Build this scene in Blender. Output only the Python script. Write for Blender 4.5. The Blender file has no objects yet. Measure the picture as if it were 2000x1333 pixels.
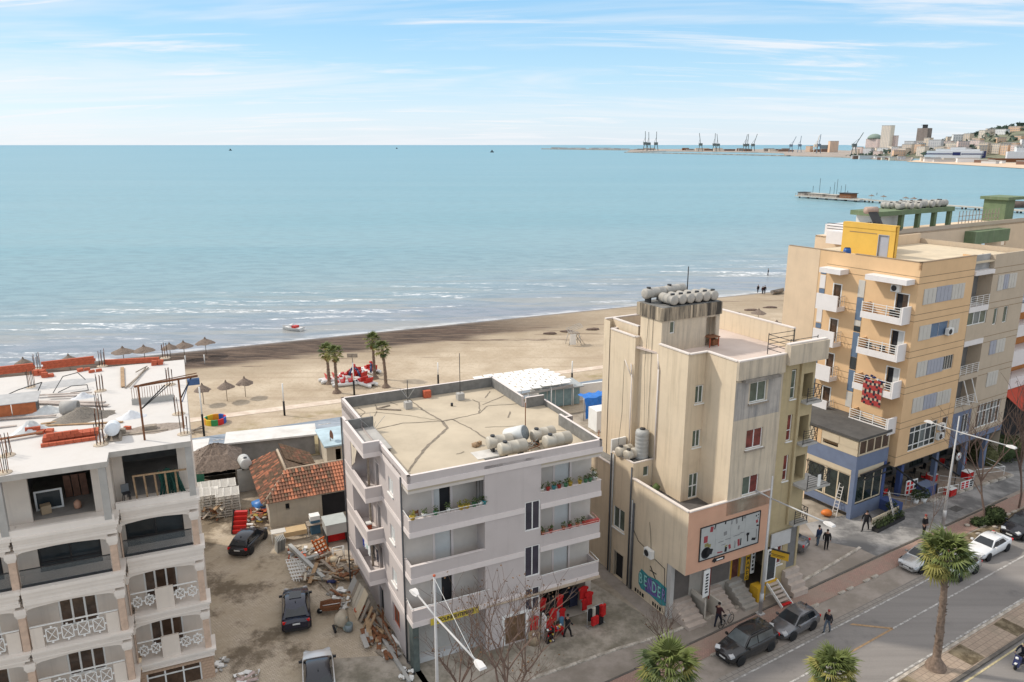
import bpy, bmesh, math, random
from mathutils import Vector, Matrix
D = bpy.data; SC = bpy.context.scene; COL = SC.collection
R = math.radians; PI = math.pi; rnd = random.Random(11)
sin, cos = math.sin, math.cos

# ---- camera: a balcony about ten storeys up, looking out to sea
cd = D.cameras.new('camera'); cam = D.objects.new('camera', cd); COL.objects.link(cam)
cd.sensor_width = 36; cd.lens = 27.0; cd.clip_start = .3; cd.clip_end = 120000
cam.location = (0, 0, 33); cam.rotation_euler = (R(90)-math.atan((666.5-283)/1500), 0, 0)
SC.camera = cam

# ---- daylight: sky, thin cloud, one sun from the left, seaward
SUN_EL, SUN_X, SUN_Y = 42, -.96, .28
w = D.worlds.new('World'); SC.world = w; w.use_nodes = True
nt = w.node_tree; nt.nodes.clear(); N = nt.nodes.new; LK = nt.links.new
sky = N('ShaderNodeTexSky'); sky.sky_type = 'NISHITA'; sky.sun_disc = False
sky.sun_elevation = R(SUN_EL); sky.sun_rotation = math.atan2(SUN_X, SUN_Y)
sky.altitude = 0; sky.air_density = .85; sky.dust_density = .55; sky.ozone_density = 1.6
bg = N('ShaderNodeBackground'); wo = N('ShaderNodeOutputWorld')
tc = N('ShaderNodeTexCoord'); sep = N('ShaderNodeSeparateXYZ'); LK(tc.outputs['Generated'], sep.inputs[0])
def M2(op, a, b, c=None):
    n = N('ShaderNodeMath'); n.operation = op
    for i, v in enumerate((a, b, c)):
        if v is None: continue
        if isinstance(v, (int, float)): n.inputs[i].default_value = v
        else: LK(v, n.inputs[i])
    return n.outputs[0]
# clouds lie on a flat layer: project the direction on it so they foreshorten towards the horizon
zc = M2('MAXIMUM', sep.outputs[2], .0); zc = M2('ADD', zc, .10)
cx = M2('DIVIDE', sep.outputs[0], zc); cy = M2('DIVIDE', sep.outputs[1], zc)
comb = N('ShaderNodeCombineXYZ'); LK(cx, comb.inputs[0]); LK(cy, comb.inputs[1])
def cloud(scale, rot, sx, sy, off, lo, hi, det=7, rough=.62, dist=.6):
    mp = N('ShaderNodeMapping'); mp.inputs['Rotation'].default_value = (0, 0, R(rot)); mp.inputs['Scale'].default_value = (sx, sy, 1)
    mp.inputs['Location'].default_value = off; LK(comb.outputs[0], mp.inputs[0])
    nz = N('ShaderNodeTexNoise'); nz.inputs['Scale'].default_value = scale; nz.inputs['Detail'].default_value = det
    nz.inputs['Roughness'].default_value = rough; nz.inputs['Distortion'].default_value = dist; LK(mp.outputs[0], nz.inputs['Vector'])
    mr = N('ShaderNodeMapRange'); mr.inputs[1].default_value = lo; mr.inputs[2].default_value = hi; mr.clamp = True
    mr.interpolation_type = 'SMOOTHSTEP'; LK(nz.outputs[0], mr.inputs[0]); return mr.outputs[0]
c1 = cloud(1.0, 8, .55, 2.3, (3.1, 4.0, 0), .49, .72)
c2 = cloud(.45, -5, .6, 1.6, (1.7, 9.3, 0), .46, .70, 5)
cov = M2('MAXIMUM', M2('MULTIPLY', c1, .85), M2('MULTIPLY', c2, .62))
# thin high veil: pale at the horizon, blue above it, milky overhead
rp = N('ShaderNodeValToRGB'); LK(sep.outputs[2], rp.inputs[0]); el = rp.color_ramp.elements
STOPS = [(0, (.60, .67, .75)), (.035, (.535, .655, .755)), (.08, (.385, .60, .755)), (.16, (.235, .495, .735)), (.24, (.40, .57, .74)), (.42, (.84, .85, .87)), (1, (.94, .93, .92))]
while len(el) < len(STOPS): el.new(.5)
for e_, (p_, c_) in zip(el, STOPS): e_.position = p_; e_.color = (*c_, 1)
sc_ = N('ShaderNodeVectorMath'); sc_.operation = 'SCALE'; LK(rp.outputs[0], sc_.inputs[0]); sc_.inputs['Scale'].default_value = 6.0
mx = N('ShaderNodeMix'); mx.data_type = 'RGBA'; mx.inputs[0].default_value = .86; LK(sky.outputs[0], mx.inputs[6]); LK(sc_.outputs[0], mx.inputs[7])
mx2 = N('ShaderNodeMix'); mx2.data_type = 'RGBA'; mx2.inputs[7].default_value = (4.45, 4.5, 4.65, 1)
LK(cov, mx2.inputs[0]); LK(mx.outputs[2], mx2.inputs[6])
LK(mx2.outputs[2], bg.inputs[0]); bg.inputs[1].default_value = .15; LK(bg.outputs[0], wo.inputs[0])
sd = D.lights.new('sun', 'SUN'); sd.energy = 2.1; sd.angle = R(3); sd.color = (1, .93, .82)
sun = D.objects.new('sun', sd); COL.objects.link(sun)
sv = Vector((SUN_X, SUN_Y, 0)).normalized()*cos(R(SUN_EL)) + Vector((0, 0, sin(R(SUN_EL))))
sun.rotation_euler = sv.to_track_quat('Z', 'Y').to_euler(); sun.location = (0, 0, 80)
SC.view_settings.view_transform = 'Standard'; SC.view_settings.look = 'None'
SC.view_settings.exposure = .50; SC.view_settings.gamma = 1; SC.view_settings.use_curve_mapping = False
SC.render.engine = 'CYCLES'; SC.cycles.max_bounces = 6; SC.cycles.transparent_max_bounces = 8

# ---- materials
MATS = {}
def mat(name, col, rough=.8, var=.12, sc=1.5, bump=.0, bsc=30, metal=0, spec=.35, streak=0, stain=(.12, .1, .08), alpha=1, emit=0, dirt=0, dsc=.35, coat=0, slo=.53):
    """noise-varied paint/plaster/metal; streak = vertical run-off stains, dirt = blotches"""
    if name in MATS: return MATS[name]
    m = D.materials.new(name); m.use_nodes = True; t = m.node_tree; b = t.nodes['Principled BSDF']
    n = t.nodes.new; l = t.links.new
    b.inputs['Roughness'].default_value = rough; b.inputs['Metallic'].default_value = metal
    b.inputs['Specular IOR Level'].default_value = spec; b.inputs['Coat Weight'].default_value = coat
    b.inputs['Base Color'].default_value = (*col, 1); m.diffuse_color = (*col, 1)
    if alpha < 1: b.inputs['Alpha'].default_value = alpha
    g = n('ShaderNodeTexCoord').outputs['Object']
    out = None
    def noise(scale, det=6, mapping=None, rough_=.6):
        v = g
        if mapping:
            mp = n('ShaderNodeMapping'); mp.inputs['Scale'].default_value = mapping; l(g, mp.inputs[0]); v = mp.outputs[0]
        z = n('ShaderNodeTexNoise'); z.inputs['Scale'].default_value = scale; z.inputs['Detail'].default_value = det
        z.inputs['Roughness'].default_value = rough_; l(v, z.inputs['Vector']); return z.outputs[0]
    def mr(v, lo, hi, a, c):
        q = n('ShaderNodeMapRange'); q.inputs[1].default_value = lo; q.inputs[2].default_value = hi
        q.inputs[3].default_value = a; q.inputs[4].default_value = c; l(v, q.inputs[0]); return q.outputs[0]
    def mix(f, a, c):
        q = n('ShaderNodeMix'); q.data_type = 'RGBA'
        l(f, q.inputs[0])
        for i, x in ((6, a), (7, c)):
            if isinstance(x, tuple): q.inputs[i].default_value = (*x[:3], 1)
            else: l(x, q.inputs[i])
        return q.outputs[2]
    if var:
        lo = tuple(c*(1-var) for c in col); hi = tuple(min(1, c*(1+var)) for c in col)
        out = mix(mr(noise(sc), .3, .7, 0, 1), lo, hi)
    if dirt:
        out = mix(mr(noise(dsc, 9, None, .68), .5, .72, 0, dirt), out or col, stain)
    if streak:
        out = mix(mr(noise(1.0, 7, (2.6, 2.6, .16), .7), slo, slo+.22, 0, streak), out or col, stain)
    if out: l(out, b.inputs['Base Color'])
    if bump:
        bp = n('ShaderNodeBump'); bp.inputs['Strength'].default_value = bump; bp.inputs['Distance'].default_value = .02
        l(noise(bsc, 4), bp.inputs['Height']); l(bp.outputs[0], b.inputs['Normal'])
    if emit:
        b.inputs['Emission Color'].default_value = (*col, 1); b.inputs['Emission Strength'].default_value = emit
    MATS[name] = m; return m

# ---- mesh builder
class MB:
    def __init__(s): s.v = []; s.f = []; s.m = []; s.s = []
    def add(s, vs, fs, m=0, sm=False):
        o = len(s.v); s.v += [tuple(v) for v in vs]
        for f in fs: s.f.append([i+o for i in f]); s.m.append(m); s.s.append(sm)
        return s
    def box(s, x0, x1, y0, y1, z0, z1, m=0):
        v = [(x, y, z) for z in (z0, z1) for y in (y0, y1) for x in (x0, x1)]
        return s.add(v, [(0, 2, 3, 1), (4, 5, 7, 6), (0, 1, 5, 4), (2, 6, 7, 3), (0, 4, 6, 2), (1, 3, 7, 5)], m)
    def obox(s, c, sz, rz=0, rx=0, ry=0, m=0):
        e = Matrix.Translation(c) @ Matrix.Rotation(rz, 4, 'Z') @ Matrix.Rotation(ry, 4, 'Y') @ Matrix.Rotation(rx, 4, 'X')
        a, b, d = sz[0]/2, sz[1]/2, sz[2]/2
        v = [e @ Vector((x, y, z)) for z in (-d, d) for y in (-b, b) for x in (-a, a)]
        return s.add(v, [(0, 2, 3, 1), (4, 5, 7, 6), (0, 1, 5, 4), (2, 6, 7, 3), (0, 4, 6, 2), (1, 3, 7, 5)], m)
    def frame(s, p, q):
        d = (Vector(q)-Vector(p)); L = d.length; d.normalize()
        u = d.cross(Vector((0, 0, 1)))
        if u.length < 1e-3: u = Vector((1, 0, 0))
        u.normalize(); return d, u, u.cross(d), L
    def bar(s, p, q, w, h=None, m=0):
        h = h or w; d, u, n, L = s.frame(p, q); p = Vector(p); q = Vector(q)
        v = [c + u*a*w/2 + n*b*h/2 for c in (p, q) for a, b in ((-1, -1), (1, -1), (1, 1), (-1, 1))]
        return s.add(v, [(0, 1, 2, 3), (7, 6, 5, 4), (0, 4, 5, 1), (1, 5, 6, 2), (2, 6, 7, 3), (3, 7, 4, 0)], m)
    def tube(s, p, q, r, n=8, r2=None, m=0, cap=True):
        r2 = r if r2 is None else r2; d, u, w, L = s.frame(p, q); v = []
        for c, rr in ((Vector(p), r), (Vector(q), r2)):
            v += [c + (u*cos(2*PI*i/n) + w*sin(2*PI*i/n))*rr for i in range(n)]
        f = [(i, (i+1) % n, n+(i+1) % n, n+i) for i in range(n)]
        s.add(v, f, m, n > 5)
        if cap: o = len(s.v)-2*n; s.f += [[o+i for i in range(n)][::-1], [o+n+i for i in range(n)]]; s.m += [m, m]; s.s += [False, False]
        return s
    def path(s, pts, r, n=6, m=0, r2=None):
        r2 = r if r2 is None else r2; k = len(pts)-1
        for i in range(k): s.tube(pts[i], pts[i+1], r+(r2-r)*i/k, n, r+(r2-r)*(i+1)/k, m, cap=(i in (0, k-1)))
        return s
    def lathe(s, prof, c=(0, 0, 0), n=12, m=0, sm=True, ax=None):
        v = []; E = Matrix.Translation(c) @ (ax if ax else Matrix.Identity(4))
        for r, z in prof: v += [E @ Vector((r*cos(2*PI*i/n), r*sin(2*PI*i/n), z)) for i in range(n)]
        f = []
        for j in range(len(prof)-1):
            f += [(j*n+i, j*n+(i+1) % n, (j+1)*n+(i+1) % n, (j+1)*n+i) for i in range(n)]
        s.add(v, f, m, sm)
        for j, rev in ((0, True), (len(prof)-1, False)):
            if prof[j][0] > .001:
                o = len(s.v)-len(v)+j*n; ff = [o+i for i in range(n)]
                s.f.append(ff[::-1] if rev else ff); s.m.append(m); s.s.append(False)
        return s
    def quad(s, *p, m=0, sm=False): return s.add(p, [tuple(range(len(p)))], m, sm)
    def prism(s, poly, z0, z1, m=0, top=None):
        n = len(poly); v = [(x, y, z0) for x, y in poly] + [(x, y, z1) for x, y in poly]
        s.add(v, [(i, (i+1) % n, n+(i+1) % n, n+i) for i in range(n)], m)
        s.add([(x, y, z1) for x, y in poly], [tuple(range(n))], m if top is None else top)
        return s.add([(x, y, z0) for x, y in poly], [tuple(range(n))[::-1]], m)
    def blob(s, c, r, n=2, jit=.15, m=0, sm=True, rg=rnd):
        bm = bmesh.new(); bmesh.ops.create_icosphere(bm, subdivisions=n, radius=1)
        rr = (r, r, r) if isinstance(r, (int, float)) else r
        for i, v in enumerate(bm.verts): v.index = i
        vs = [(c[0]+v.co.x*rr[0]*(k := 1+rg.uniform(-jit, jit)), c[1]+v.co.y*rr[1]*k, c[2]+v.co.z*rr[2]*k) for v in bm.verts]
        s.add(vs, [[v.index for v in f.verts] for f in bm.faces], m, sm); bm.free(); return s
    def mesh(s, name, mats):
        me = D.meshes.new(name); me.from_pydata(s.v, [], s.f)
        for mm in (mats if isinstance(mats, (list, tuple)) else [mats]): me.materials.append(mm)
        me.polygons.foreach_set('material_index', s.m); me.polygons.foreach_set('use_smooth', s.s)
        me.update(); return me
def link(name, me, parent=None, loc=None, rot=None):
    o = D.objects.new(name, me); COL.objects.link(o)
    if parent: o.parent = parent
    if loc: o.location = loc
    if rot is not None: o.rotation_euler = rot if isinstance(rot, (tuple, list)) else (0, 0, rot)
    return o
def part(name, mb, mats, parent, label=None, loc=None, rot=None, stuff=False):
    o = link(name, mb.mesh(name, mats) if isinstance(mb, MB) else mb, parent, loc, rot)
    if label: o['label'] = label
    if stuff: o['kind'] = 'stuff'
    return o
def tag(o, label, cat, group=None):
    o['label'] = label; o['category'] = cat
    if group: o['group'] = group
    return o
def thing(name, label, cat, loc=(0, 0, 0), rz=0, group=None):
    o = D.objects.new(name, None); COL.objects.link(o); o.location = loc if len(loc) == 3 else (*loc, 0)
    o.rotation_euler = (0, 0, rz); o.empty_display_size = .3; return tag(o, label, cat, group)
def solo(name, mb, mats, label, cat, loc=(0, 0, 0), rz=0, group=None):
    o = link(name, mb.mesh(name, mats), None, loc if len(loc) == 3 else (*loc, 0), rz); return tag(o, label, cat, group)
def struct(name, mb, mats, parent=None, kind='structure'):
    o = link(name, mb.mesh(name, mats) if isinstance(mb, MB) else mb, parent); o['kind'] = kind; return o
def dup(root, loc, rz, label=None, group=None, scale=None):
    r = root.copy(); COL.objects.link(r); r.location = loc if len(loc) == 3 else (*loc, 0); r.rotation_euler = (root.rotation_euler.x, root.rotation_euler.y, rz)
    if label: r['label'] = label
    if group: r['group'] = group
    if scale: r.scale = (scale,)*3
    for ch in list(root.children):
        c = ch.copy(); COL.objects.link(c); c.parent = r
        for g in list(ch.children):
            d = g.copy(); COL.objects.link(d); d.parent = c
    return r
# wall planes: F = facing -y, B = +y, S = facing -x, E = facing +x ; point(along, height, outward)
def PF(k, c):
    return {'F': lambda s, z, d=0: (s, c-d, z), 'B': lambda s, z, d=0: (s, c+d, z),
            'S': lambda s, z, d=0: (c-d, s, z), 'E': lambda s, z, d=0: (c+d, s, z)}[k]
def pbox(mb, pf, s0, s1, z0, z1, d0, d1, m=0):
    a = pf(s0, z0, d0); b = pf(s1, z1, d1)
    return mb.box(min(a[0], b[0]), max(a[0], b[0]), min(a[1], b[1]), max(a[1], b[1]), min(a[2], b[2]), max(a[2], b[2]), m)
def wall(mb, pf, s0, s1, z0, z1, holes=(), depth=.2, m=0):
    ss = sorted({s0, s1, *[h[0] for h in holes], *[h[1] for h in holes]}); zz = sorted({z0, z1, *[h[2] for h in holes], *[h[3] for h in holes]})
    ss = [x for x in ss if s0 <= x <= s1]; zz = [x for x in zz if z0 <= x <= z1]
    for a, b in zip(ss, ss[1:]):
        for c, d in zip(zz, zz[1:]):
            x, y = (a+b)/2, (c+d)/2
            if any(h[0] < x < h[1] and h[2] < y < h[3] for h in holes): continue
            mb.quad(pf(a, c), pf(b, c), pf(b, d), pf(a, d), m=m)
    for h in holes:
        a, b, c, d = h[:4]
        for p, q in (((a, c), (b, c)), ((b, c), (b, d)), ((b, d), (a, d)), ((a, d), (a, c))):
            mb.quad(pf(*p), pf(*q), pf(*q, -depth), pf(*p, -depth), m=m)
    return mb
def window(parent, pf, s0, s1, z0, z1, n=2, depth=.12, fm=None, gm=None, fw=.06, sill=None, rows=(), name='window', lab=None, panes=True):
    """frame (part) with its panes (sub-parts)"""
    mb = MB(); d = -depth
    for a, b, c, e in ((s0, s1, z0, z0+fw), (s0, s1, z1-fw, z1), (s0, s0+fw, z0+fw, z1-fw), (s1-fw, s1, z0+fw, z1-fw)): pbox(mb, pf, a, b, c, e, d, d+.05)
    w_ = (s1-s0)/n
    for i in range(1, n): pbox(mb, pf, s0+w_*i-fw/2, s0+w_*i+fw/2, z0+fw, z1-fw, d, d+.045)
    for z in rows: pbox(mb, pf, s0+fw, s1-fw, z-fw/2, z+fw/2, d, d+.04)
    if sill: pbox(mb, pf, s0-.08, s1+.08, z0-.08, z0-.003, -depth, .1)
    o = part(name, mb, [fm or m_white], parent, lab)
    zs = [z0+fw, *rows, z1-fw]
    for i in range(n):
        for z, zz in zip(zs, zs[1:]):
            p = MB(); pbox(p, pf, s0+w_*i+fw/2+.002, s0+w_*(i+1)-fw/2-.002, z+.003, zz-.003, d-.012, d+.006)
            part('pane', p, [(gm if not isinstance(gm, list) else gm[i % len(gm)]) or m_glass], o)
    return o
def text(parent, s, size, pf_loc, rot, material, ext=.01, name='lettering', sx=1, align='CENTER', bold=0):
    cu = D.curves.new(name, 'FONT'); cu.body = s; cu.size = size; cu.extrude = ext; cu.align_x = align; cu.align_y = 'CENTER'; cu.offset = bold; cu.resolution_u = 2
    t = D.objects.new(name, cu); COL.objects.link(t); dg = bpy.context.evaluated_depsgraph_get()
    me = D.meshes.new_from_object(t.evaluated_get(dg)); D.objects.remove(t); me.materials.clear(); me.materials.append(material)
    o = link(name, me, parent, pf_loc, rot); o.scale = (sx, 1, 1); return o
m_white = mat('white paint', (.78, .77, .74), .5, .06)
m_glass = mat('window glass', (.035, .045, .05), .08, .3, .6, spec=.6)
m_steel = mat('galvanised steel', (.42, .42, .41), .45, .12, 4, metal=.4)
m_dark = mat('dark metal', (.03, .03, .032), .5, .2)
m_rust = mat('rusty steel', (.20, .085, .04), .85, .35, 9)
m_wood = mat('raw timber', (.36, .24, .14), .85, .25, 5)
m_greyw = mat('weathered timber', (.30, .25, .20), .9, .3, 6)
m_conc = mat('bare concrete', (.40, .385, .36), .9, .14, 1.2, .2, dirt=.25, stain=(.2, .18, .16))
m_black = mat('black rubber', (.018, .018, .02), .7, .2)
m_red = mat('red plastic', (.55, .03, .025), .4, .12)
m_brick = mat('hollow clay brick', (.47, .11, .055), .85, .2, 6)

# ================= SETTING =================
class Nd:
    """small node-graph helper for the ground and water materials"""
    def __init__(s, name, col=(.5, .5, .5), rough=.85, spec=.3):
        s.m = D.materials.new(name); s.m.use_nodes = True; s.t = s.m.node_tree; s.b = s.t.nodes['Principled BSDF']
        s.b.inputs['Roughness'].default_value = rough; s.b.inputs['Specular IOR Level'].default_value = spec
        s.g = s.t.nodes.new('ShaderNodeTexCoord').outputs['Object']; s.m.diffuse_color = (*col, 1)
    def n(s, k): return s.t.nodes.new('ShaderNode'+k)
    def l(s, a, b): s.t.links.new(a, b)
    def put(s, sock, v):
        if isinstance(v, (int, float)): sock.default_value = v
        elif isinstance(v, tuple): sock.default_value = (*v[:3], 1) if sock.type == 'RGBA' else v
        else: s.l(v, sock)
    def mp(s, rz=0, sc=(1, 1, 1), loc=(0, 0, 0)):
        q = s.n('Mapping'); q.inputs['Rotation'].default_value = (0, 0, rz); q.inputs['Scale'].default_value = sc; q.inputs['Location'].default_value = loc
        s.l(s.g, q.inputs[0]); return q.outputs[0]
    def noise(s, sc, det=6, v=None, r=.6, dist=0):
        q = s.n('TexNoise'); s.l(v or s.g, q.inputs['Vector']); q.inputs['Scale'].default_value = sc; q.inputs['Detail'].default_value = det
        q.inputs['Roughness'].default_value = r; q.inputs['Distortion'].default_value = dist; return q.outputs[0]
    def mr(s, v, lo, hi, a=0, b=1, sm=True):
        q = s.n('MapRange'); s.put(q.inputs[0], v)
        for i, x in enumerate((lo, hi, a, b)): q.inputs[i+1].default_value = x
        if sm: q.interpolation_type = 'SMOOTHSTEP'
        return q.outputs[0]
    def mix(s, f, a, b):
        q = s.n('Mix'); q.data_type = 'RGBA'; s.put(q.inputs[0], f); s.put(q.inputs[6], a); s.put(q.inputs[7], b); return q.outputs[2]
    def ma(s, op, a, b=0):
        q = s.n('Math'); q.operation = op; s.put(q.inputs[0], a); s.put(q.inputs[1], b); return q.outputs[0]
    def attr(s, name): q = s.n('Attribute'); q.attribute_name = name; return q.outputs['Fac']
    def ramp(s, v, stops):
        q = s.n('ValToRGB'); s.l(v, q.inputs[0]); e = q.color_ramp.elements
        while len(e) < len(stops): e.new(.5)
        for x, (p, c) in zip(e, stops): x.position = p; x.color = (*c, 1)
        return q.outputs[0]
    def col(s, c): s.l(c, s.b.inputs['Base Color']); return s
    def bump(s, h, st=.5, d=.05):
        q = s.n('Bump'); q.inputs['Strength'].default_value = st; q.inputs['Distance'].default_value = d; s.l(h, q.inputs['Height']); s.l(q.outputs[0], s.b.inputs['Normal']); return s
    def bricks(s, v, sc, c1, c2, mo, w=.5, h=.25, ms=.02):
        q = s.n('TexBrick'); s.l(v, q.inputs[0]); q.inputs['Color1'].default_value = (*c1, 1); q.inputs['Color2'].default_value = (*c2, 1)
        q.inputs['Mortar'].default_value = (*mo, 1); q.inputs['Scale'].default_value = sc; q.inputs['Brick Width'].default_value = w; q.inputs['Row Height'].default_value = h; q.inputs['Mortar Size'].default_value = ms; return q.outputs[0]

# coast frame: a along the waterline, n towards the sea
CO = Vector((-9.8, 143.5, 0)); CA = Vector((.906, .423, 0)); CN = Vector((-.423, .906, 0)); CROT = math.atan2(.423, .906)
def coast(a, d, z=0): p = CO+CA*a+CN*d; return (p.x, p.y, z)
def floats(me, name, vals): at = me.attributes.new(name, 'FLOAT', 'POINT'); at.data.foreach_set('value', vals)
def grid(A, Dd, zf):
    mb = MB(); na = len(A); mb.v = [coast(a*(1 if isinstance(a, float) else 1), d, zf(a, d)) for d in Dd for a in A]
    for j in range(len(Dd)-1):
        for i in range(na-1): mb.f.append([j*na+i, j*na+i+1, (j+1)*na+i+1, (j+1)*na+i]); mb.m.append(0); mb.s.append(True)
    return mb
# --- sea
q = Nd('sea water', (.2, .36, .42), .28, .22); q.b.inputs['IOR'].default_value = 1.33
d = q.attr('offshore'); v = q.mp(-CROT, (.35, 1, 1)); vs = q.mp(-CROT, (.12, 1, 1))
lg = q.ma('LOGARITHM', q.ma('MAXIMUM', q.ma('ADD', d, q.ma('MULTIPLY', q.ma('SUBTRACT', q.noise(.02, 4, vs), .5), 40)), 1), 10)
base = q.ramp(q.ma('DIVIDE', lg, 5), [(0, (.27, .26, .29)), (.26, (.25, .275, .315)), (.36, (.21, .31, .34)), (.46, (.165, .325, .365)), (.60, (.14, .315, .37)), (.76, (.105, .30, .37)), (.9, (.06, .26, .36))])
tone = q.mr(q.noise(.05, 5, vs), .35, .65); base = q.mix(q.ma('MULTIPLY', tone, .3), base, q.mix(.5, base, (.3, .38, .38)))
chop = q.noise(.42, 6, v, .62); ch2 = q.mr(chop, .44, .60)
base = q.mix(q.ma('MULTIPLY', ch2, .34), base, (.085, .145, .185)); wp = q.mr(q.noise(.012, 5, vs, .6, .7), .42, .62); base = q.mix(q.ma('MULTIPLY', wp, .22), base, q.mix(.6, base, (.36, .46, .47)))
warm = q.ma('MULTIPLY', q.mr(q.noise(.16, 5, vs, .6), .47, .6), q.mr(d, 75, 10)); base = q.mix(q.ma('MULTIPLY', warm, .5), base, (.36, .33, .27))
band = q.noise(.19, 4, q.mp(-CROT, (.11, 1, 1), (0, 2.2, 0)), .55, 1.1); fine = q.noise(1.3, 7, v, .75)
foam = q.ma('MULTIPLY', q.mr(band, .562, .612), q.mr(fine, .47, .62)); foam = q.ma('MULTIPLY', foam, q.ma('MULTIPLY', q.mr(d, 1, 9), q.mr(d, 64, 34)))
edge = q.ma('MULTIPLY', q.mr(d, 3.2, .6), q.mr(q.noise(.5, 5, v, .7), .42, .58)); foam = q.ma('MAXIMUM', foam, q.ma('MULTIPLY', edge, .5))
cap = q.ma('MULTIPLY', q.mr(q.noise(.22, 6, v, .66), .70, .76), q.mr(d, 260, 40)); foam = q.ma('MAXIMUM', foam, q.ma('MULTIPLY', cap, .8))
q.col(q.mix(foam, base, (.80, .80, .80))); q.l(q.mr(foam, 0, 1, .28, .8), q.b.inputs['Roughness'])
q.bump(q.ma('ADD', chop, q.ma('MULTIPLY', q.noise(1.6, 4, v), .35)), .55, .35); m_sea = q.m
Dd = [-14, -4, 0, 2, 5, 9, 14, 20, 28, 38, 50, 70, 100, 150, 230, 400, 700, 1200, 2200, 4000, 8000, 18000, 60000]
mb = MB(); na = 21
for dd in Dd:
    for i in range(na): mb.v.append(coast((i-10)*(60+dd*.11), dd, -.25))
for j in range(len(Dd)-1):
    for i in range(na-1): mb.f.append([j*na+i, j*na+i+1, (j+1)*na+i+1, (j+1)*na+i]); mb.m.append(0); mb.s.append(True)
me = mb.mesh('sea', m_sea); floats(me, 'offshore', [dd for dd in Dd for i in range(na)]); struct('sea', me, None)
# --- beach: dry sand, weed line, wet edge
q = Nd('beach sand', (.5, .4, .28), .95, .15); d = q.attr('offshore'); al = q.attr('along')
v = q.mp(-CROT, (.16, 1, 1)); dj = q.ma('ADD', d, q.ma('MULTIPLY', q.ma('SUBTRACT', q.noise(.22, 6, v, .65), .5), 9))
sand = q.mix(q.mr(q.noise(.12, 7, None, .66), .36, .66), (.42, .335, .24), (.54, .45, .34))
sand = q.mix(q.ma('MULTIPLY', q.mr(q.noise(1.9, 8, None, .75), .48, .66), .42), sand, (.29, .22, .15))
tr = q.ma('MULTIPLY', q.mr(q.noise(.5, 4, q.mp(-CROT, (.08, 1, 1)), .6, .5), .56, .62), .35); sand = q.mix(tr, sand, (.33, .25, .18))
damp = q.mix(.55, sand, (.30, .235, .165)); c = q.mix(q.mr(dj, -21, -16), sand, damp)
weed = q.mix(q.mr(q.noise(1.1, 8, v, .75), .4, .62), (.04, .028, .025), (.14, .098, .075))
wk = q.ma('MULTIPLY', q.mr(dj, -13.5, -10), q.mr(al, 34, -6)); c = q.mix(q.ma('MULTIPLY', wk, .93), c, weed)
ln = q.ma('MULTIPLY', q.ma('MULTIPLY', q.mr(q.noise(.30, 4, q.mp(-CROT, (.05, 1, 1), (3, 0, 0)), .6, .6), .57, .60), q.mr(q.noise(1.6, 6, v, .7), .40, .55)), q.ma('MULTIPLY', q.mr(d, -24, -18), q.mr(d, 0, -4)))
c = q.mix(q.ma('MULTIPLY', ln, .75), c, (.10, .065, .05))
gr = q.ma('MULTIPLY', q.ma('MULTIPLY', q.mr(d, -38.5, -41), q.mr(q.noise(.16, 7, None, .7), .45, .62)), .8); c = q.mix(gr, c, q.mix(q.noise(2.5, 5), (.14, .12, .04), (.42, .33, .19)))
c = q.mix(q.mr(d, -1.6, .4), c, (.17, .135, .105))
q.col(c); q.l(q.mr(d, -2.2, 0, .95, .35), q.b.inputs['Roughness']); q.bump(q.noise(.9, 8, None, .7), .6, .25); m_sand = q.m
A = [-150+i*4.5 for i in range(70)]; Dd = [-54, -47, -42, -38, -34, -30, -26, -22, -18, -15, -12, -9, -6, -3, 0, 4, 10, 16]
hr = random.Random(4); hm = {}
mb = grid(A, Dd, lambda a, d: (-.25*(d+20)/20 if d > -20 else 0)+(hr.uniform(-.03, .03) if -32 < d < -4 else 0))
me = mb.mesh('beach', m_sand); floats(me, 'offshore', [d for d in Dd for a in A]); floats(me, 'along', [a for d in Dd for a in A]); struct('beach', me, None)
# --- land under everything, round the bay to the harbour
q = Nd('town ground', (.3, .25, .2), .95, .15)
q.col(q.mix(q.mr(q.noise(.3, 8, None, .68), .38, .64), (.24, .20, .155), (.42, .36, .29))); m_land = q.m
L_ = [(-900, -300), (3600, -300), (3600, 2700), (1400, 2560), (1010, 2480), (1000, 1900), (905, 1500), (830, 1290), (790, 1165), (560, 760), (330, 450), (200, 300), (130, 226), (95, 190), coast(88, -47)[:2], coast(-900, -47)[:2]]
struct('ground', MB().add([(x, y, -.03) for x, y in L_], [tuple(range(len(L_)))]), m_land)
# --- strips behind the beach
q = Nd('promenade stone', (.62, .5, .4), .85); q.col(q.mix(q.mr(q.noise(.8, 6), .35, .65), (.56, .45, .36), (.68, .58, .48))); m_prom = q.m
def strip(name, a0, a1, d0, d1, z, m, e=0, w=0, n=24):
    mb = MB(); mb.v = [coast(a0+(a1-a0)*i/n, (d0, d1)[j]+e*(i/n), z) for i in range(n+1) for j in (0, 1)]
    for i in range(n): mb.f.append([2*i, 2*i+2, 2*i+3, 2*i+1]); mb.m.append(0); mb.s.append(False)
    return struct(name, mb, m)
PR = .055; 
strip('promenade', -150, 120, -36.2+.028*60, -34.6+.028*60, .03, m_prom, -.028*270*.9)
q = Nd('blue grey cycle road', (.22, .25, .29), .85); v = q.mp(-CROT, (.3, 1, 1))
q.col(q.mix(q.mr(q.noise(.5, 7, v, .7), .42, .62), (.19, .225, .27), (.33, .365, .41))); m_cyc = q.m
strip('promenade_road', -150, 120, -46.3, -42.9, .012, m_cyc)
q = Nd('worn road paint', (.6, .6, .58), .7); q.col(q.mix(q.mr(q.noise(2.5, 8, None, .75), .42, .60), (.25, .235, .22), (.56, .54, .51))); m_paint = q.m
mb = MB()
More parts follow.
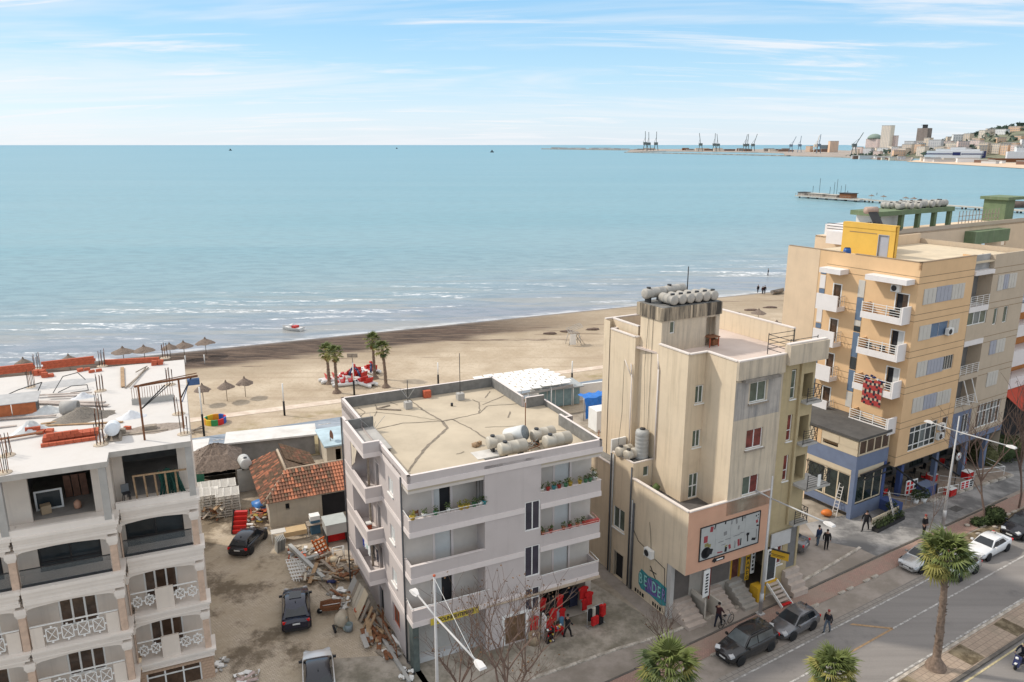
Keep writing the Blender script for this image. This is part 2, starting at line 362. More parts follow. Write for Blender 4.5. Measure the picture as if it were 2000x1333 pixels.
for i in range(70):
    a = -120+i*3
    mb.quad(coast(a, -44.75, .017), coast(a+1.5, -44.75, .017), coast(a+1.5, -44.5, .017), coast(a, -44.5, .017))
struct('road_marking', mb, m_paint)
# --- street frame: u along the street, v towards the sea
SO = Vector((20, 50, 0)); SA = Vector((cos(R(32)), sin(R(32)), 0)); SN = Vector((-sin(R(32)), cos(R(32)), 0)); SROT = R(32)
def st(u, v, z=0): p = SO+SA*u+SN*v; return (p.x, p.y, z)
def sheet(name, pts, z, m, fr=st, kind='structure'): return struct(name, MB().add([fr(u, v, z) for u, v in pts], [tuple(range(len(pts)))]), m, kind=kind)
q = Nd('asphalt', (.1, .1, .1), .9, .25); v = q.mp(-SROT, (.05, 1, 1))
a = q.mix(q.mr(q.noise(.35, 7, v, .65), .4, .62), (.23, .21, .195), (.29, .265, .245)); a = q.mix(q.ma('MULTIPLY', q.mr(q.noise(.16, 7, None, .7), .55, .7), .55), a, (.115, .11, .106))
q.col(q.mix(q.ma('MULTIPLY', q.noise(9, 3), .3), a, (.10, .10, .10))); q.bump(q.noise(25, 3), .3, .02); m_asph = q.m
q = Nd('dark patched asphalt', (.15, .15, .16), .85, .3); a = q.mix(q.mr(q.noise(.28, 8, None, .7), .4, .62), (.15, .145, .142), (.34, .325, .31))
q.col(q.mix(q.ma('MULTIPLY', q.mr(q.noise(.5, 7, q.mp(.4, (.3, 1, 1)), .7), .55, .66), .6), a, (.075, .073, .073))); m_asph2 = q.m
q = Nd('parking lane', (.25, .22, .19), .9, .2); a = q.mix(q.mr(q.noise(.3, 8, None, .7), .38, .64), (.25, .215, .18), (.36, .31, .27)); q.col(a); q.bump(q.noise(14, 4), .3, .02); m_park = q.m
q = Nd('forecourt concrete', (.3, .27, .22), .8, .35); a = q.mix(q.mr(q.noise(.22, 8, None, .7), .38, .62), (.18, .16, .12), (.42, .37, .31)); a = q.mix(q.ma('MULTIPLY', q.mr(q.noise(.7, 8, None, .72), .5, .64), .5), a, (.13, .115, .09)); q.col(a); m_fore = q.m
q = Nd('pink brick paving', (.35, .22, .19), .9, .2); v = q.mp(-SROT)
b = q.bricks(v, 1, (.42, .26, .21), (.34, .22, .18), (.22, .16, .13), .22, .11, .012); q.col(q.mix(q.ma('MULTIPLY', q.mr(q.noise(.4, 7, None, .7), .42, .64), .6), b, (.31, .25, .20))); m_pink = q.m
q = Nd('yard pavers and dirt', (.35, .3, .24), .95, .15); v = q.mp(-SROT+.5)
b = q.bricks(v, 1, (.60, .51, .40), (.50, .42, .33), (.30, .25, .195), .24, .13, .014)
dm = q.mr(q.noise(.17, 9, None, .7), .40, .60); a = q.mix(dm, q.mix(q.noise(1.6, 8, None, .75), (.30, .24, .165), (.56, .47, .36)), b)
a = q.mix(q.ma('MULTIPLY', q.mr(q.noise(.20, 9, q.mp(0, (1, 1, 1), (9, 4, 0)), .72), .49, .62), .85), a, (.13, .10, .068))
a = q.mix(q.ma('MULTIPLY', q.mr(q.noise(2.4, 6, None, .8), .60, .68), .45), a, (.55, .49, .41)); q.col(a); q.bump(q.noise(3.5, 8, None, .75), .7, .10); m_yard = q.m
q = Nd('kerb stone', (.45, .4, .34), .9); q.col(q.mix(q.mr(q.noise(2.2, 7, None, .7), .38, .64), (.33, .29, .24), (.58, .52, .45))); m_kerb = q.m
m_kerbd = mat('dark kerb', (.13, .115, .10), .9, .25, 2)
q = Nd('median soil', (.2, .16, .1), 1, .1); q.col(q.mix(q.mr(q.noise(1.2, 8, None, .75), .4, .62), (.11, .085, .055), (.26, .21, .14))); m_soil = q.m
q = Nd('median pavers', (.4, .3, .24), .9); v = q.mp(-SROT); b = q.bricks(v, 1, (.40, .31, .235), (.34, .26, .20), (.23, .18, .14), .4, .4, .02); q.col(q.mix(q.ma('MULTIPLY', q.mr(q.noise(.6, 7), .5, .64), .5), b, (.24, .2, .15))); m_medp = q.m
sheet('yard', [(-44, 7), (-26.0, 6.5), (-25.6, 33), (-33, 44), (-46, 44)], .0, m_yard)
sheet('yard_apron', [(-33, 6.2), (-25.8, 6.3), (-25.6, 9.6), (-31.0, 12.3)], .004, m_fore)
sheet('forecourt', [(-26.2, 3.9), (-13.8, 2.75), (-9.2, 2.2), (-9.8, 9), (-12, 22), (-25.8, 20)], .004, m_fore)
sheet('pavement', [(-44, .5), (60, .5), (60, 2.2), (12.4, 2.25), (12.4, 14), (-8.6, 14), (-9.6, 2.0), (-13.8, 2.6), (-26.2, 3.8), (-44, 5.5)], .0, m_park)
sheet('asphalt_forecourt', [(12.4, .62), (46, .9), (50, 6), (34, 8), (22.5, 5.5), (12.2, 7.5), (10.6, 5.0), (12.4, 2.2)], .008, m_asph2)
sheet('brick_path', [(-44, -1.15), (60, -1.15), (60, .42), (-44, .42)], .0, m_pink)
sheet('parking_lane', [(-44, -3.1), (60, -3.1), (60, -1.15), (-44, -1.15)], -.02, m_park)
sheet('road', [(-44, -9.2), (60, -9.2), (60, -3.1), (-44, -3.1)], -.02, m_asph)
sheet('far_carriageway', [(-44, -24), (60, -24), (60, -11.3), (-44, -11.3)], -.02, m_asph)
q = Nd('gutter setts', (.3, .27, .24), .9); v = q.mp(-SROT); b = q.bricks(v, 1, (.30, .27, .235), (.25, .225, .20), (.19, .165, .15), .55, .3, .03); q.col(b); m_sett = q.m
sheet('gutter', [(-44, -3.75), (60, -3.2), (60, -2.7), (-44, -3.2)], -.012, m_sett)
for nm, v0, v1, w_, u0, u1, m in (('road_marking', -4.0, -3.3, .13, -44, 60, m_paint), ('road_marking', -6.05, -5.75, .13, -44, -1.2, m_paint), ('road_marking', -5.95, -5.9, .14, -1.2, 4.4, mat('orange road paint', (.36, .235, .13), .8, .3, 4)), ('road_marking', -5.9, -5.6, .13, 4.4, 60, m_paint), ('road_marking', -9.1, -8.75, .14, -44, 60, m_paint), ('road_marking', -11.75, -11.5, .12, -44, 60, mat('yellow road paint', (.5, .42, .24), .8, .3, 4))):
    sheet(nm, [(u0, v0), (u1, v1), (u1, v1+w_), (u0, v0+w_)], -.006, m)
sheet('road_marking', [(2.2, -3.95), (2.5, -3.95), (4.5, -5.8), (4.2, -5.8)], -.006, MATS['orange road paint'])
# kerbs: every stone is a part
def kerb(name, pts, wd, h, m, fr=st, step=1.0, gap=.03, z0=-.03, prob=1):
    k = D.objects.new(name, None); COL.objects.link(k); k['kind'] = 'structure'; base = {}
    rg = random.Random(len(pts)+int(pts[0][0]*7))
    for (ua, va), (ub, vb) in zip(pts, pts[1:]):
        n = max(1, round(math.hypot(ub-ua, vb-va)/step)); L = math.hypot(ub-ua, vb-va)/n
        key = round(L, 3)
        if key not in base: base[key] = MB().obox((0, 0, (h+z0)/2), (L-gap, wd, h-z0)).mesh('kerb_stone', m)
        a = Vector(fr(ua, va)); b = Vector(fr(ub, vb)); ang = math.atan2(b.y-a.y, b.x-a.x)
        for i in range(n):
            if rg.random() > prob: continue
            c = a.lerp(b, (i+.5)/n); link('kerb_stone', base[key], k, (c.x, c.y, rg.uniform(-.015, .01)), ang+rg.uniform(-.012, .012))
    return k
kerb('kerb', [(-43, .4), (-27, .46), (-9, .46), (11, .6), (33, .55)], .14, .05, m_kerbd, step=1.6)
kerb('parking_kerb', [(-12, -1.25), (12, -1.1)], .2, .1, m_kerb, step=1.05, gap=.32, prob=.8)
kerb('forecourt_kerb', [(-26, 3.75), (-13.7, 2.65), (-9.6, 2.1), (-.8, 1.68), (3.5, 1.45), (7.5, 1.75), (12.5, 2.25)], .22, .09, m_kerb, step=1.6, gap=.012)
kerb('median_kerb', [(-9, -9.3), (40, -8.85)], .2, .12, m_kerb, step=1.2, gap=.012)
kerb('median_back_kerb', [(-9, -11.25), (40, -11.1)], .22, .13, m_kerbd, step=1.2, gap=.012)
kerb('bed_kerb', [(19.2, -1.25), (21, -1.25)], .2, .12, m_white, step=.9, gap=.2); kerb('bed_kerb', [(21.4, -1.3), (32, -1.3)], .2, .12, m_kerb, step=1.1, gap=.3, prob=.7)
kerb('bed_kerb', [(19.2, -1.25), (19.6, -3.0)], .15, .12, m_white, step=.9, gap=.02)
sheet('planting_bed', [(19.4, -3.1), (44, -3.1), (44, -1.35), (19.2, -1.35)], .03, m_soil)
sheet('median', [(-44, -11.2), (60, -11.2), (60, -9.0), (-44, -9.3)], .085, m_medp)
for u0, u1 in ((4.9, 6.5), (10.7, 12.1), (-1.2, .4), (17, 18.5)): sheet('median_soil', [(u0, -11.0), (u1, -11.0), (u1, -9.35), (u0, -9.4)], .10, m_soil)
m_cover = mat('cast iron', (.09, .085, .08), .7, .3, 5)
def mesh_drain(u, v): return solo('drain_cover', MB().obox((0, 0, .012), (1.3, .8, .012)).obox((0, 0, .018), (1.1, .1, .01)), m_cover, 'dark iron drain cover set in the grey asphalt by the beige block', 'drain cover', st(u, v), SROT)
mesh_drain(26.6, 1.9)

# ================= LEFT: hotel under construction =================
m_plw = mat('off white plaster', (.68, .60, .52), .85, .07, .8, streak=.25, stain=(.40, .35, .31))
m_trim = mat('white trim', (.76, .69, .62), .7, .05, 1, streak=.15, stain=(.5, .45, .4))
m_stone = mat('beige stone cladding', (.56, .41, .31), .8, .16, 3)
m_roofc = mat('pale roof slab', (.60, .57, .54), .95, .08, .5, dirt=.45, stain=(.42, .38, .34), dsc=.5)
m_slab = mat('grey slab edge', (.46, .43, .39), .9, .12, 1.5, streak=.3)
m_brown = mat('brown reflective glass', (.075, .045, .03), .12, .5, 1.2, spec=.7)
m_dkgl = mat('dark tinted glass', (.04, .05, .056), .06, .4, .5, spec=.6)
m_clear = mat('balcony glass', (.10, .12, .13), .05, .1, alpha=.38, spec=.7)
m_inside = mat('grey interior plaster', (.30, .28, .26), .95, .15)  # mid grey tone of the open top floor
m_tanb = mat('tan brick facing', (.50, .35, .25), .85, .15, 5)
LB = thing('hotel', 'cream hotel under construction with arched balconies and an unfinished flat roof, on the left', 'building', (-18.90, 42.15, 0), R(23.5))
BAYS = [(-4.3, 0, 0, 1.4), (-9.2, -4.3, -1.4, .2), (-14.1, -9.2, -1.4, .2)]
mb = MB()
# core walls
for i, (s0, s1, y0, yw) in enumerate(BAYS):
    pf = PF('F', yw); o = s0+(.25 if i == 0 else .8)
    h5 = (s0+.55, s1-.8, 12.6, 15.6) if i == 0 else (s0+.8, s1-1.0, 12.6, 15.6)
    h4 = (s0+.25, s1-.85, 9.25, 11.6) if i == 0 else (s0+.75, s1-1.0, 9.25, 11.4)
    h3 = (s0+.85, s1-1.55, 5.75, 7.9) if i == 0 else (s0+1.3, s1-1.6, 5.75, 7.85)
    h2 = (h3[0], h3[1], 2.4, 4.55)
    wall(mb, pf, s0, s1, 1.8, 15.85, [h5, h4, h3, h2], .22)
    BAYS[i] += (h5, h4, h3, h2)
mb.quad((-4.3, .2, 1.8), (-4.3, 1.4, 1.8), (-4.3, 1.4, 15.85), (-4.3, .2, 15.85))
wall(mb, PF('E', 0), 1.4, 19, 0, 15.85, [(4, 5.2, 13.2, 15), (9, 10.2, 13.2, 15), (4, 5.2, 6.2, 7.8), (9, 10.2, 6.2, 7.8)], .2)
wall(mb, PF('B', 19), -14.1, 0, 0, 15.85)
part('wall', mb, m_plw, LB)
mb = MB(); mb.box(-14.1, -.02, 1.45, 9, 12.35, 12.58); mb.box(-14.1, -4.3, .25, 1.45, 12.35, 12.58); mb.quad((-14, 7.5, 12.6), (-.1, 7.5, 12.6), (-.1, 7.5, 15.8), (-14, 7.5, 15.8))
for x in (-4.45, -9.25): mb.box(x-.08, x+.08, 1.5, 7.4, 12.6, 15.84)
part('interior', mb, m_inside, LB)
mb = MB().prism([(-16, -1.5), (-4.22, -1.5), (-4.22, -.1), (.06, -.1), (.06, 19.1), (-16, 19.1)], 15.87, 16.2, 0, 1)
part('roof', mb, [m_slab, m_roofc], LB)
def moulding(mb, s0, s1, y, z0, z1, ret=False, deep=1.5):
    H = z1-z0
    for a, b, p in ((0, .22, .10), (.22, .5, .05), (.5, .78, .13), (.78, 1, .22)): mb.box(s0-(p if not ret else 0), s1+p, y-p, y+deep, z0+a*H, z0+b*H-.002*(b < 1))
def arch(mb, s0, s1, y, zs, zt, t=.34):
    """flat arch: rounded shoulders, slight camber, from spring zs up to band zt"""
    pts = [(s0, zt), (s0, zs)]; w = .55; r = zt-zs-.16
    for k in range(1, 7): a = k/6*PI/2; pts.append((s0+w*(1-cos(a)), zs+r*.75*sin(a)))
    n = 8; a0, z0 = pts[-1]; a1 = s1-w
    for k in range(1, n): f = k/n; pts.append((a0+(a1-a0)*f, z0+r*.25*sin(PI*f)))
    for k in range(6, -1, -1): a = k/6*PI/2; pts.append((s1-w*(1-cos(a)), zs+r*.75*sin(a)))
    pts.append((s1, zt)); n = len(pts)
    mb.add([(s, y, z) for s, z in pts], [tuple(range(n))]); mb.add([(s, y+t, z) for s, z in pts], [tuple(range(n))[::-1]])
    mb.add([(s, yy, z) for yy in (y, y+t) for s, z in pts], [(i, (i+1) % n, n+(i+1) % n, n+i) for i in range(n)])
def xpanel(mb, s0, s1, z0, z1, y):
    t = .045; d = .05
    for a, b, c, e in ((s0, s1, z0, z0+t), (s0, s1, z1-t, z1), (s0, s0+t, z0, z1), (s1-t, s1, z0, z1)): mb.box(a, b, y-d/2, y+d/2, c, e)
    mb.bar((s0, y, z0), (s1, y, z1), .035); mb.bar((s0, y, z1), (s1, y, z0), .035)
    for a, c in (((s0+s1)/2, z0-.06), ((s0+s1)/2, z1+.06), (s0-.06, (z0+z1)/2), (s1+.06, (z0+z1)/2)): mb.box(a-.05, a+.05, y-.03, y+.03, c-.05, c+.05)
    return mb
STOR = [(1.75, 2.3, 5.0), (5.1, 5.65, 8.4), (8.5, 9.5, 11.8), (11.9, 12.62, 15.85)]
for bi, (s0, s1, y, yw, h5, h4, h3, h2) in enumerate(BAYS):
    for fi, (b0, b1, zt) in enumerate(STOR):
        led = MB(); moulding(led, s0+(.24 if bi == 0 else 0), s1-(.006 if bi == 2 else 0), y, b0, b1, True, yw-y-.02) if bi < 2 else moulding(led, s0, s1-.24, y, b0, b1, True, yw-y-.02)
        part('ledge', led, m_trim, LB)
        fz = b1 if fi < 2 else (9.22 if fi == 2 else 12.6)
        if fi < 3:
            sp = zt-.42; col = MB(); ca = s1-.42; cols = [ca] if bi else [s1-.42, s0+.02]
            if bi == 2: cols.append(s0)
            for k, c_ in enumerate(cols):
                w_ = .42 if not (bi == 0 and k) else .12
                cm = MB().box(c_+.03, c_+w_-.03, y+.03, y+.37, b1, sp-.22); part('column', cm, m_stone, LB)
                cp = MB()
                for a, b, p in ((-.22, -.12, .02), (-.12, .0, .06), (.0, .34, .1)): cp.box(c_-p+.03, c_+w_+p-.03, y-p, y+.37, sp+a, sp+b-.002)
                part('capital', cp, m_trim, LB)
            am = MB(); arch(am, s0 if bi else s0+.14, s1-.42, y+.02, sp, zt+.1); am.box(s0+.003, s1-.003, y+.02, y+.36, zt+.101, STOR[fi+1][0]-.002); part('arch', am, m_trim, LB)
            sl = MB().box(s0, s1, y+.4, yw, zt+.02, STOR[fi+1][0]+.1); part('balcony_ceiling', sl, m_plw, LB)
        else:
            pc = MB(); pc.box(s0+.05, s1+.05, y-.05, y+.2, b1+.002, 13.0); part('balcony_kerb', pc, m_trim, LB)
            for c_ in ([s1-.3] if bi == 0 else [s1-.42]):
                part('column', MB().box(c_, c_+.36, y-.06, y+.3, 12.75, 15.86), m_conc, LB)
        A, B = s0+(.15 if bi == 0 else .05), s1-.44
        if fi < 2:
            z0, z1 = b1+.12, b1+1.38
            sd_ = MB()
            if bi == 0:
                sd_.box(A+1.32, B-1.38, y+.1, y+.24, b1+.002, z1+.04); part('parapet_panel', sd_, m_plw, LB)
                segs = [(A, A+1.3), (B-1.36, B)]
            else:
                part('parapet_panel', MB().box(A, A+.6, y+.1, y+.24, b1+.002, z1-.1), m_plw, LB); part('parapet_panel', MB().box(B-.65, B, y+.1, y+.24, b1+.002, z1-.1), m_plw, LB); segs = [(A+.62, B-.67)]
            rl = MB().box(A, B if bi else segs[0][1], y+.12, y+.2, z1-.06, z1)
            if bi == 0: rl.box(segs[1][0], segs[1][1], y+.12, y+.2, z1-.06, z1)
            for a, b in segs:
                n = 2 if bi == 0 else 4; w_ = (b-a)/n
                for k in range(n): xpanel(rl, a+w_*k+.09, a+w_*(k+1)-.09, z0+(.12 if bi else .35), z1-.3 if bi else z1-.34, y+.16)
            part('railing', rl, m_white, LB)
        elif fi == 2:
            gl = MB().box(A, B, y+.16, y+.18, 9.53, 10.5); part('balcony_glass', gl, m_clear, LB)
            tr = MB().box(A, B, y+.14, y+.2, 10.5, 10.55).box(A, B, y+.1, y+.24, 9.502, 9.6); part('handrail', tr, m_dark, LB)
    pf = PF('F', yw)
    window(LB, pf, *h4, n=2, depth=.12, fm=m_dark, gm=m_dkgl, fw=.09, name='balcony_door', rows=(10.0,))
    for h in (h3, h2): window(LB, pf, *h, n=3, depth=.12, fm=m_white, gm=m_brown, fw=.10, name='balcony_door')
mb = MB(); wall(mb, PF('F', .22), -4.3, 0, -.5, 1.74, [(-3.9, -.76, -.4, 1.4)], .2); mb.quad((0, .22, -.5), (0, 1.4, -.5), (0, 1.4, 1.74), (0, .22, 1.74)); part('ground_floor_wall', mb, m_tanb, LB)
bk = MB().box(-.115, .115, -.03, .0, -.035, .035).mesh('brick', m_tanb)
for r_ in range(9):
    for k in range(19):
        s = -4.2+k*.24+(.12 if r_ % 2 else 0); z = .02+r_*.2
        if s > -.06 or (-4.0 < s < -.66 and z < 1.42): continue
        ob = link('brick', bk, LB, (s, .205, z)); ob.scale.z = 2.5
window(LB, PF('F', .22), -3.9, -.76, -.4, 1.4, n=3, fm=m_white, gm=m_brown, fw=.09, rows=(.95,), name='shop_window')
mb = MB(); wall(mb, PF('F', -1.1), -14.1, -4.3, -.5, 1.74); mb.quad((-4.3, -1.1, -.5), (-4.3, .3, -.5), (-4.3, .3, 1.74), (-4.3, -1.1, 1.74)); part('ground_floor_wall', mb, m_plw, LB)
LW = lambda u, v, z: (lambda p: (p.x, p.y, z))(Vector((-18.90, 42.15, 0))+Vector((cos(R(23.5)), sin(R(23.5)), 0))*u+Vector((-sin(R(23.5)), cos(R(23.5)), 0))*v)
LR = R(23.5)
# --- in the open top floor
t = thing('bar_stool', 'dark grey plastic stool standing on the open top floor of the hotel', 'stool', LW(-3.7, .75, 12.62), LR+.3)
part('seat', MB().obox((0, 0, .62), (.42, .4, .05)), m_dark, t); part('backrest', MB().obox((0, .19, .88), (.42, .04, .5)), mat('grey plastic', (.16, .17, .18), .5), t)
for a in (-1, 1):
    for b in (-1, 1): part('leg', MB().tube((a*.14, b*.14, .6), (a*.2, b*.2, 0), .022, 6), m_dark, t)
t = thing('timber_guard_rail', 'raw timber guard rail propped across the open top floor balcony', 'railing', LW(0, 0, 12.62), LR)
part('top_rail', MB().bar((-3.25, .35, 1.75), (-.35, .3, 1.72), .09), m_wood, t)
for k in range(5): part('post', MB().bar((-3.2+k*.56, .34, 1.72), (-3.12+k*.55, .3, 0), .075), m_wood, t)
mb = MB()
for k in range(9):
    a = k/8; mb.path([(-1.9+a*.9, .9, 1.65-.1*sin(a*9)), (-1.75+a*1.0, .85+.1*sin(k*2.1), .8), (-1.9+a*1.35, .7+.15*cos(k*1.7), .05)], .07, 5)
solo('safety_netting', mb, mat('dark green netting', (.015, .065, .05), .9, .3, 3), 'bunched dark green netting hanging behind the timber guard rail', 'netting', LW(0, 0, 12.62), LR)
mb = MB()
for k in range(3): mb.obox((-6.9+k*.42, 2.9, .75), (.36, .05, 1.5), 0, .18)
solo('door_panels', mb, mat('reddish boards', (.24, .12, .08), .8, .25, 4), 'three brown door leaves leaning inside the open top floor', 'boards', LW(0, 0, 12.6), LR)
t = thing('window_unit', 'white uninstalled window frame leaning inside the open top floor', 'window', LW(-7.75, 1.7, 12.6), LR+.05)
mb = MB()
for a, b, c, e in ((-.7, .7, 0, .1), (-.7, .7, 1.1, 1.2), (-.7, -.6, .1, 1.1), (.6, .7, .1, 1.1)): mb.box(a, b, -.03, .03, c, e)
part('frame', mb, m_white, t); part('pane', MB().box(-.6, .6, -.01, .01, .1, 1.1), m_glass, t)
solo('cardboard_box', MB().obox((0, 0, .25), (.5, .45, .5), .3), mat('cardboard', (.42, .31, .2), .9), 'brown cardboard box beside the leaning white window frame', 'box', LW(-7.9, 1.25, 12.6), LR)
solo('gas_bottle', MB().lathe([(0, 0), (.18, .02), (.2, .1), (.2, .35), (.12, .45), (.05, .5), (0, .52)], n=10), mat('peach paint', (.55, .30, .2), .5), 'pinkish bottle lying on the floor of the open top storey', 'bottle', LW(-6.3, 1.2, 12.6), LR)
# --- roof: starter bars, brick edge, heaps, tank, gantry
RZ = 16.2
rg = random.Random(3)
def rebar(x, y, lab, n=6, h=1.25, w=.36):
    t = thing('starter_bars', lab, 'rebar', (x, y, RZ), LR, 'column starter bars on the hotel roof'); me = None
    for k in range(n):
        a, b = (k % 3-1)*w/2, (k//3-.5)*w; dx, dy = rg.uniform(-.05, .05), rg.uniform(-.05, .05)
        part('bar', MB().tube((a, b, 0), (a+dx, b+dy, h*rg.uniform(.8, 1.1)), .022, 5), m_rust if k % 2 else m_dark, t)
    part('mortar_collar', MB().lathe([(.42, 0), (.36, .05), (0, .07)], n=9), mat('mortar spill', (.52, .43, .33), .95), t)
for x, y, s in ((-36.58,56.86, 'in the gap of the red brick edge wall'), (-34.31,52.34, 'beside the small red brick cubes on the left'), (-32.04,57.71, 'at the break of the brick edge wall'), (-28.98,51.52, 'between the stick pile and the grey tarpaulin'), (-26.66,47.04, 'at the right tip of the gravel heap'), (-25.24,44.25, 'left of the white tank'), (-23.76,41.52, 'nearest the front edge beside the white tank'), (-28.14,39.93, 'behind the front edge at the left frame side'), (-26.84,37.59, 'at the very front left corner of the roof'), (-28.15,60.09, 'at the far right corner of the roof'), (-24.70,52.95, 'on the right edge behind the gantry'), (-21.46,46.75, 'on the right edge below the gantry beam'), (-19.64,43.22, 'at the near right corner of the roof')):
    rebar(x, y, 'rusty starter bars '+s)
t = thing('starter_bar_row', 'row of thin rusty bars rising from a low block wall beside the gantry', 'rebar', (-24.13,49.08, RZ), LR)
part('block_wall', MB().box(-1.3, 1.3, -.12, .12, 0, .4), m_conc, t); me = MB().tube((0, 0, .3), (.02, 0, 1.15), .016, 5).mesh('bar', m_rust)
for k in range(17): link('bar', me, t, (-1.25+k*.156, rg.uniform(-.06, .06), 0), rg.uniform(0, 6))
# brick edge wall on the seaward edge
bme = MB().box(-.197, .197, -.1, .1, 0, .197).mesh('brick', m_brick)
def brick_wall(a, b, rows, lab, skip=0):
    A, B = Vector((*a, RZ)), Vector((*b, RZ)); d = B-A; n = int(d.length/.4); ang = math.atan2(d.y, d.x)
    t = thing('brick_wall', lab, 'wall', A, ang, 'low brick walls on the hotel roof edge')
    for r_ in range(rows):
        for k in range(n):
            if rg.random() < skip: continue
            link('brick', bme, t, (.2+k*.4+(.1 if r_ % 2 else 0), rg.uniform(-.012, .012), r_*.2), 0)
brick_wall((-39.51,55.10), (-36.57,56.58), 3, 'low red brick edge wall at the left end of the hotel roof')
brick_wall((-36.26,56.86), (-32.81,58.73), 3, 'long red brick edge wall in the middle of the hotel roof edge')
brick_wall((-32.14,58.14), (-27.89,59.02), 2, 'lower red brick edge wall at the right end of the hotel roof', .0)
def bricks_at(x, y, lab, n=4, grp='small groups of bricks on the hotel roof'):
    t = thing('brick_pile', lab, 'bricks', (x, y, RZ), LR+rg.uniform(-.4, .4), grp)
    for k in range(n): link('brick', bme, t, ((k % 2)*.42+rg.uniform(-.05, .05), (k//2 % 2)*.25, (k//4)*.2), rg.uniform(-.3, .3))
for x, y, n, s in ((-35.76,55.23, 8, 'red bricks stacked under the gap in the edge wall'), (-34.80,54.71, 5, 'small cube of red bricks right of the taller stack'), (-32.96,56.31, 3, 'loose red bricks near the middle edge wall'), (-31.95,56.04, 2, 'two loose bricks left of the wall break'), (-28.08,58.00, 6, 'red brick cube at the right end of the edge wall'), (-23.45,43.99, 1, 'single red brick right of the white tank'), (-28.99,43.31, 6, 'red bricks in front of the plastic covered bags'), (-28.24,43.22, 4, 'red bricks at the right end of the plastic covered bags')): bricks_at(x, y, s, n)
t = thing('brick_stack', 'large stepped stack of new red hollow bricks near the front of the hotel roof', 'bricks', (-26.80,41.21, RZ), LR+.03)
for r_, (nx, ny, off) in enumerate(((7, 4, 0), (7, 3, .35), (4, 1, 1.4))):
    for i in range(nx):
        for j in range(ny): link('brick', bme, t, (off*.2+i*.41, .5+j*.24-(.5 if r_ == 0 and j == 0 else 0), r_*.2), rg.uniform(-.03, .03))
t = thing('water_tank', 'white upright-lying cylinder tank on a wooden stand near the front roof edge', 'tank', (-23.46,42.40, RZ), LR)
ax = Matrix.Rotation(R(-90), 4, 'X'); 
part('drum', MB().lathe([(0, -.65), (.3, -.64), (.38, -.58), (.4, -.5), (.4, .5), (.38, .58), (0, .62)], (0, .2, .62), 20, ax=Matrix.Rotation(R(80), 4, 'X')), mat('white plastic tank', (.72, .75, .78), .4, .05), t)
part('stand', MB().box(-.45, .45, -.5, .9, .0, .08).box(-.4, -.3, -.4, .8, .08, .25).box(.3, .4, -.4, .8, .08, .25), m_greyw, t)
t = thing('gantry', 'rusty tube gantry frame standing over the right edge of the hotel roof', 'gantry', (-21.55,42.23, RZ), 0)
def rel(x, y, z, o): return (x-o[0], y-o[1], z)
go = (-21.55,42.23); ga = Vector(rel(-20.54,44.25, 0, go)); gd = Vector((cos(LR), sin(LR), 0)); bk_ = Vector((-sin(LR), cos(LR), 0))
p0 = Vector((0, 0, 0)); p1 = Vector(rel(*(-20.06,44.17), 0, go))
part('post', MB().tube(p0, p0+Vector((0, 0, 3.3)), .06, 7), m_rust, t); part('post', MB().tube(p1, p1+Vector((0, 0, 3.1)), .06, 7), m_rust, t)
part('beam', MB().tube(Vector((-.2, -.05, 3.3)), p1*1.5+Vector((0, 0, 3.05)), .07, 7).tube(Vector((.1, .1, 3.38)), p1*1.45+Vector((0, .2, 3.2)), .03, 5), m_rust, t)
part('brace', MB().tube((0, 0, 1.9), gd*1.4+Vector((0, 0, 3.2)), .04, 6).tube((0, .2, 1.9), gd*1.6+Vector((0, .3, 3.2)), .03, 6).tube(p1+Vector((0, 0, 1.9)), p1*1.35+Vector((0, 0, 3.1)), .04, 6), m_dark, t)
part('winch', MB().obox(p1*1.38+Vector((0, 0, 2.75)), (.7, .35, .35), LR).tube(p1*1.3+Vector((-.1, 0, 2.7)), p1*1.3+Vector((-.5, -.3, 1.6)), .03, 5), mat('blue painted winch', (.06, .12, .25), .6), t)
def heap(name, x, y, rx, ry, h, m, lab, cat, z=RZ, rz=0, n=20, seed=1):
    r2 = random.Random(seed); mb = MB(); rings = 6; mb.v.append((0, 0, h))
    for j in range(1, rings+1):
        for i in range(n):
            a = 2*PI*i/n; f = j/rings*(1+r2.uniform(-.1, .1)); mb.v.append((rx*f*cos(a), ry*f*sin(a), h*(1-j/rings)**1.2*(1+r2.uniform(-.2, .2)) if j < rings else -.01))
    for i in range(n): mb.f.append([0, 1+i, 1+(i+1) % n])
    for j in range(rings-1):
        for i in range(n): mb.f.append([1+j*n+i, 1+(j+1)*n+i, 1+(j+1)*n+(i+1) % n, 1+j*n+(i+1) % n])
    mb.m = [0]*len(mb.f); mb.s = [True]*len(mb.f); return solo(name, mb, m, lab, cat, (x, y, z), rz)
m_grav = mat('grey gravel', (.22, .195, .165), 1, .3, 12, .8, 40); m_tarp = mat('grey tarpaulin', (.42, .415, .41), .7, .12, 2, .4, 4)
m_bag = mat('white woven bags', (.66, .67, .69), .7, .1, 4, .5, 6); m_plas = mat('translucent plastic', (.60, .61, .60), .35, .15, 3, .5, 5)
heap('gravel_heap', -27.28,45.98, 2.0, 1.1, .75, m_grav, 'dark grey gravel heap beside the concrete pipe on the hotel roof', 'gravel heap', rz=LR+.25)
heap('mortar_patch', -32.75,53.19, 2.6, 1.1, .16, m_tarp, 'flat pale grey patch of mixed mortar on the hotel roof', 'mortar', rz=LR, seed=5)
heap('sand_spill', -21.87,44.08, 2.0, 1.0, .07, mat('dark sand spill', (.30, .25, .21), 1, .3, 6), 'thin dark sand spill right of the wooden trestle on the hotel roof', 'sand spill', rz=LR, seed=6)
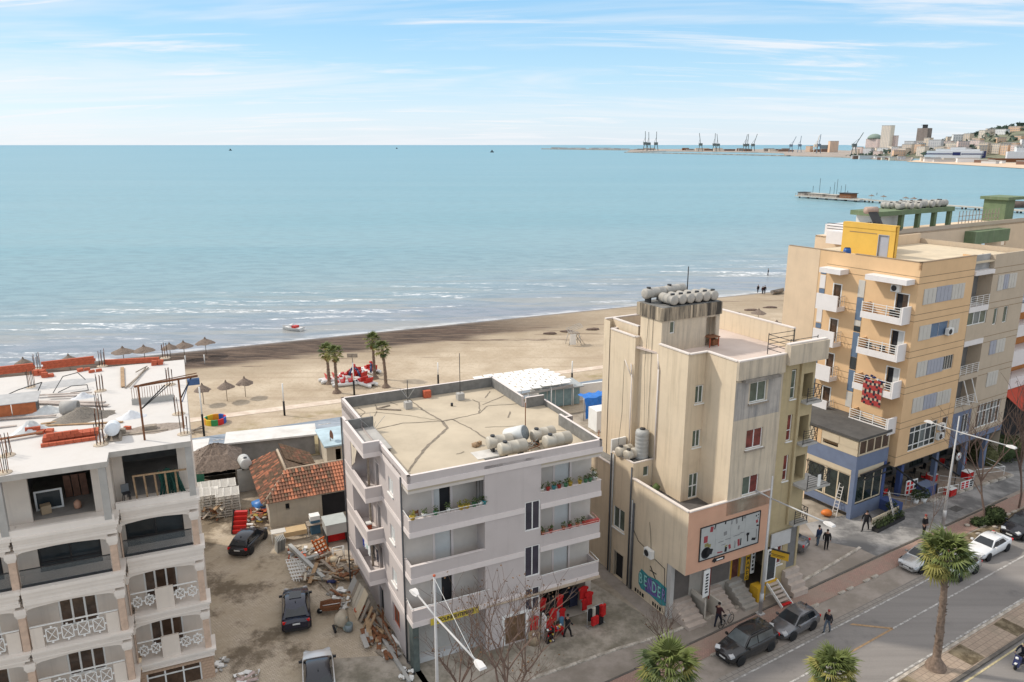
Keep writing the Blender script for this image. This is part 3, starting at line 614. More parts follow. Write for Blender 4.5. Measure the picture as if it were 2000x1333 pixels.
heap('white_sacks', -24.19,46.17, .9, .55, .5, m_bag, 'tied bundle of white and bluish sacks beside the gantry post', 'sacks', rz=LR, seed=7)
heap('white_sacks', -29.38,50.05, .8, .4, .4, m_bag, 'white crumpled sacks behind the long boards', 'sacks', rz=LR, seed=8)
heap('white_sacks', -30.01,47.04, 1.3, .5, .5, m_plas, 'bluish plastic sheet crumpled between the orange shed and the concrete pipe', 'plastic sheet', rz=LR, seed=9)
heap('covered_bags', -28.99,43.56, 1.2, .55, .75, m_plas, 'cement bags under clear plastic in front of the orange shed', 'bags', rz=LR, seed=10)
t = thing('concrete_pipe', 'short grey concrete pipe lying beside the gravel heap', 'pipe', (-28.47,46.84, RZ), LR-.2)
part('shell', MB().lathe([(.36, -.5), (.42, -.5), (.42, .5), (.36, .5), (.36, -.5)], (0, 0, .42), 18, ax=Matrix.Rotation(R(90), 4, 'Y')), m_conc, t)
t = thing('site_shed', 'orange board shed with a sheet roof at the left edge of the hotel roof', 'shed', (-31.78,46.17, RZ), LR)
part('front_board', MB().box(-3, -.02, -.04, 0, .1, .85), mat('orange board', (.42, .13, .05), .8, .2, 3), t); part('front_board', MB().box(.03, 1.35, -.04, 0, .1, .85), MATS['orange board'], t)
part('roof_sheet', MB().obox((-.7, .7, 1.0), (4.4, 1.7, .05), 0, .12), m_tarp, t); part('side_board', MB().box(1.3, 1.34, 0, 1.2, .05, .85), m_dark, t)
m_board = mat('grey formwork boards', (.43, .37, .33), .9, .22, 3)
def board(x0, y0, x1, y1, w_, h, lab, m=None, z=.05, name='plank', cat='plank'):
    c = ((x0+x1)/2, (y0+y1)/2); L = math.hypot(x1-x0, y1-y0)
    return solo(name, MB().obox((0, 0, z+h/2), (L, w_, h)), m or m_board, lab, cat, (*c, RZ), math.atan2(y1-y0, x1-x0))
for i, (a, s) in enumerate(((( -32.41,49.08,-27.35,48.97 ), 'long grey board behind the concrete pipe'), ((-32.01,48.66,-26.69,48.14), 'second long board lying across the roof'), ((-31.58,49.72,-29.78,49.94), 'short board beside the white crumpled sacks'), ((-28.75,44.52,-24.27,45.15), 'thin brown board in front of the gravel heap'), ((-29.06,44.61,-27.97,45.15), 'yellowish board at the left of the gravel heap'), ((-30.04,41.75,-28.01,43.05), 'brown beam running to the brick stack'), ((-31.56,44.08,-30.52,44.52), 'short brown board in front of the orange shed'), ((-32.33,45.51,-29.01,46.17), 'pale board lying in front of the sheds'), ((-32.93,49.94,-29.08,50.61), 'thin pale board left of the starter bars'))):
    board(*a, .28 if i in (0, 1, 5) else .2, .06, s, MATS['rusty steel'] if i == 5 else (m_wood if i in (3, 4) else None), z=.02+.07*(i % 3))
board(-27.74,52.23, -30.20,57.14, .25, .06, 'single brown plank lying towards the sea on the roof', m_wood)
for i, (a, s) in enumerate((((-27.48,51.99,-28.17,57.14), 'first stick of the crossed pair'), ((-27.19,51.99,-28.24,56.86), 'second stick of the crossed pair'), ((-28.35,55.50,-28.25,57.14), 'shortest stick on the crossed pair'))): board(*a, .07, .06, s+' right of the plank on the roof', m_greyw, .04+.06*i)
t = thing('trestle', 'low wooden trestle with a board right of the white tank', 'trestle', (-22.71,43.22, RZ), LR)
part('board', MB().box(-1.6, 1.9, -.15, .1, .0, .06), m_greyw, t); part('block', MB().box(-1.2, -.4, .15, .5, 0, .3), m_greyw, t); part('block', MB().box(.5, 1.3, .2, .6, 0, .28), m_greyw, t)
t = thing('bent_pipes', 'bent thin grey pipes lying on the mortar patch', 'pipes', (-31.84,51.40, RZ), LR)
part('pipe', MB().path([(-.3, -.4, .05), (.3, .6, .9), (1.2, .9, 1.0), (1.7, .2, .6)], .03, 5), m_dark, t); part('pipe', MB().path([(0, -.4, .05), (.8, .0, .3), (1.8, -.1, .3), (1.9, -.7, .05), (.8, -.8, .05)], .03, 5), m_dark, t)
t = thing('bent_pipes', 'bent pipe frame at the left edge behind the orange shed', 'pipes', (-33.71,49.51, RZ), LR)
part('pipe', MB().path([(-1.6, -.4, .05), (.2, .4, .6), (1.6, .6, .9), (1.3, -.2, .3)], .035, 5), m_dark, t)

# ================= CENTRE: mauve apartment block =================
m_mauve = mat('mauve render', (.53, .475, .455), .9, .06, .7, dirt=.22, stain=(.40, .35, .335), streak=.28)
m_band = mat('pale band render', (.70, .63, .60), .9, .05, .8, streak=.12, stain=(.4, .36, .35))
m_cwall = mat('cream loggia wall', (.58, .53, .48), .9, .05)
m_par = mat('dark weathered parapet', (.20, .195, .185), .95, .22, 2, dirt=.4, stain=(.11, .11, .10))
m_mroof = mat('cream screed roof', (.50, .425, .32), .95, .10, .35, dirt=.5, stain=(.36, .30, .225), dsc=.3, bump=.3, bsc=6)
m_tar = mat('bitumen seam', (.22, .185, .145), .9, .3, 3)
m_shut = mat('ribbed shutter', (.45, .43, .40), .6, .08)
m_inshade = mat('painted interior shade', (.025, .025, .028), .9, .2)  # near-black panels; the shade inside is put into their colour
m_drain = mat('dark drainpipe', (.085, .085, .09), .6, .2)
CB = thing('apartment_block', 'mauve grey apartment block with a cream cracked roof and flower balconies, in the centre', 'building', (-6.846, 43.776, 0), R(25.8))
CR = R(25.8); CW = lambda u, v, z=0: (lambda p: (p.x, p.y, z))(Vector((-6.846, 43.776, 0))+Vector((cos(CR), sin(CR), 0))*u+Vector((-sin(CR), cos(CR), 0))*v)
FZ = [3.35, 6.45, 9.6, 12.85]     # band bottoms
UE = 13.75
mb = MB()
wins = [(7.92, 9.05, 8.2, 10.3), (7.92, 9.05, 4.78, 7.05), (7.95, 9.08, 2.15, 3.9)]
wall(mb, PF('F', -1.3), 5.05, 9.1, 0, 13.4, wins+[(6.45, 8.0, .05, 2.15)], .18)
for x in (5.05, 9.1): mb.quad((x, -1.3, 0), (x, 0, 0), (x, 0, 13.2), (x, -1.3, 13.2))
sw = [(1.85, 2.85, 11.0, 12.1), (1.85, 2.85, 7.6, 8.7), (1.8, 2.85, 4.45, 5.5), (1.5, 3.1, 1.2, 2.75)]
wall(mb, PF('S', 0), 0, 15.2, 0, 13.4, sw+[(5.2, 6.2, .1, 2.3), (5.0, 5.8, 10.0, 12.1), (5.0, 5.8, 6.8, 8.9), (5.0, 5.8, 3.7, 5.7)], .2)
wall(mb, PF('E', UE), 0, 4.6, 0, 13.3); wall(mb, PF('E', 14.9), 4.6, 9, 0, 13.3); wall(mb, PF('E', 13.1), 9, 14.6, 0, 13.3)
wall(mb, PF('F', 4.6), UE, 14.9, 0, 13.3); wall(mb, PF('B', 9), 13.1, 14.9, 0, 13.3); wall(mb, PF('B', 15.2), 0, 13.1, 0, 13.3)
part('wall', mb, m_mauve, CB)
mb = MB()
lh = [(2.1, 3.2, f+.38, f+2.5) for f in FZ[:3]]; rh = [(10.85, 12.0, f+.38, f+2.45) for f in FZ[:3]]
wall(mb, PF('F', 0), 0, 5.05, 3.3, 12.9, lh, .12); part('loggia_wall', mb, m_cwall, CB); mb = MB(); wall(mb, PF('F', 0), 9.1, UE, 3.3, 12.9, rh, .12); part('loggia_wall', mb, m_cwall, CB)
mb = MB(); wall(mb, PF('F', -.35), 9.1, UE, 0, 3.35, [(9.5, 13.3, .02, 2.55)], 2.5); wall(mb, PF('F', -.1), 0, 5.05, 0, 3.35, [(.55, 4.9, .45, 2.7)], .15)
mb.quad((9.5, 2.1, 0), (13.3, 2.1, 0), (13.3, 2.1, 2.6), (9.5, 2.1, 2.6)); part('ground_floor_wall', mb, mat('cream ground floor', (.55, .49, .42), .9, .1, 1, dirt=.3, stain=(.36, .32, .27)), CB)
mb = MB(); mb.prism([(0.02, -1.28), (UE-.02, -1.28), (UE-.02, 4.6), (14.88, 4.6), (14.88, 9), (13.08, 9), (13.08, 15.18), (.02, 15.18), (.02, 9.2), (.9, 9.2), (.9, 5.0), (.02, 5.0)], 12.7, 12.86); part('roof', mb, m_mroof, CB)
# parapets (outer skin mauve, inner dark) and bands
def para(x0, y0, x1, y1, zt=13.72, t=.2, inner='R', lab=None):
    a, b = Vector((x0, y0)), Vector((x1, y1)); d = (b-a).normalized(); n = Vector((-d.y, d.x))*(1 if inner == 'L' else -1)
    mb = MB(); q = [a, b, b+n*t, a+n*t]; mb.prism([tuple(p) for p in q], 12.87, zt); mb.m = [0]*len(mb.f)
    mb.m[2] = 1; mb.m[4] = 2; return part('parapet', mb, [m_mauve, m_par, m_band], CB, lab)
para(0, -1.3, UE, -1.3, inner='L'); para(0, 5.0, 0, -1.3, inner='L'); para(0, 15.2, 0, 9.2, inner='L'); para(13.1, 15.2, 0, 15.2, inner='L')
para(UE, -1.3, UE, 4.4, inner='L'); para(14.9, 4.8, 14.9, 9, 13.3, inner='L'); para(13.1, 9.2, 13.1, 15.2, inner='L'); para(14.7, 9.0, 13.1, 9.0, inner='L'); para(UE+.2, 4.6, 14.9, 4.6, 13.3, inner='L')
for f in FZ:
    for a, b in ([(-.03, 7.9), (9.08, UE+.03)] if f < 12 else [(-.03, UE+.03)]): part('band', MB().box(a, b, -1.36, -1.25, f, f+.36), m_band, CB)
for f in FZ:
    s_ = MB(); s_.box(-.035, .02, -1.24, 4.9, f, f+.34); part('band', s_, m_band, CB)
for i, f in enumerate(FZ[:3]):
    fl = MB().box(.02, 5.03, -1.24, -.01, f+.02, f+.34).box(9.12, UE-.02, -1.24, -.01, f+.02, f+.34)
    part('balcony_floor', fl, m_conc, CB, stuff=False)
    for a, b, e in ((0, 5.05, 0), (9.1, UE, 1)):
        pm = MB().box(a, b, -1.3, -1.16, f+.362, f+1.16)
        if e: pm.box(b-.14, b, -1.158, 0, f+.362, f+1.16)
        else: pm.box(a, a+.14, -1.158, -.05, f+.362, f+1.16)
        part('balcony_parapet', pm, m_mauve, CB)
        cp = MB().box(a-.02, b+.02, -1.33, -1.13, f+1.162, f+1.2)
        part('coping', cp, m_band, CB)
part('ceiling', MB().box(0.02, 5.03, -1.24, -.01, 12.5, 12.69), m_cwall, CB); part('ceiling', MB().box(9.12, UE-.02, -1.24, -.01, 12.5, 12.69), m_cwall, CB)
pf = PF('F', -1.3)
for w_ in wins: window(CB, pf, *w_, n=2, depth=.08, gm=mat('bluish dark glass', (.055, .05, .065), .15, .25, 1), fw=.07, rows=(3.1,) if w_[2] < 3 else ())
def door(par, pf, s0, s1, z0, z1, fm, dm, depth=.1, fw=.16, lab=None, split=0):
    mb = MB(); pbox(mb, pf, s0-fw, s0, z0, z1+fw, -depth+.02, .03); pbox(mb, pf, s1, s1+fw, z0, z1+fw, -depth+.02, .03); pbox(mb, pf, s0, s1, z1, z1+fw, -depth+.02, .03)
    o = part('door', mb, fm, par, lab); lf = MB(); pbox(lf, pf, s0+.01, s0+(s1-s0)*(1-split)-.01, z0, z1-.01, -depth-.04, -depth); part('leaf', lf, dm, o)
    if split: l2 = MB(); pbox(l2, pf, s0+(s1-s0)*(1-split), s1-.01, z0, z1-.01, -depth-.08, -depth-.05); part('opening', l2, m_inshade, o)  # solid panel, painted dark to stand in for the shaded room behind
    return o
m_leaf = mat('grey white door', (.60, .61, .60), .55, .05)
for i, h in enumerate(lh): door(CB, PF('F', 0), *h, m_band, m_leaf, split=.62 if i in (0, 2) else 0)
for h in rh: door(CB, PF('F', 0), *h, m_band, m_leaf)
door(CB, pf, 6.45, 8.0, .05, 2.15, m_white, mat('brown glazed door', (.15, .09, .05), .4, .3, 3), fw=.2, lab='white framed street door')
mb = MB(); mb.box(4.62, 4.78, -1.1, -.9, 10.8, 12.5).box(4.82, 5.0, -1.1, -.9, 10.8, 12.5); part('awning_roll', mb, mat('dark grey cloth', (.12, .115, .11), .9), CB)
for h in sw[:3]:
    window(CB, PF('S', 0), *h, n=2, depth=.1, gm=m_leaf, fw=.06, sill=True, name='shuttered_window')
window(CB, PF('S', 0), *sw[3], n=2, depth=.18, fm=m_brick, gm=mat('brown boarding', (.15, .07, .045), .8, .3, 3), name='boarded_window')
door(CB, PF('S', 0), 5.2, 6.2, .1, 2.3, m_mauve, m_inshade, lab='dark side doorway')
for f in FZ[:3]: door(CB, PF('S', 0), 5.0, 5.8, f+.38, f+2.4, m_band, m_leaf, split=.5, fw=.08)
# side balcony stack (projects 1.1 m)
X = -1.15
for i, f in enumerate(FZ):
    top = i == 3
    mb = MB().box(X, -.005, 4.5, 10.2, f, f+.34); part('band', mb, m_band, CB)
    pm = MB().box(X, X+.13, 4.5, 10.2, f+.342, f+1.05).box(X+.132, -.005, 4.5, 4.63, f+.342, f+1.05); part('balcony_parapet', pm, m_mauve, CB)
    part('coping', MB().box(X-.02, X+.16, 4.48, 10.2, f+1.052, f+1.1).box(X+.162, -.005, 4.48, 4.66, f+1.052, f+1.1), m_band, CB)
    if not top:
        bx = MB(); wall(bx, PF('S', X+.01), 8.0, 10.19, f+1.1, FZ[i+1]); bx.quad((X, 8, f+.34), (0, 8, f+.34), (0, 8, FZ[i+1]), (X, 8, FZ[i+1])); part('wall', bx, m_mauve, CB)
        part('post', MB().box(X+.02, X+.14, 4.55, 4.67, f+1.1, FZ[i+1]) if i == 99 else MB().box(-.42, -.28, 6.4, 6.54, f+.34, FZ[i+1]), m_greyw, CB)
part('roof', MB().box(X+.14, .88, 4.64, 9.18, 13.16, 13.22), m_conc, CB); part('parapet', MB().box(-1.13, .9, 9.2, 9.35, 13.2, 13.95), m_par, CB)
# ground floor: shutter, post, plinth, pipes
sh = MB()
for k in range(22): sh.box(.57, 4.88, -.08, -.055, .46+k*.102, .46+k*.102+.09)
o = part('roller_shutter', sh, m_shut, CB, stuff=True)
part('plinth', MB().box(.4, 5.03, -.5, -.11, 0, .42), mat('whitewashed plinth', (.55, .54, .53), .9, .1, dirt=.3), CB)
part('corner_post', MB().box(.02, .42, -1.2, -.45, 0, 3.34), mat('green grey post', (.10, .12, .11), .8, .3, 2), CB)
part('drainpipe', MB().path([(-.08, -.12, 13.2), (-.08, -.12, .1)], .06, 7).path([(-.08, -.12, .1), (.1, -.4, .05)], .06, 7), m_drain, CB)
part('drainpipe', MB().path([(X-.07, 10.15, 13.9), (X-.07, 10.15, .3)], .055, 7), m_drain, CB)
part('gutter', MB().box(9.15, UE+.05, -1.5, -1.37, 3.36, 3.5).path([(5.1, -1.42, 3.45), (9.2, -1.45, 3.42)], .07, 6), mat('tan cable duct', (.46, .37, .28), .8), CB)
for a, b in ((9.15, UE-.05),):
    for f, m in ((FZ[0], m_white), (FZ[1], mat('red white rail', (.62, .30, .26), .5, .3, 3))):
        rl = MB().path([(a, -1.4, f+1.36), (b, -1.4, f+1.36), (b+.1, -.1, f+1.36)], .03, 6)
        for k in range(5): rl.tube((a+.3+k*1.0, -1.3, f+1.2), (a+.3+k*1.0, -1.4, f+1.36), .018, 5)
        part('handrail', rl, m, CB)
rl = MB().path([(.05, -.1, FZ[0]+1.4), (-.05, -1.35, FZ[0]+1.36), (5.3, -1.38, FZ[0]+1.36)], .03, 6); part('handrail', rl, m_white, CB)
rl = MB().path([(-.02, -.2, FZ[2]+1.42), (-.02, -1.4, FZ[2]+1.4), (4.9, -1.42, FZ[2]+1.4)], .022, 5); part('handrail', rl, m_white, CB)
# roof seams
for pts, w_ in (([(6.1, 8.9), (5.9, 7.4), (3.6, 4.9), (2.2, 3.2), (.9, 1.2)], .2), ([(6.1, 8.9), (5.6, 12), (5.5, 15.0)], .15), ([(6.1, 8.9), (3.3, 9.8), (1.1, 9.4)], .12), ([(1.1, 9.4), (.95, 7.2), (.6, 4.2)], .14), ([(6.1, 8.9), (6.9, 9.0), (7.4, 6.6), (7.75, 2.9)], .12), ([(6.3, 8.8), (9.3, 9.3), (10.5, 10.6), (13.0, 10.0)], .1), ([(9.3, 9.3), (10.3, 11.6), (10.1, 12.6)], .1), ([(10.3, 11.0), (12.9, 12.4)], .09), ([(6.0, 9.0), (4.2, 11.2), (2.2, 13.0), (.6, 13.2)], .07), ([(8.4, 6.3), (10.6, 5.6)], .06), ([(1.2, 14.6), (1.4, 13.4), (.6, 12.2)], .08), ([(2.6, 14.8), (2.4, 13.6)], .09), ([(3.9, 14.9), (4.2, 13.9)], .09), ([(12.3, 13.9), (11.2, 12.5)], .1), ([(10.9, 7.4), (11.6, 8.6)], .12), ([(1.8, 12.2), (2.3, 13.3)], .09), ([(4.7, 2.5), (5.3, 2.7)], .1), ([(12.6, 3.6), (13.4, 3.2)], .08)):
    r2 = random.Random(int(pts[0][0]*91)); P_ = []
    for (a, b), (c, d) in zip(pts, pts[1:]):
        n = max(2, int(math.hypot(c-a, d-b)/.35))
        for k in range(n): P_.append((a+(c-a)*k/n+r2.uniform(-.05, .05), b+(d-b)*k/n+r2.uniform(-.05, .05)))
    P_.append(pts[-1]); mb = MB()
    for k, p in enumerate(P_):
        q_ = P_[min(k+1, len(P_)-1)]; o_ = P_[max(k-1, 0)]; dx, dy = q_[0]-o_[0], q_[1]-o_[1]; L = math.hypot(dx, dy) or 1; ww = w_*r2.uniform(.32, .62)
        mb.v += [(p[0]-dy/L*ww, p[1]+dx/L*ww, 12.875), (p[0]+dy/L*ww, p[1]-dx/L*ww, 12.875)]
    for k in range(len(P_)-1): mb.f.append([2*k, 2*k+1, 2*k+3, 2*k+2]); mb.m.append(0); mb.s.append(False)
    part('roof_seam', mb, m_tar, CB)
part('roof_patch', MB().box(5.6, 7.4, 1.0, 2.3, 12.862, 12.9), mat('white patch', (.6, .57, .53), .9), CB); part('roof_patch', MB().box(6.0, 7.4, .75, .95, 12.862, 12.93), m_par, CB)
# roof things
m_tank = mat('cream galvanised tank', (.50, .455, .38), .55, .12, 1.5, dirt=.45, stain=(.38, .28, .18), metal=.15)
def htank(name, lab, x, y, z, rz, L=2.0, r=.5, m=None, grp=None, legs=.22):
    t = thing(name, lab, 'water tank', (x, y, z), rz, grp); m = m or m_tank
    ax = Matrix.Rotation(R(90), 4, 'Y')
    part('drum', MB().lathe([(0, -L/2-.07), (r*.6, -L/2-.05), (r*.97, -L/2), (r, -L/2+.04), (r, -L*.17), (r+.012, -L*.165), (r, -L*.16), (r, L*.16), (r+.012, L*.165), (r, L*.17), (r, L/2-.04), (r*.97, L/2), (r*.6, L/2+.05), (0, L/2+.07)], (0, 0, r+legs), 20, ax=ax), m, t)
    part('cradle', MB().box(-L*.35, -L*.27, -r*.7, r*.7, 0, legs+.12).box(L*.27, L*.35, -r*.7, r*.7, 0, legs+.12), m_dark, t)
    part('hatch', MB().tube((-L*.3, 0, 2*r+legs-.04), (-L*.3, 0, 2*r+legs+.09), .16, 10), m_dark, t); return t
htank('water_tank', 'front left cream cylinder tank on the mauve roof, closest to the roof edge', *CW(7.9, .5, 12.87)[:2], 12.87, CR+.02, 1.9, .45)
htank('water_tank', 'cream cylinder tank behind the front left one on the mauve roof', *CW(7.6, 1.9, 12.87)[:2], 12.87, CR-.05, 1.75, .43)
htank('water_tank', 'front right cream cylinder tank on the mauve roof beside the thin pole', *CW(11.2, .35, 12.87)[:2], 12.87, CR+.06, 1.95, .46)
htank('water_tank', 'cream cylinder tank behind the front right one on the mauve roof', *CW(10.9, 1.9, 12.87)[:2], 12.87, CR+.08, 1.75, .42)
t = thing('solar_boiler', 'tipped pale drum with a grey disc end behind the cream tanks', 'drum', CW(9.0, 2.3, 12.87), CR+.3)
part('drum', MB().lathe([(0, -.8), (.5, -.78), (.55, -.7), (.55, .7), (.5, .75)], (0, 0, .75), 20, ax=Matrix.Rotation(R(68), 4, 'X') @ Matrix.Rotation(R(20), 4, 'Y')), mat('pale drum', (.62, .62, .60), .5), t)
part('end_disc', MB().lathe([(0, .80), (.5, .79), (.5, .76)], (0, 0, .75), 20, ax=Matrix.Rotation(R(68), 4, 'X') @ Matrix.Rotation(R(20), 4, 'Y')), mat('grey tiled disc', (.20, .22, .23), .6, .3, 8), t)
part('frame', MB().bar((-.5, -.4, 0), (-.3, 0, .5), .06).bar((.5, -.4, 0), (.3, 0, .5), .06).bar((0, .6, 0), (0, .2, .5), .06), m_dark, t)
t = thing('plumbing', 'tangle of pipes and valves between the two tank pairs on the mauve roof', 'pipes', CW(9.6, 1.2, 12.87), CR)
r2 = random.Random(8)
for k in range(7): part('pipe', MB().path([(r2.uniform(-.8, .8), r2.uniform(-.7, .9), .03), (r2.uniform(-.5, .5), r2.uniform(-.5, .7), .35), (r2.uniform(-.8, .8), r2.uniform(-.5, .8), r2.uniform(.1, .8))], .03, 5), m_rust if k % 3 == 0 else m_steel, t)
def antenna(lab, u, v, h, arms=True):
    t = thing('aerial', lab, 'aerial', CW(u, v, 12.87), CR)
    part('base_block', MB().box(-.28, .28, -.28, .28, 0, .55), m_conc, t); part('mast', MB().tube((0, 0, .5), (0, 0, h), .03, 6), m_dark, t)
    if arms:
        for k in range(5): part('arm', MB().tube((0, 0, .8), (.6*cos(k*1.3), .6*sin(k*1.3), 1.6+.2*(k % 2)), .018, 5), m_steel, t)
antenna('short aerial with spread wires on a concrete block, left on the mauve roof', 4.7, 12.8, 2.3); antenna('tall thin mast on a concrete block at the back of the mauve roof', 9.2, 13.0, 3.9, False)
t = thing('pole', 'thin rusty pole standing between the tanks on the mauve roof', 'pole', CW(10.2, 3.2, 12.87)); part('mast', MB().tube((0, 0, 0), (0, 0, 2.6), .035, 6), m_rust, t)
t = thing('drying_rack', 'small wire umbrella aerial at the roof notch of the mauve block', 'aerial', CW(.8, 9.0, 12.87))
for k in range(4): part('wire', MB().tube((0, 0, .1), (.9*cos(k*1.57+.4), .9*sin(k*1.57+.4), 1.1), .016, 5), m_steel, t)
solo('clay_block', MB().box(-.3, .3, -.2, .2, 0, .6), m_brick, 'red clay flue block standing at the back parapet of the mauve roof', 'block', CW(6.95, 14.7, 12.87), CR)
solo('timber', MB().obox((0, 0, .05), (2.0, .14, .08), 0).obox((-.6, .5, .05), (1.2, .14, .08), .9), m_greyw, 'two weathered boards lying at an angle on the mauve roof', 'boards', CW(3.2, 13.1, 12.87), CR-.6)
solo('rubbish_heap', MB().blob((0, 0, .12), (.35, .25, .2), 1, .4).obox((.3, .1, .15), (.3, .2, .25), .5), mat('scrap wood', (.30, .20, .12), .9, .5, 8), 'scrap heap left of the front left tank on the mauve roof', 'rubbish', CW(6.4, 3.2, 12.87), CR)
solo('roof_vent', MB().tube((0, 0, 0), (0, 0, .25), .1, 8), m_dark, 'small black vent stub near the tall mast on the mauve roof', 'vent', CW(8.0, 11.8, 12.87))
# flower pots along the balconies
m_leafg = mat('pot foliage', (.07, .10, .03), .8, .5, 6); m_leafy = mat('yellow foliage', (.20, .19, .04), .8, .4, 6)
POTC = {'white': m_white, 'red': mat('red glazed pot', (.42, .04, .035), .4), 'teal': mat('teal pot', (.06, .30, .34), .4), 'yellow': mat('yellow pot', (.55, .38, .06), .5), 'green': mat('green pot', (.08, .24, .13), .5), 'terracotta': mat('terracotta pot', (.42, .17, .09), .8)}
def pot(loc, colr, lab, r=.15, h=.24, fol=None, seed=0):
    r2 = random.Random(seed); t = thing('flower_pot', lab, 'plant pot', loc, r2.uniform(0, 6), 'flower pots on the balcony edges')
    part('pot', MB().lathe([(0, 0), (r*.7, 0), (r, h*.9), (r*1.1, h*.9), (r*1.1, h), (r*.8, h)], n=10), POTC[colr], t)
    f = MB()
    for k in range(26):
        a = r2.uniform(0, 6.28); q_ = r2.uniform(.02, r*1.5); z = h+r2.uniform(0, .3); c = Vector((q_*cos(a), q_*sin(a), z)); e = Vector((r2.uniform(-1, 1), r2.uniform(-1, 1), r2.uniform(-.3, 1))).normalized()*.12; s_ = e.cross(Vector((0, 0, 1))).normalized()*.05
        f.quad(c-e*.3, c+s_, c+e, c-s_)
    part('foliage', f, fol or m_leafg, t)
pz = FZ[2]+1.2
for k, (u, c, s) in enumerate(((.25, 'yellow', 'at the left corner of the top left balcony'), (1.0, 'white', 'second from the left corner on the top left balcony'), (1.75, 'green', 'left of the open door on the top left balcony'), (2.6, 'white', 'in front of the open door on the top left balcony'), (3.45, 'yellow', 'right of the open door on the top left balcony'), (3.85, 'yellow', 'beside its yellow twin on the top left balcony'), (4.35, 'green', 'left of the white bowl on the top left balcony'), (4.75, 'white', 'beside the blue pot on the top left balcony'), (5.05, 'teal', 'at the right end of the top left balcony'))): pot(CW(u, -1.24, pz), c, f'{c} pot {s}', seed=k, r=.15 if c != 'yellow' else .19, fol=m_leafy if c == 'yellow' else None)
for k, (u, c, s) in enumerate(((9.2, 'white', 'at the left end'), (9.65, 'red', 'second from the left end'), (10.1, 'teal', 'between the two red pots'), (10.5, 'red', 'right of the teal pot'), (11.0, 'green', 'left of the yellow one by the door'), (11.35, 'yellow', 'in front of the door'), (12.1, 'yellow', 'right of the door with a dark bush'), (12.55, 'green', 'right of the dark bush'), (12.9, 'green', 'left of the white one at the corner'), (13.3, 'white', 'at the corner'))): pot(CW(u, -1.24, pz), c, f'{c} pot {s} of the top right balcony', seed=20+k, fol=m_leafy if c == 'yellow' else None)
pot(CW(13.65, -.5, pz), 'white', 'white pot on the side end of the top right balcony', seed=40, r=.18)
for k, u in enumerate((9.3, 9.9, 10.9, 11.4, 12.0, 12.5)): pot(CW(u, -1.22, FZ[1]+1.2), 'red' if k % 2 else 'terracotta', f"{'red' if k % 2 else 'terracotta'} pot {('at the left end', 'second from the left end', 'left of the middle', 'right of the middle', 'second from the red trough', 'next to the red trough')[k]} of the middle right balcony", seed=50+k)
solo('flower_trough', MB().box(-.6, .6, -.12, .12, 0, .2), POTC['red'], 'long red trough at the right corner of the middle right balcony', 'planter', CW(13.1, -1.2, FZ[1]+1.2), CR)
t = thing('chair', 'dark red wooden chair on the top left balcony', 'chair', CW(.75, -.7, FZ[2]+.36), CR+.3)
part('seat', MB().box(-.22, .22, -.22, .22, .42, .47), POTC['red'], t)
part('backrest', MB().box(-.2, .2, .18, .22, .62, .72).box(-.2, .2, .18, .22, .82, .95) if 0 else MB().box(-.2, .2, .18, .22, .8, .98), m_rust, t)
for a in (-1, 1):
    part('leg', MB().box(a*.2-.02, a*.2+.02, -.22, -.18, 0, .42), m_rust, t); part('leg', MB().box(a*.2-.02, a*.2+.02, .18, .22, 0, 1.0), m_rust, t)
# washing on the lowest side balcony
wl = FZ[0]+.3
for k, (v, c, s, h) in enumerate(((7.4, (.03, .05, .25), 'dark blue towel', 1.0), (6.9, (.75, .75, .78), 'white shirt', .9), (6.45, (.45, .62, .60), 'pale green cloth', .7), (6.0, (.72, .72, .72), 'white trousers', 1.0), (5.5, (.03, .03, .035), 'black trousers', 1.1), (5.1, (.35, .30, .28), 'brown pullover', .8), (4.8, (.025, .025, .04), 'black jacket', .9))):
    mb = MB(); n = 5
    for i in range(n+1):
        for j in range(4): mb.v.append((.06*sin(i*1.9+j)*j/3, (i/n-.5)*.42, -h*j/3))
    for i in range(n):
        for j in range(3): mb.f.append([i*4+j, i*4+j+1, (i+1)*4+j+1, (i+1)*4+j]); mb.m.append(0); mb.s.append(True)
    solo('washing', mb, mat('cloth '+s, c, .95, .2, 4), s+' hanging on the side balcony washing line', 'laundry', CW(-.7+(.25 if k > 3 else 0), v, wl+2.25), CR, 'laundry on the side balcony')
solo('washing_line', MB().tube((-.7, 8, wl+2.27), (-.45, 4.6, wl+2.27), .01, 4), m_white, 'thin washing line along the lowest side balcony of the mauve block', 'line', CW(0, 0), CR)
mb = MB()
for i in range(7):
    for j in range(4): mb.v.append((X+.02+.05*sin(i*1.3+j), 8.0-1.5*i/6*(1-.15*j/3), 12.8-1.9*j/3*(1-.55*i/6)))
for i in range(6):
    for j in range(3): mb.f.append([i*4+j, i*4+j+1, (i+1)*4+j+1, (i+1)*4+j]); mb.m.append(0); mb.s.append(True)
solo('sun_curtain', mb, mat('cream curtain cloth', (.62, .54, .43), .95, .08), 'cream curtain hanging from the top side balcony', 'curtain', CW(0, 0), CR)
t = thing('stool', 'orange stool with white cushion on the middle side balcony', 'stool', CW(-.6, 6.2, FZ[1]+.35), CR); part('seat', MB().box(-.2, .2, -.2, .2, .4, .5), POTC['white'], t); part('leg_frame', MB().box(-.18, .18, -.18, .18, 0, .4), m_brick, t)
# yellow shop banner
t = thing('shop_banner', 'yellow banner with black capital letters on the first balcony of the mauve block', 'sign', CW(1.15, -1.42, 3.25), CR)
part('board', MB().box(0, 3.35, -.03, 0, 0, .46), mat('yellow banner', (.60, .46, .06), .6, .12, 2), t)
text(t, '...TOLINE SHTEPIAKE', .36, (1.68, -.035, .24), (R(90), 0, 0), m_black, .004, sx=.80, bold=.012)
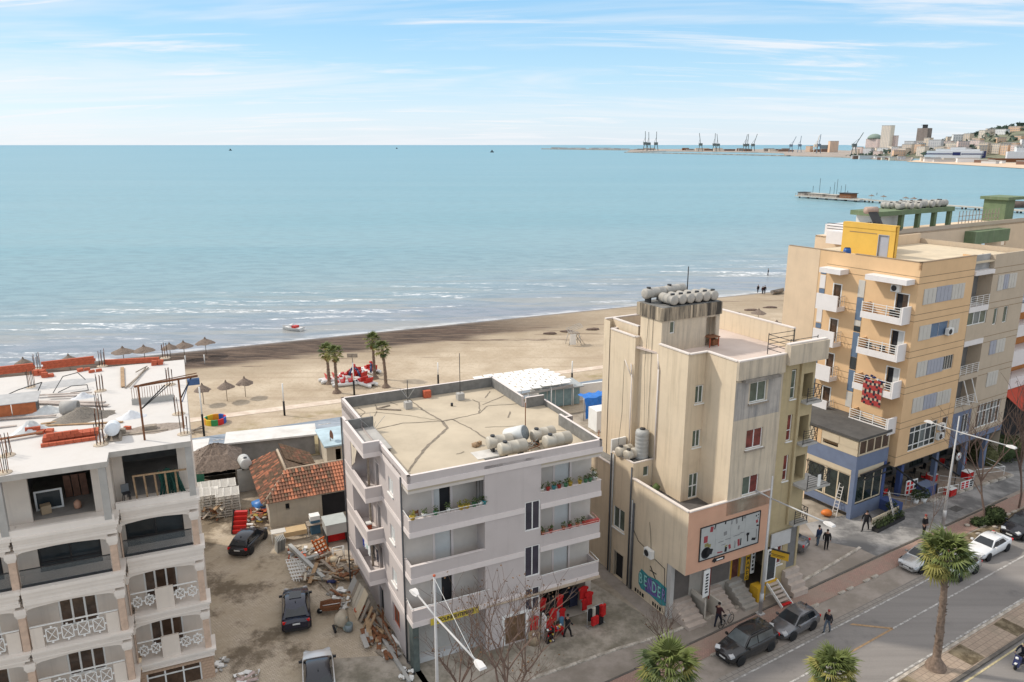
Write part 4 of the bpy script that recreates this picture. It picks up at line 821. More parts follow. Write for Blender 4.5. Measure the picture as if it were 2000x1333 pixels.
# red clothes shop
m_redc = mat('red cloth', (.50, .015, .015), .9, .25, 5); m_blkc = mat('black cloth', (.015, .014, .016), .95, .3, 6)
part('shop_interior', MB().box(9.55, 13.25, 1.9, 2.05, .0, 2.55), m_blkc, CB)
r2 = random.Random(21)
def hang(u, v, z, w_, h, m, lab, rz=0, nm='garment'):
    mb = MB(); mb.v = []
    prof = [(0, .0), (.16, .02), (.5, .14), (.46, .3), (.36, .3), (.36, .95), (.40, 1.0)]
    L = [(-a*w_, -b*h) for a, b in prof]; Rr = [(-x, z_) for x, z_ in L[::-1]]; P_ = L+Rr; n = len(P_)
    mb.add([(x, -.05, z_) for x, z_ in P_], [tuple(range(n))]); mb.add([(x, .05, z_) for x, z_ in P_], [tuple(range(n))[::-1]])
    mb.add([(x, y, z_) for y in (-.05, .05) for x, z_ in P_], [(i, (i+1) % n, n+(i+1) % n, n+i) for i in range(n)])
    return solo(nm, mb, m, lab, 'clothing', CW(u, v, z), CR+rz, 'clothes hung round the red shop')
for u, v, z, w_, h, m, s in ((8.6, -1.42, 1.75, .75, 1.1, m_redc, 'red shirt hanging alone on the wall left of the shop opening'), (9.75, -.5, 2.3, .6, 1.0, m_redc, 'red shirt at the upper left corner of the shop opening'), (9.8, -.9, 1.6, .8, .9, m_blkc, 'black shirt with red heart on the left of the shop opening'), (10.5, -.6, 2.35, .6, .8, m_blkc, 'black shirt above the silver box in the shop'), (10.35, -.9, 1.55, .8, 1.0, m_redc, 'wide red banner shirt at the left of the shop'), (11.0, -.7, 2.35, .6, 1.0, m_redc, 'red and white shirt hanging high in the shop'), (11.1, -.9, 1.35, .55, .9, m_redc, 'red shirt above the blue jeans'), (10.85, -.85, 1.3, .45, .9, mat('grey cloth', (.3, .3, .31), .95), 'grey patterned shirt between two red ones'), (11.0, -1.0, .75, .4, .7, mat('denim cloth', (.10, .22, .34), .95), 'pale blue jeans low in the shop'), (11.9, .2, 2.1, 1.0, 1.5, m_blkc, 'row of black jackets deep in the shop'), (12.6, .1, 2.0, .9, 1.5, mat('navy cloth', (.02, .025, .05), .95), 'navy trousers deep in the shop'), (13.0, -.6, 2.4, .8, 1.0, m_redc, 'red shirt at the upper right of the shop opening'), (13.35, -.8, 2.0, .7, 1.1, m_redc, 'long red shirt on the right jamb of the shop'), (13.0, -.8, 1.5, .5, .9, m_redc, 'small red shirt at the right side of the shop'), (10.1, -1.1, .85, .5, .8, m_redc, 'red skirt low at the left of the shop'), (9.75, -1.35, 1.15, .6, .7, m_redc, 'red shirt over the toy shelf')): hang(u, v, z, w_, h, m, s)
t = thing('display_board', 'white leaning board at the left of the red shop display', 'board', CW(9.2, -1.7), CR); part('panel', MB().obox((0, 0, .95), (.08, .5, 1.9), 0, .1), m_white, t)
t = thing('shoe_rack', 'dark rack of shoes and toys in front of the red shop', 'rack', CW(9.4, -2.2), CR)
part('frame', MB().box(-.3, .3, -.2, .2, 0, .05).box(-.3, .3, -.2, .2, .45, .5).box(-.3, .3, -.2, .2, .9, .95).box(-.3, -.26, -.2, .2, .05, .95).box(.26, .3, -.2, .2, .05, .95), m_dark, t)
for k in range(9): part('shoe', MB().blob((-.2+.2*(k % 3), -.1, .14+.45*(k//3)), (.09, .13, .07), 1, .1), [m_blkc, m_redc, m_white, POTC['yellow']][(k*7) % 4], t)
t = thing('toy_table', 'low stall of red and white toys in front of the shop clothes', 'stall', CW(10.1, -1.75), CR)
part('table', MB().box(-.55, .55, -.3, .3, .5, .56).box(-.5, -.45, -.25, .25, 0, .5).box(.45, .5, -.25, .25, 0, .5), m_redc, t)
for k in range(10): part('toy', MB().blob((r2.uniform(-.45, .45), r2.uniform(-.2, .2), .64), .09, 1, .2), [m_redc, m_white, MATS['denim cloth'], POTC['yellow']][k % 4], t)
t = thing('clothes_rail', 'free standing clothes rail with red and black shirts right of the shop', 'clothes rail', CW(13.2, -1.9), CR+.15)
part('frame', MB().path([(-.7, 0, 0), (-.7, 0, 1.5), (.7, 0, 1.5), (.7, 0, 0)], .025, 6).bar((-.7, -.3, .08), (-.7, .3, .08), .04).bar((.7, -.3, .08), (.7, .3, .08), .04).bar((-.7, 0, .1), (.7, 0, .1), .04), m_steel, t)
for k, m in enumerate((m_blkc, mat('beige cloth', (.5, .46, .38), .95), m_blkc, m_redc)): part('garment', MB().obox((-.5+k*.33, -.05, 1.0), (.26, .16, .9), .2*(k % 2)), m, t)
part('garment', MB().obox((-.2, -.25, .55), (.6, .2, .6), .1), m_redc, t); part('suitcase', MB().obox((.35, -.2, .35), (.35, .25, .5), 0), m_blkc, t); part('garment', MB().obox((.62, -.2, 1.05), (.4, .15, .85), .3), m_redc, t)
t = thing('bucket', 'round wooden tub of stones by the white framed door', 'tub', CW(8.35, -1.9)); part('tub', MB().lathe([(0, 0), (.36, 0), (.42, .75), (.36, .75), (.34, .6), (0, .6)], n=14), mat('tan wooden tub', (.36, .27, .18), .9, .2, 5), t); part('stone', MB().blob((0, 0, .68), (.2, .15, .12), 1, .2), m_white, t)

# ================= CREAM: stained concrete hotel with pink shop front =================
m_cream = mat('stained cream render', (.68, .56, .41), .92, .08, .6, streak=.55, stain=(.40, .32, .22), dirt=.5, dsc=.3, slo=.5)
m_cream2 = mat('grimy cream render', (.58, .49, .375), .92, .12, .8, streak=.75, stain=(.29, .255, .215), dirt=.55, dsc=.4, slo=.47)
m_pinkr = mat('faded pink render', (.60, .345, .235), .9, .09, .6, streak=.3, stain=(.52, .37, .25), dirt=.2)
m_cope = mat('white coping', (.70, .63, .58), .7, .06)
m_och = mat('ochre render', (.46, .37, .22), .9, .12, .8, streak=.5, stain=(.28, .23, .16))
m_gsh = mat('grey steel shutter', (.20, .195, .19), .6, .12, 3)
m_redgl = mat('red curtained glass', (.16, .03, .025), .15, .6, 1.6, spec=.6)
m_grngl = mat('green grey glass', (.09, .115, .09), .15, .4, 1.2, spec=.6)
m_vent = mat('painted vent shade', (.02, .018, .016), .95)  # near-black slab on unbroken wall, slot shade put into the colour
KB = thing('cream_building', 'stained cream concrete building with stepped walls, roof tanks and a pink shop front', 'building', (11.913, 47.182, 0), R(28.5))
KR = R(28.5); KW = lambda u, v, z=0: (lambda p: (p.x, p.y, z))(Vector((11.913, 47.182, 0))+Vector((cos(KR), sin(KR), 0))*u+Vector((-sin(KR), cos(KR), 0))*v)
F0 = PF('F', 0); S0 = PF('S', 0)
# pink block front and left wall
mb = MB(); wall(mb, F0, 0, 7.7, 4.25, 9.0, [(1.15, 6.7, 5.05, 7.55)], .06); part('pink_front', mb, m_pinkr, KB)
mb = MB(); wall(mb, S0, 0, 1.9, 4.25, 9.0); wall(mb, S0, 1.9, 6.2, 0, 9.0); mb.quad((0, 0, 4.25), (7.7, 0, 4.25), (7.7, 1.9, 4.25), (0, 1.9, 4.25))
wall(mb, S0, 6.2, 8.9, 0, 10.2, [(7.0, 8.45, 4.15, 5.95), (6.95, 8.1, .05, 2.2)], .25); wall(mb, PF('F', 6.2), 0, 2.1, 8.0, 10.2, [(.95, 1.45, 8.95, 9.75)], .2)
wall(mb, PF('S', .12), 8.9, 14, 0, 9.0); part('wall', mb, m_cream, KB)
mb = MB(); wall(mb, PF('F', 0), 3.4, 7.72, 7.9, 18.3, [(4.75, 6.3, z, z+1.42) for z in (16.0, 12.6, 9.1)], .2); mb.quad((7.72, 0, 8), (7.72, .3, 8), (7.72, .3, 18.3), (7.72, 0, 18.3)); part('wall', mb, m_cream2, KB)
mb = MB(); wall(mb, PF('S', 3.4), 0, 2.95, 8.1, 19.1); wall(mb, PF('F', 2.95), 1.8, 3.4, 8.1, 19.1, [(2.6, 3.32, 15.4, 16.75), (2.6, 3.32, 12.1, 13.4), (2.5, 3.38, 8.15, 10.1)], .2)
wall(mb, PF('S', 1.8), 2.95, 6.15, 8.1, 19.1); wall(mb, PF('S', 2.0), 6.15, 8.6, 8.1, 21.7); wall(mb, PF('S', 1.6), 8.6, 11.8, 0, 19.1); mb.quad((1.6, 8.6, 5), (2, 8.6, 5), (2, 8.6, 19.1), (1.6, 8.6, 19.1))
wall(mb, PF('S', 1.55), 11.8, 12.6, 0, 19.7); part('wall', mb, m_cream, KB)
mb = MB(); wall(mb, PF('B', 12.6), 1.55, 11.4, 0, 19.1); wall(mb, PF('E', 11.4), .3, 12.6, 0, 19.1); part('wall', mb, m_cream2, KB)
mb = MB(); wall(mb, PF('F', .3), 7.72, 9.95, 0, 18.3, [(9.0, 9.5, 15.5, 17.7), (9.0, 9.5, 12.3, 14.3), (9.0, 9.5, 9.2, 11.2), (8.2, 9.75, 2.35, 3.95)], .2)
wall(mb, PF('F', .3), 9.95, 11.4, 0, 18.3, [(10.25, 11.2, z, z+1.9) for z in (15.3, 12.1, 9.0)]+[(10.3, 11.2, 1.75, 5.15)], .8); part('wall', mb, m_och, KB)
mb = MB(); wall(mb, PF('F', -.004), 3.46, 7.66, 14.9, 17.6, [(4.62, 6.43, 15.85, 17.44)], 0); part('worn_render', mb, mat('grey worn render', (.44, .40, .36), .95, .14, 1.2, streak=.9, stain=(.22, .215, .215), dirt=.5, dsc=.8, slo=.42), KB)
part('pilaster', MB().box(9.78, 9.98, .12, .28, 5.6, 18.25), m_och, KB); part('pilaster', MB().box(7.74, 7.95, .1, .28, 5.6, 17.8), m_cream2, KB)
# cornice / roof parapets
mb = MB(); mb.box(3.38, 7.75, -.22, -.003, 17.82, 19.1); part('cornice', mb, m_cream2, KB)
mb = MB().box(7.76, 11.6, -.5, -.003, 18.35, 19.75); part('cornice', mb, m_cream2, KB)
mb = MB().prism([(1.65, 8.7), (2.05, 6.2), (1.85, 6.1), (1.85, 3.0), (3.45, 3.0), (3.45, 0), (11.4, .02), (11.4, 12.5), (1.65, 12.5)], 18.25, 18.4); part('roof', mb, mat('pinkish tiled roof', (.60, .50, .44), .9, .1, .5, dirt=.3, stain=(.48, .36, .28)), KB)
def cope(pts, z, w_=.24, h=.09):
    mb = MB()
    for k, (a, b) in enumerate(zip(pts, pts[1:])): mb.bar((*a, z+.002*k), (*b, z+.002*k), w_, h)
    return part('coping', mb, m_cope, KB)
cope([(7.7, .05), (0.05, .05), (.05, 6.2)], 9.05); cope([(3.4, -.1), (8.4, -.1)], 19.15); cope([(3.46, 0), (3.46, 2.9), (1.86, 2.9), (1.86, 6.1)], 19.13); cope([(1.95, 8.65), (1.66, 8.65), (1.66, 11.7), (3.6, 11.75)], 19.12)
part('parapet', MB().box(2.2, 2.4, 9.1, 12.55, 18.41, 19.7).box(1.57, 6, 12.4, 12.58, 18.41, 19.7), m_cream, KB); cope([(2.3, 9.1), (2.3, 12.5)], 19.75); cope([(1.6, 12.5), (6, 12.5)], 19.76); cope([(7.8, -.2), (11.55, -.2)], 19.8, .3)
mb = MB(); mb.box(11.2, 11.4, 2.4, 12.5, 18.41, 19.95); part('parapet', mb, m_cream, KB); cope([(11.3, 2.4), (11.3, 12.5)], 20.0)
mb = MB().box(3.41, 3.6, .0, 2.9, 18.41, 19.08).box(1.82, 2.0, 3.1, 6.1, 18.41, 19.08).box(1.7, 1.85, 8.8, 11.7, 18.41, 19.07).box(3.62, 7.7, .0, .18, 18.41, 19.08); part('parapet', mb, m_cream2, KB)
# tower
mb = MB(); wall(mb, PF('F', 6.15), 2.0, 7.5, 18.4, 20.75, [(2.75, 3.2, 19.75, 20.65), (6.2, 7.15, 18.42, 20.6)], .15); wall(mb, PF('E', 7.5), 6.15, 9, 18.4, 20.75); mb.box(6.1, 7.3, 6.9, 7.0, 18.42, 20.7); part('tower_wall', mb, m_cream2, KB)
mb = MB().box(1.9, 7.6, 6.05, 9.0, 20.76, 21.7); part('tower_cornice', mb, mat('black streaked cornice', (.50, .41, .30), .92, .1, .8, streak=.97, stain=(.045, .04, .035), slo=.36), KB)
part('tower_roof', MB().box(2.0, 7.5, 6.15, 8.9, 21.702, 21.74), m_par, KB)
window(KB, PF('F', 6.15), 2.75, 3.2, 19.75, 20.65, n=1, gm=m_grngl, fm=m_white, fw=.06)
t = thing('table', 'red stained wooden table in the doorway of the cream roof tower', 'table', KW(6.65, 6.0, 18.4), KR)
part('tabletop', MB().box(-.5, .5, -.4, .4, .72, .78), m_rust, t)
for a in (-.45, .4):
    for b in (-.35, .3): part('leg', MB().box(a, a+.06, b, b+.06, 0, .72), m_brick, t)
part('crate', MB().box(-.1, .4, -.3, .1, .1, .55), m_rust, t)
# roof tanks on the tower
for k in range(6):
    htank('water_tank', f"cream roof tank {('leftmost', 'second from left', 'third from left', 'third from right', 'second from right', 'rightmost')[k]} in the front row on the cream tower", *KW(3.1+k*.76, 6.9, 21.74)[:2], 21.74, KR+R(90), 1.45, .36, mat('pale roof tank', (.40, .375, .335), .6, .15, 2, dirt=.5, stain=(.36, .31, .24)), 'front row tanks on the cream tower', .08)
htank('water_tank', 'left back tank lying crosswise on the cream tower', *KW(2.9, 8.3, 21.74)[:2], 21.74, KR+.1, 1.9, .38, MATS['pale roof tank'], None, .3)
htank('water_tank', 'right back tank lying crosswise on the cream tower', *KW(5.0, 8.5, 21.74)[:2], 21.74, KR+.1, 1.9, .36, MATS['pale roof tank'], None, .35)
t = thing('pole', 'thin dark pole rising behind the tanks on the cream tower', 'pole', KW(6.6, 8.9, 21.7)); part('mast', MB().tube((0, 0, 0), (0, 0, 2.3), .04, 6), m_dark, t)
# terrace floor, annex roof
part('terrace_floor', MB().box(.1, 7.6, .15, 2.93, 8.0, 8.1), mat('dark terrace tiles', (.11, .10, .095), .7, .25, 2), KB); part('terrace_floor', MB().box(.1, 1.78, 2.95, 6.18, 8.0, 8.1), MATS['dark terrace tiles'], KB)
part('annex_roof', MB().box(.02, 2.0, 6.22, 8.88, 10.0, 10.1), m_par, KB); cope([(2.0, 6.25), (.06, 6.25), (.06, 8.85)], 10.22, .14, .07); part('annex_roof', MB().box(.14, 1.58, 8.92, 14, 8.6, 8.7), m_par, KB); cope([(.15, 8.95), (.15, 14)], 9.03, .2)
t = thing('water_tank', 'upright ribbed grey plastic tank on the annex of the cream building', 'water tank', KW(1.35, 7.0, 10.1), KR)
m_gt = mat('grey plastic tank', (.40, .40, .38), .5, .06); pr = [(0, 0), (.5, 0)]
for k in range(7): pr += [(.52, .05+k*.3), (.52, .25+k*.3), (.5, .3+k*.3)]
part('drum', MB().lathe(pr+[(.48, 2.2), (.2, 2.3), (0, 2.3)], n=20), m_gt, t); part('lid', MB().lathe([(.22, 2.3), (.22, 2.38), (0, 2.4)], n=12), m_dark, t)
htank('water_tank', 'left beige tank lying beside the upright grey tank on the annex', *KW(.45, 7.9, 10.1)[:2], 10.1, KR+.1, 1.3, .4, m_tank, None, .05); htank('water_tank', 'front beige tank lying beside the upright grey tank on the annex', *KW(.6, 7.2, 10.1)[:2], 10.1, KR+.15, 1.2, .38, m_tank, None, .05)
# windows
for z, g in ((16.0, m_grngl), (12.6, m_redgl), (9.1, [m_grngl, m_redgl])): window(KB, F0, 4.75, 6.3, z, z+1.42, n=2, depth=.14, gm=g, sill=True, fw=.06)
for z in (15.5, 12.3, 9.2): window(KB, PF('F', .3), 9.0, 9.5, z, z+2.1, n=1, depth=.14, gm=m_redgl if z < 15 else m_grngl, rows=(z+.8,), sill=True, fw=.05)
for z in (15.4, 12.1): window(KB, PF('F', 2.95), 2.6, 3.32, z, z+1.3, n=2, gm=m_grngl, sill=True, fw=.06)
window(KB, PF('F', 2.95), 2.5, 3.38, 8.15, 10.1, n=2, gm=m_grngl, fw=.08, rows=(9.1,), name='terrace_door')
window(KB, S0, 7.0, 8.45, 4.15, 5.95, n=2, gm=m_grngl, sill=True, fw=.08); window(KB, PF('F', 6.2), .95, 1.45, 8.95, 9.75, n=1, gm=m_grngl, fw=.05)
door(KB, S0, 6.95, 8.1, .05, 2.2, m_cream2, m_inshade, depth=.2, fw=.12)
part('window_hood', MB().box(3.9, 7.2, -.42, -.0, 17.62, 17.8), mat('black streaked hood', (.24, .215, .19), .95, .3, 2), KB)
for z in (15.9, 12.5, 9.0): part('sill', MB().box(4.65, 6.45, -.16, -.002, z-.06, z+.06), m_greyw, KB)
# terrace things on the right roof
for pts in ([(8.6, .3), (8.6, 2.3), (11.2, 2.3)], [(8.6, .3), (11.3, .3)]):
    rl = MB()
    for z in (18.8, 19.15, 19.5, 19.85): rl.path([(*p, z) for p in pts], .025, 5)
    for a in pts: rl.tube((*a, 18.4), (*a, 19.95), .03, 5)
    part('railing', rl, m_dark, KB)
# right hand balconies with lattice rails
for i, (z, u1, d) in enumerate(((15.25, 11.5, .35), (12.05, 11.5, .35), (8.85, 12.4, 1.1), (5.7, 11.4, .3))):
    part('balcony_floor', MB().box(10.05, u1+.1, -d, 1.05, z-.16, z), m_conc, KB)
    rl = MB()
    for k in range(6): rl.bar((10.1, -d+.04, z+.1+k*.18), (u1, -d+.04, z+.1+k*.18), .025)
    rl.tube((10.1, -d+.04, z), (10.1, -d+.04, z+1.1), .03, 5).tube((u1, -d+.04, z), (u1, -d+.04, z+1.1), .03, 5)
    n = 4
    for k in range(n):
        y0, y1 = -d+.04+(1.0+d)*k/n, -d+.04+(1.0+d)*(k+1)/n; rl.bar((u1, y0, z+.05), (u1, y1, z+1.05), .03).bar((u1, y0, z+1.05), (u1, y1, z+.05), .03)
    rl.bar((u1, -d, z+1.08), (u1, 1.1, z+1.08), .04); part('railing', rl, m_dark, KB)
part('shutter_panel', MB().box(11.0, 11.3, -1.2, -1.14, 8.95, 9.85), m_white, KB)
# street floor: recessed shops, columns, stairs
mb = MB(); wall(mb, PF('F', 1.7), .3, 7.72, 0, 4.25, [(.5, 2.0, 1.2, 3.9), (3.6, 5.9, 1.35, 3.7), (6.1, 6.85, 1.3, 3.9)], .12); mb.quad((2.2, 1.7, 0), (2.2, 0.2, 0), (2.2, .2, 1.3), (2.2, 1.7, 1.3)); part('shop_wall', mb, mat('pale shop wall', (.46, .42, .37), .9, .12, 1, dirt=.3), KB)
part('corner_column', MB().box(.02, .36, 1.45, 1.88, 0, 4.24), mat('grey white column', (.50, .48, .45), .9, .08), KB); part('column', MB().box(3.25, 3.55, 1.3, 1.65, 0, 4.24), MATS['grey white column'], KB)
def ribs(par, pf, s0, s1, z0, z1, m, nm='roller_shutter', d=-.08):
    mb = MB(); n = int((z1-z0)/.09)
    for k in range(n): pbox(mb, pf, s0, s1, z0+k*(z1-z0)/n, z0+(k+.86)*(z1-z0)/n, d, d+.03)
    pbox(mb, pf, s0, s1, z0, z1, d-.03, d-.001); return part(nm, mb, m, par, stuff=True)
P1 = PF('F', 1.7); ribs(KB, P1, .5, 2.0, 1.2, 3.9, mat('brown grey shutter', (.17, .15, .135), .7, .12)); ribs(KB, P1, 3.6, 5.9, 1.35, 3.7, MATS['brown grey shutter']); ribs(KB, PF('F', .3), 10.3, 11.2, 1.75, 5.15, m_gsh)
window(KB, PF('F', .3), 8.2, 9.75, 2.35, 3.95, n=2, gm=m_redgl, fw=.08, sill=True, name='shop_window')
m_yel = mat('yellow paint', (.62, .36, .03), .5, .1, 2)
door(KB, P1, 6.1, 6.85, 1.3, 3.8, m_yel, mat('red brown glazed door', (.13, .05, .04), .3, .4, 3), fw=.14, lab='yellow framed shop door')
part('display_window', MB().box(7.6, 7.7, .6, 1.6, 1.5, 3.9) if 0 else MB().box(7.05, 7.65, 1.62, 1.69, 1.5, 3.9), m_white, KB)
t = thing('shop_sign', 'tall yellow sign with black vertical letters between the shop doors', 'sign', KW(7.2, 1.2, 1.2), KR)
part('board', MB().box(-.2, .2, -.03, .03, 0, 2.9), m_yel, t)
for k, c in enumerate('KOMANDO'): text(t, c, .38, (0, -.04, 2.62-k*.4), (R(90), 0, 0), m_black, .004, bold=.012)
t = thing('letter_board', 'narrow white board with dark marks beside the yellow vertical sign', 'sign', KW(7.62, 1.1, 1.7), KR)
part('board', MB().box(-.18, .18, -.03, .03, 0, 2.3), m_white, t)
for k in range(6): part('mark', MB().box(-.1, .12-.05*(k % 3), -.045, -.031, .25+k*.33, .45+k*.33), m_black, t)
t = thing('glass_door', 'grey framed glass shop door with white capital letters above the timber stair', 'door', KW(8.45, .1, 1.4), KR)
mb = MB()
for a, b, c, e in ((-.5, .5, 0, .1), (-.5, .5, 2.5, 2.62), (-.5, -.4, .1, 2.5), (.4, .5, .1, 2.5)): mb.box(a, b, -.05, .05, c, e)
part('frame', mb, m_white, t); part('pane', MB().box(-.4, .4, -.02, .02, .1, 2.5), m_dkgl, t); text(t, 'NETE', .26, (0, -.03, 2.25), (R(90), 0, 0), m_white, .004)
t = thing('blank_board', 'blank white board above the red shop window', 'sign', KW(9.25, .12, 4.05), KR); part('panel', MB().box(-1.0, 1.0, -.05, .05, 0, 1.15), mat('dirty white board', (.52, .51, .50), .6, .08), t)
t = thing('shop_sign', 'slanting yellow projecting sign board on a dark frame beside the lamp post', 'sign', KW(8.6, -.35, 3.75), KR-R(62))
part('panel', MB().box(-.75, .75, -.05, .05, -.35, .25), m_yel, t); part('frame', MB().box(-.8, .8, -.07, .07, .251, .33), m_dark, t); part('print', MB().box(-.5, .5, -.055, -.051, -.1, -.05).box(-.4, .4, -.055, -.051, -.2, -.16), m_black, t)
def stairs(u0, u1, v0, v1, h, n, lab, m, back=True):
    t = thing('stairs', lab, 'stairs', KW(u0, v0), KR, None); w_ = u1-u0
    for k in range(n): part('step', MB().box(.03, w_-.03, -(v0-v1)*(n-k)/n, -(v0-v1)*(n-k-1)/n, .0, h*(k+1)/n), m, t)
    return t
m_step = mat('pinkish stone steps', (.50, .42, .36), .9, .12, 2, dirt=.35, stain=(.34, .27, .22)); m_step2 = mat('grey concrete steps', (.40, .37, .33), .9, .12, 2, dirt=.3)
stairs(.3, 2.0, 1.68, -.35, 1.2, 5, 'wide pinkish stone steps at the left corner of the cream building', m_step)
stairs(3.5, 4.9, 1.65, -.4, 1.3, 6, 'pale stone steps in front of the brown shutter', m_step); stairs(5.5, 6.9, 1.65, -.5, 1.3, 6, 'grey stone steps in front of the yellow framed door', m_step2)
stairs(9.9, 11.5, .28, -1.0, 1.7, 4, 'beige steps in front of the tall grey shutter', m_step)
stairs(2.35, 3.2, 3.0, .9, 2.0, 7, 'narrow inner stair between white walls in the shop front', m_step2)
part('stair_cheek', MB().box(2.2, 2.33, .2, 1.65, 0, 1.65), mat('cream cheek wall', (.55, .50, .43), .9, .1), KB); part('stair_cheek', MB().box(3.22, 3.34, -.3, 1.28, 0, 1.35), MATS['cream cheek wall'], KB)
t = thing('timber_stair', 'white timber stair with a yellow box beside it at the lamp post', 'stairs', KW(8.1, .0), KR)
part('stringer', MB().bar((-.05, 0, 1.3), (.1, -1.5, .05), .06, .2), m_white, t); part('stringer', MB().bar((1.0, 0, 1.3), (1.15, -1.5, .05), .06, .2), m_white, t)
for k in range(6): part('step', MB().obox((.55+.025*k, -.12-k*.25, 1.15-k*.2), (1.05, .24, .05)), m_step if k < 5 else m_redc, t)
part('platform', MB().box(-.1, 1.1, .0, .28, 1.2, 1.34), m_yel, t); solo('yellow_box', MB().box(-.4, .4, -.4, .4, 0, 1.15), m_yel, 'yellow board box left of the white timber stair', 'box', KW(7.5, .3), KR)
# notice on the left column, wide printed panel
t = thing('notice_board', 'white hanging notice with dark vertical lettering under the pink corner', 'sign', KW(2.05, .05, 2.0), KR+R(8))
part('board', MB().box(-.32, .32, -.03, .03, 0, 2.1), m_white, t); part('edge', MB().box(.325, .4, -.05, .05, -.3, 2.2), m_redgl, t)
for k in range(7): part('mark', MB().box(-.12, .16-.03*(k % 2), -.045, -.031, .3+k*.23, .42+k*.23), m_black, t)
t = thing('billboard', 'large white panelled sign printed with kitchen goods on the pink front', 'sign', KW(3.92, 0, 5.07), KR)
m_bb = mat('grey white print', (.42, .43, .42), .45, .06)
for i in range(4):
    for j in range(2): part('panel', MB().box(-2.75+i*1.375, -1.39+i*1.375, -.05, .04, .02+j*1.23, 1.24+j*1.23), m_bb, t)
fr_ = MB().box(-2.82, 2.82, -.07, .02, -.06, .015).box(-2.82, 2.82, -.07, .02, 2.475, 2.53).box(-2.82, -2.755, -.07, .02, .016, 2.474).box(2.755, 2.82, -.07, .02, .016, 2.474); part('frame', fr_, m_dark, t)
r2 = random.Random(17)
def blot(x, z, w_, h, m, rz=0): return part('print', MB().obox((x, -.054, z), (w_, .004, h), 0, 0, rz), m, t)
m_prd = mat('dark red print', (.30, .05, .06), .6); m_pyl = mat('olive print', (.25, .22, .08), .6); m_pgr = mat('grey print', (.22, .22, .22), .6)
rg_ = MB().lathe([(.34, -.004), (.44, -.004), (.44, .004), (.34, .004), (.34, -.004)], (-2.2, -.056, .5), 16, ax=Matrix.Rotation(R(90), 4, 'X')); part('print', rg_, m_black, t); blot(-1.85, .52, .5, .42, m_black, .3)
for x, z, w_, h, m in ((-2.3, 1.55, .35, .5, m_prd), (-1.8, 2.2, .28, .4, m_prd), (-1.5, 2.3, .1, .35, m_black), (-2.2, 1.1, .35, .25, m_pyl), (-1.95, .98, .3, .25, m_pyl), (-.9, .2, .5, .1, m_prd), (-.35, .28, .22, .38, m_black), (-.35, .55, .25, .1, m_pyl), (0, .4, .2, .35, m_prd), (.45, .45, .05, .6, m_pgr), (.55, .42, .05, .55, m_pgr), (.85, .5, .2, .55, m_prd), (1.05, .5, .1, .55, m_black), (1.7, .65, .12, .6, m_black), (1.7, .95, .28, .2, m_black), (2.3, .4, .4, .2, m_black), (2.55, .75, .08, .8, m_pgr), (2.6, 1.4, .22, .12, m_black), (2.5, 1.75, .2, .25, m_prd), (2.4, 2.2, .12, .12, m_black), (2.6, 2.25, .1, .1, m_black), (2.6, 2.0, .12, .12, m_pgr), (-.55, 2.38, .12, .2, m_black), (0, 2.3, .06, .35, m_pgr), (.1, 2.3, .05, .35, m_pgr), (.5, 2.25, .16, .4, m_pgr), (1.05, 2.3, .1, .35, m_black), (1.25, 2.38, .2, .2, m_pgr), (.75, 1.7, .15, .3, m_pgr), (-.5, 1.55, .3, .3, m_pgr)): blot(x, z, w_, h, m, r2.uniform(-.25, .25))
for x, z, w_ in ((-.85, 1.0, .5), (-.2, 1.06, .55), (.6, 1.12, .6), (1.1, 1.2, .4), (-.6, .72, .4)): blot(x, z, w_, .06, m_pgr)
t = thing('arrow_sign', 'small black arrow shaped sign with white letters under the large panel', 'sign', KW(2.9, -.05, 4.75), KR)
part('arrow', MB().prism([(-.55, 0), (-.3, .2), (-.3, .12), (.6, .12), (.6, -.12), (-.3, -.12), (-.3, -.2)], -.02, .02), m_black, t, rot=(R(90), 0, 0)); part('print', MB().box(-.15, .45, -.03, -.022, -.05, .05), m_white, t)
# graffiti: painted panel, letters, cross
t = thing('graffiti', 'teal and purple graffiti lettering on the left wall of the cream building', 'graffiti', KW(-.012, 3.4, 0), KR)
m_teal = mat('teal spray paint', (.05, .25, .27), .8, .25, 4); m_prp = mat('purple spray paint', (.14, .10, .30), .8, .3, 4)
rr = (R(90), 0, R(-90)); tl = lambda v, z: (0, v, z)
part('paint', MB().add([(0, 1.62, 1.75), (0, 1.58, 1.0), (0, 1.25, .72), (0, .2, .78), (0, -1.1, .62), (0, -1.62, .9), (0, -1.6, 2.3), (0, -.6, 2.42), (0, .5, 2.2), (0, 1.3, 2.35)], [tuple(range(10))]), m_teal, t)
part('paint', MB().add([(-.004, .9, 1.3), (-.004, .7, .8), (-.004, -.2, .9), (-.004, -1.0, 1.1), (-.004, -.8, 2.1), (-.004, .3, 2.15)], [tuple(range(6))]), m_prp, t)
for k, c in enumerate('BENDER'):
    o = text(t, c, 1.25, (-.007, 1.32-k*.53, 1.52+.05*(k % 2)), rr, m_black, .002, sx=.66, bold=.05)
    o = text(t, c, 1.25, (-.013, 1.32-k*.53, 1.52+.05*(k % 2)), rr, mat('light teal spray paint', (.28, .60, .58), .8, .15, 5) if k % 3 != 2 else mat('lilac spray paint', (.26, .24, .50), .8, .2, 5), .002, sx=.60, bold=.02)
part('stroke', MB().bar((-.004, .3, 3.1), (-.004, -.35, 2.35), .012, .09).bar((-.006, .32, 2.75), (-.006, -.42, 2.8), .012, .07), m_black, t)
for a, b in ((4.3, 5.4), (2.3, 3.3)):
    part('vent_dark_panel', MB().box(-.012, .05, a, b, .12, .42), m_vent, KB)
    for k in range(3): part('vent_bar', MB().box(-.02, -.013, a+(b-a)*(k+1)/4-.04, a+(b-a)*(k+1)/4+.04, .1, .44), m_cream, KB)
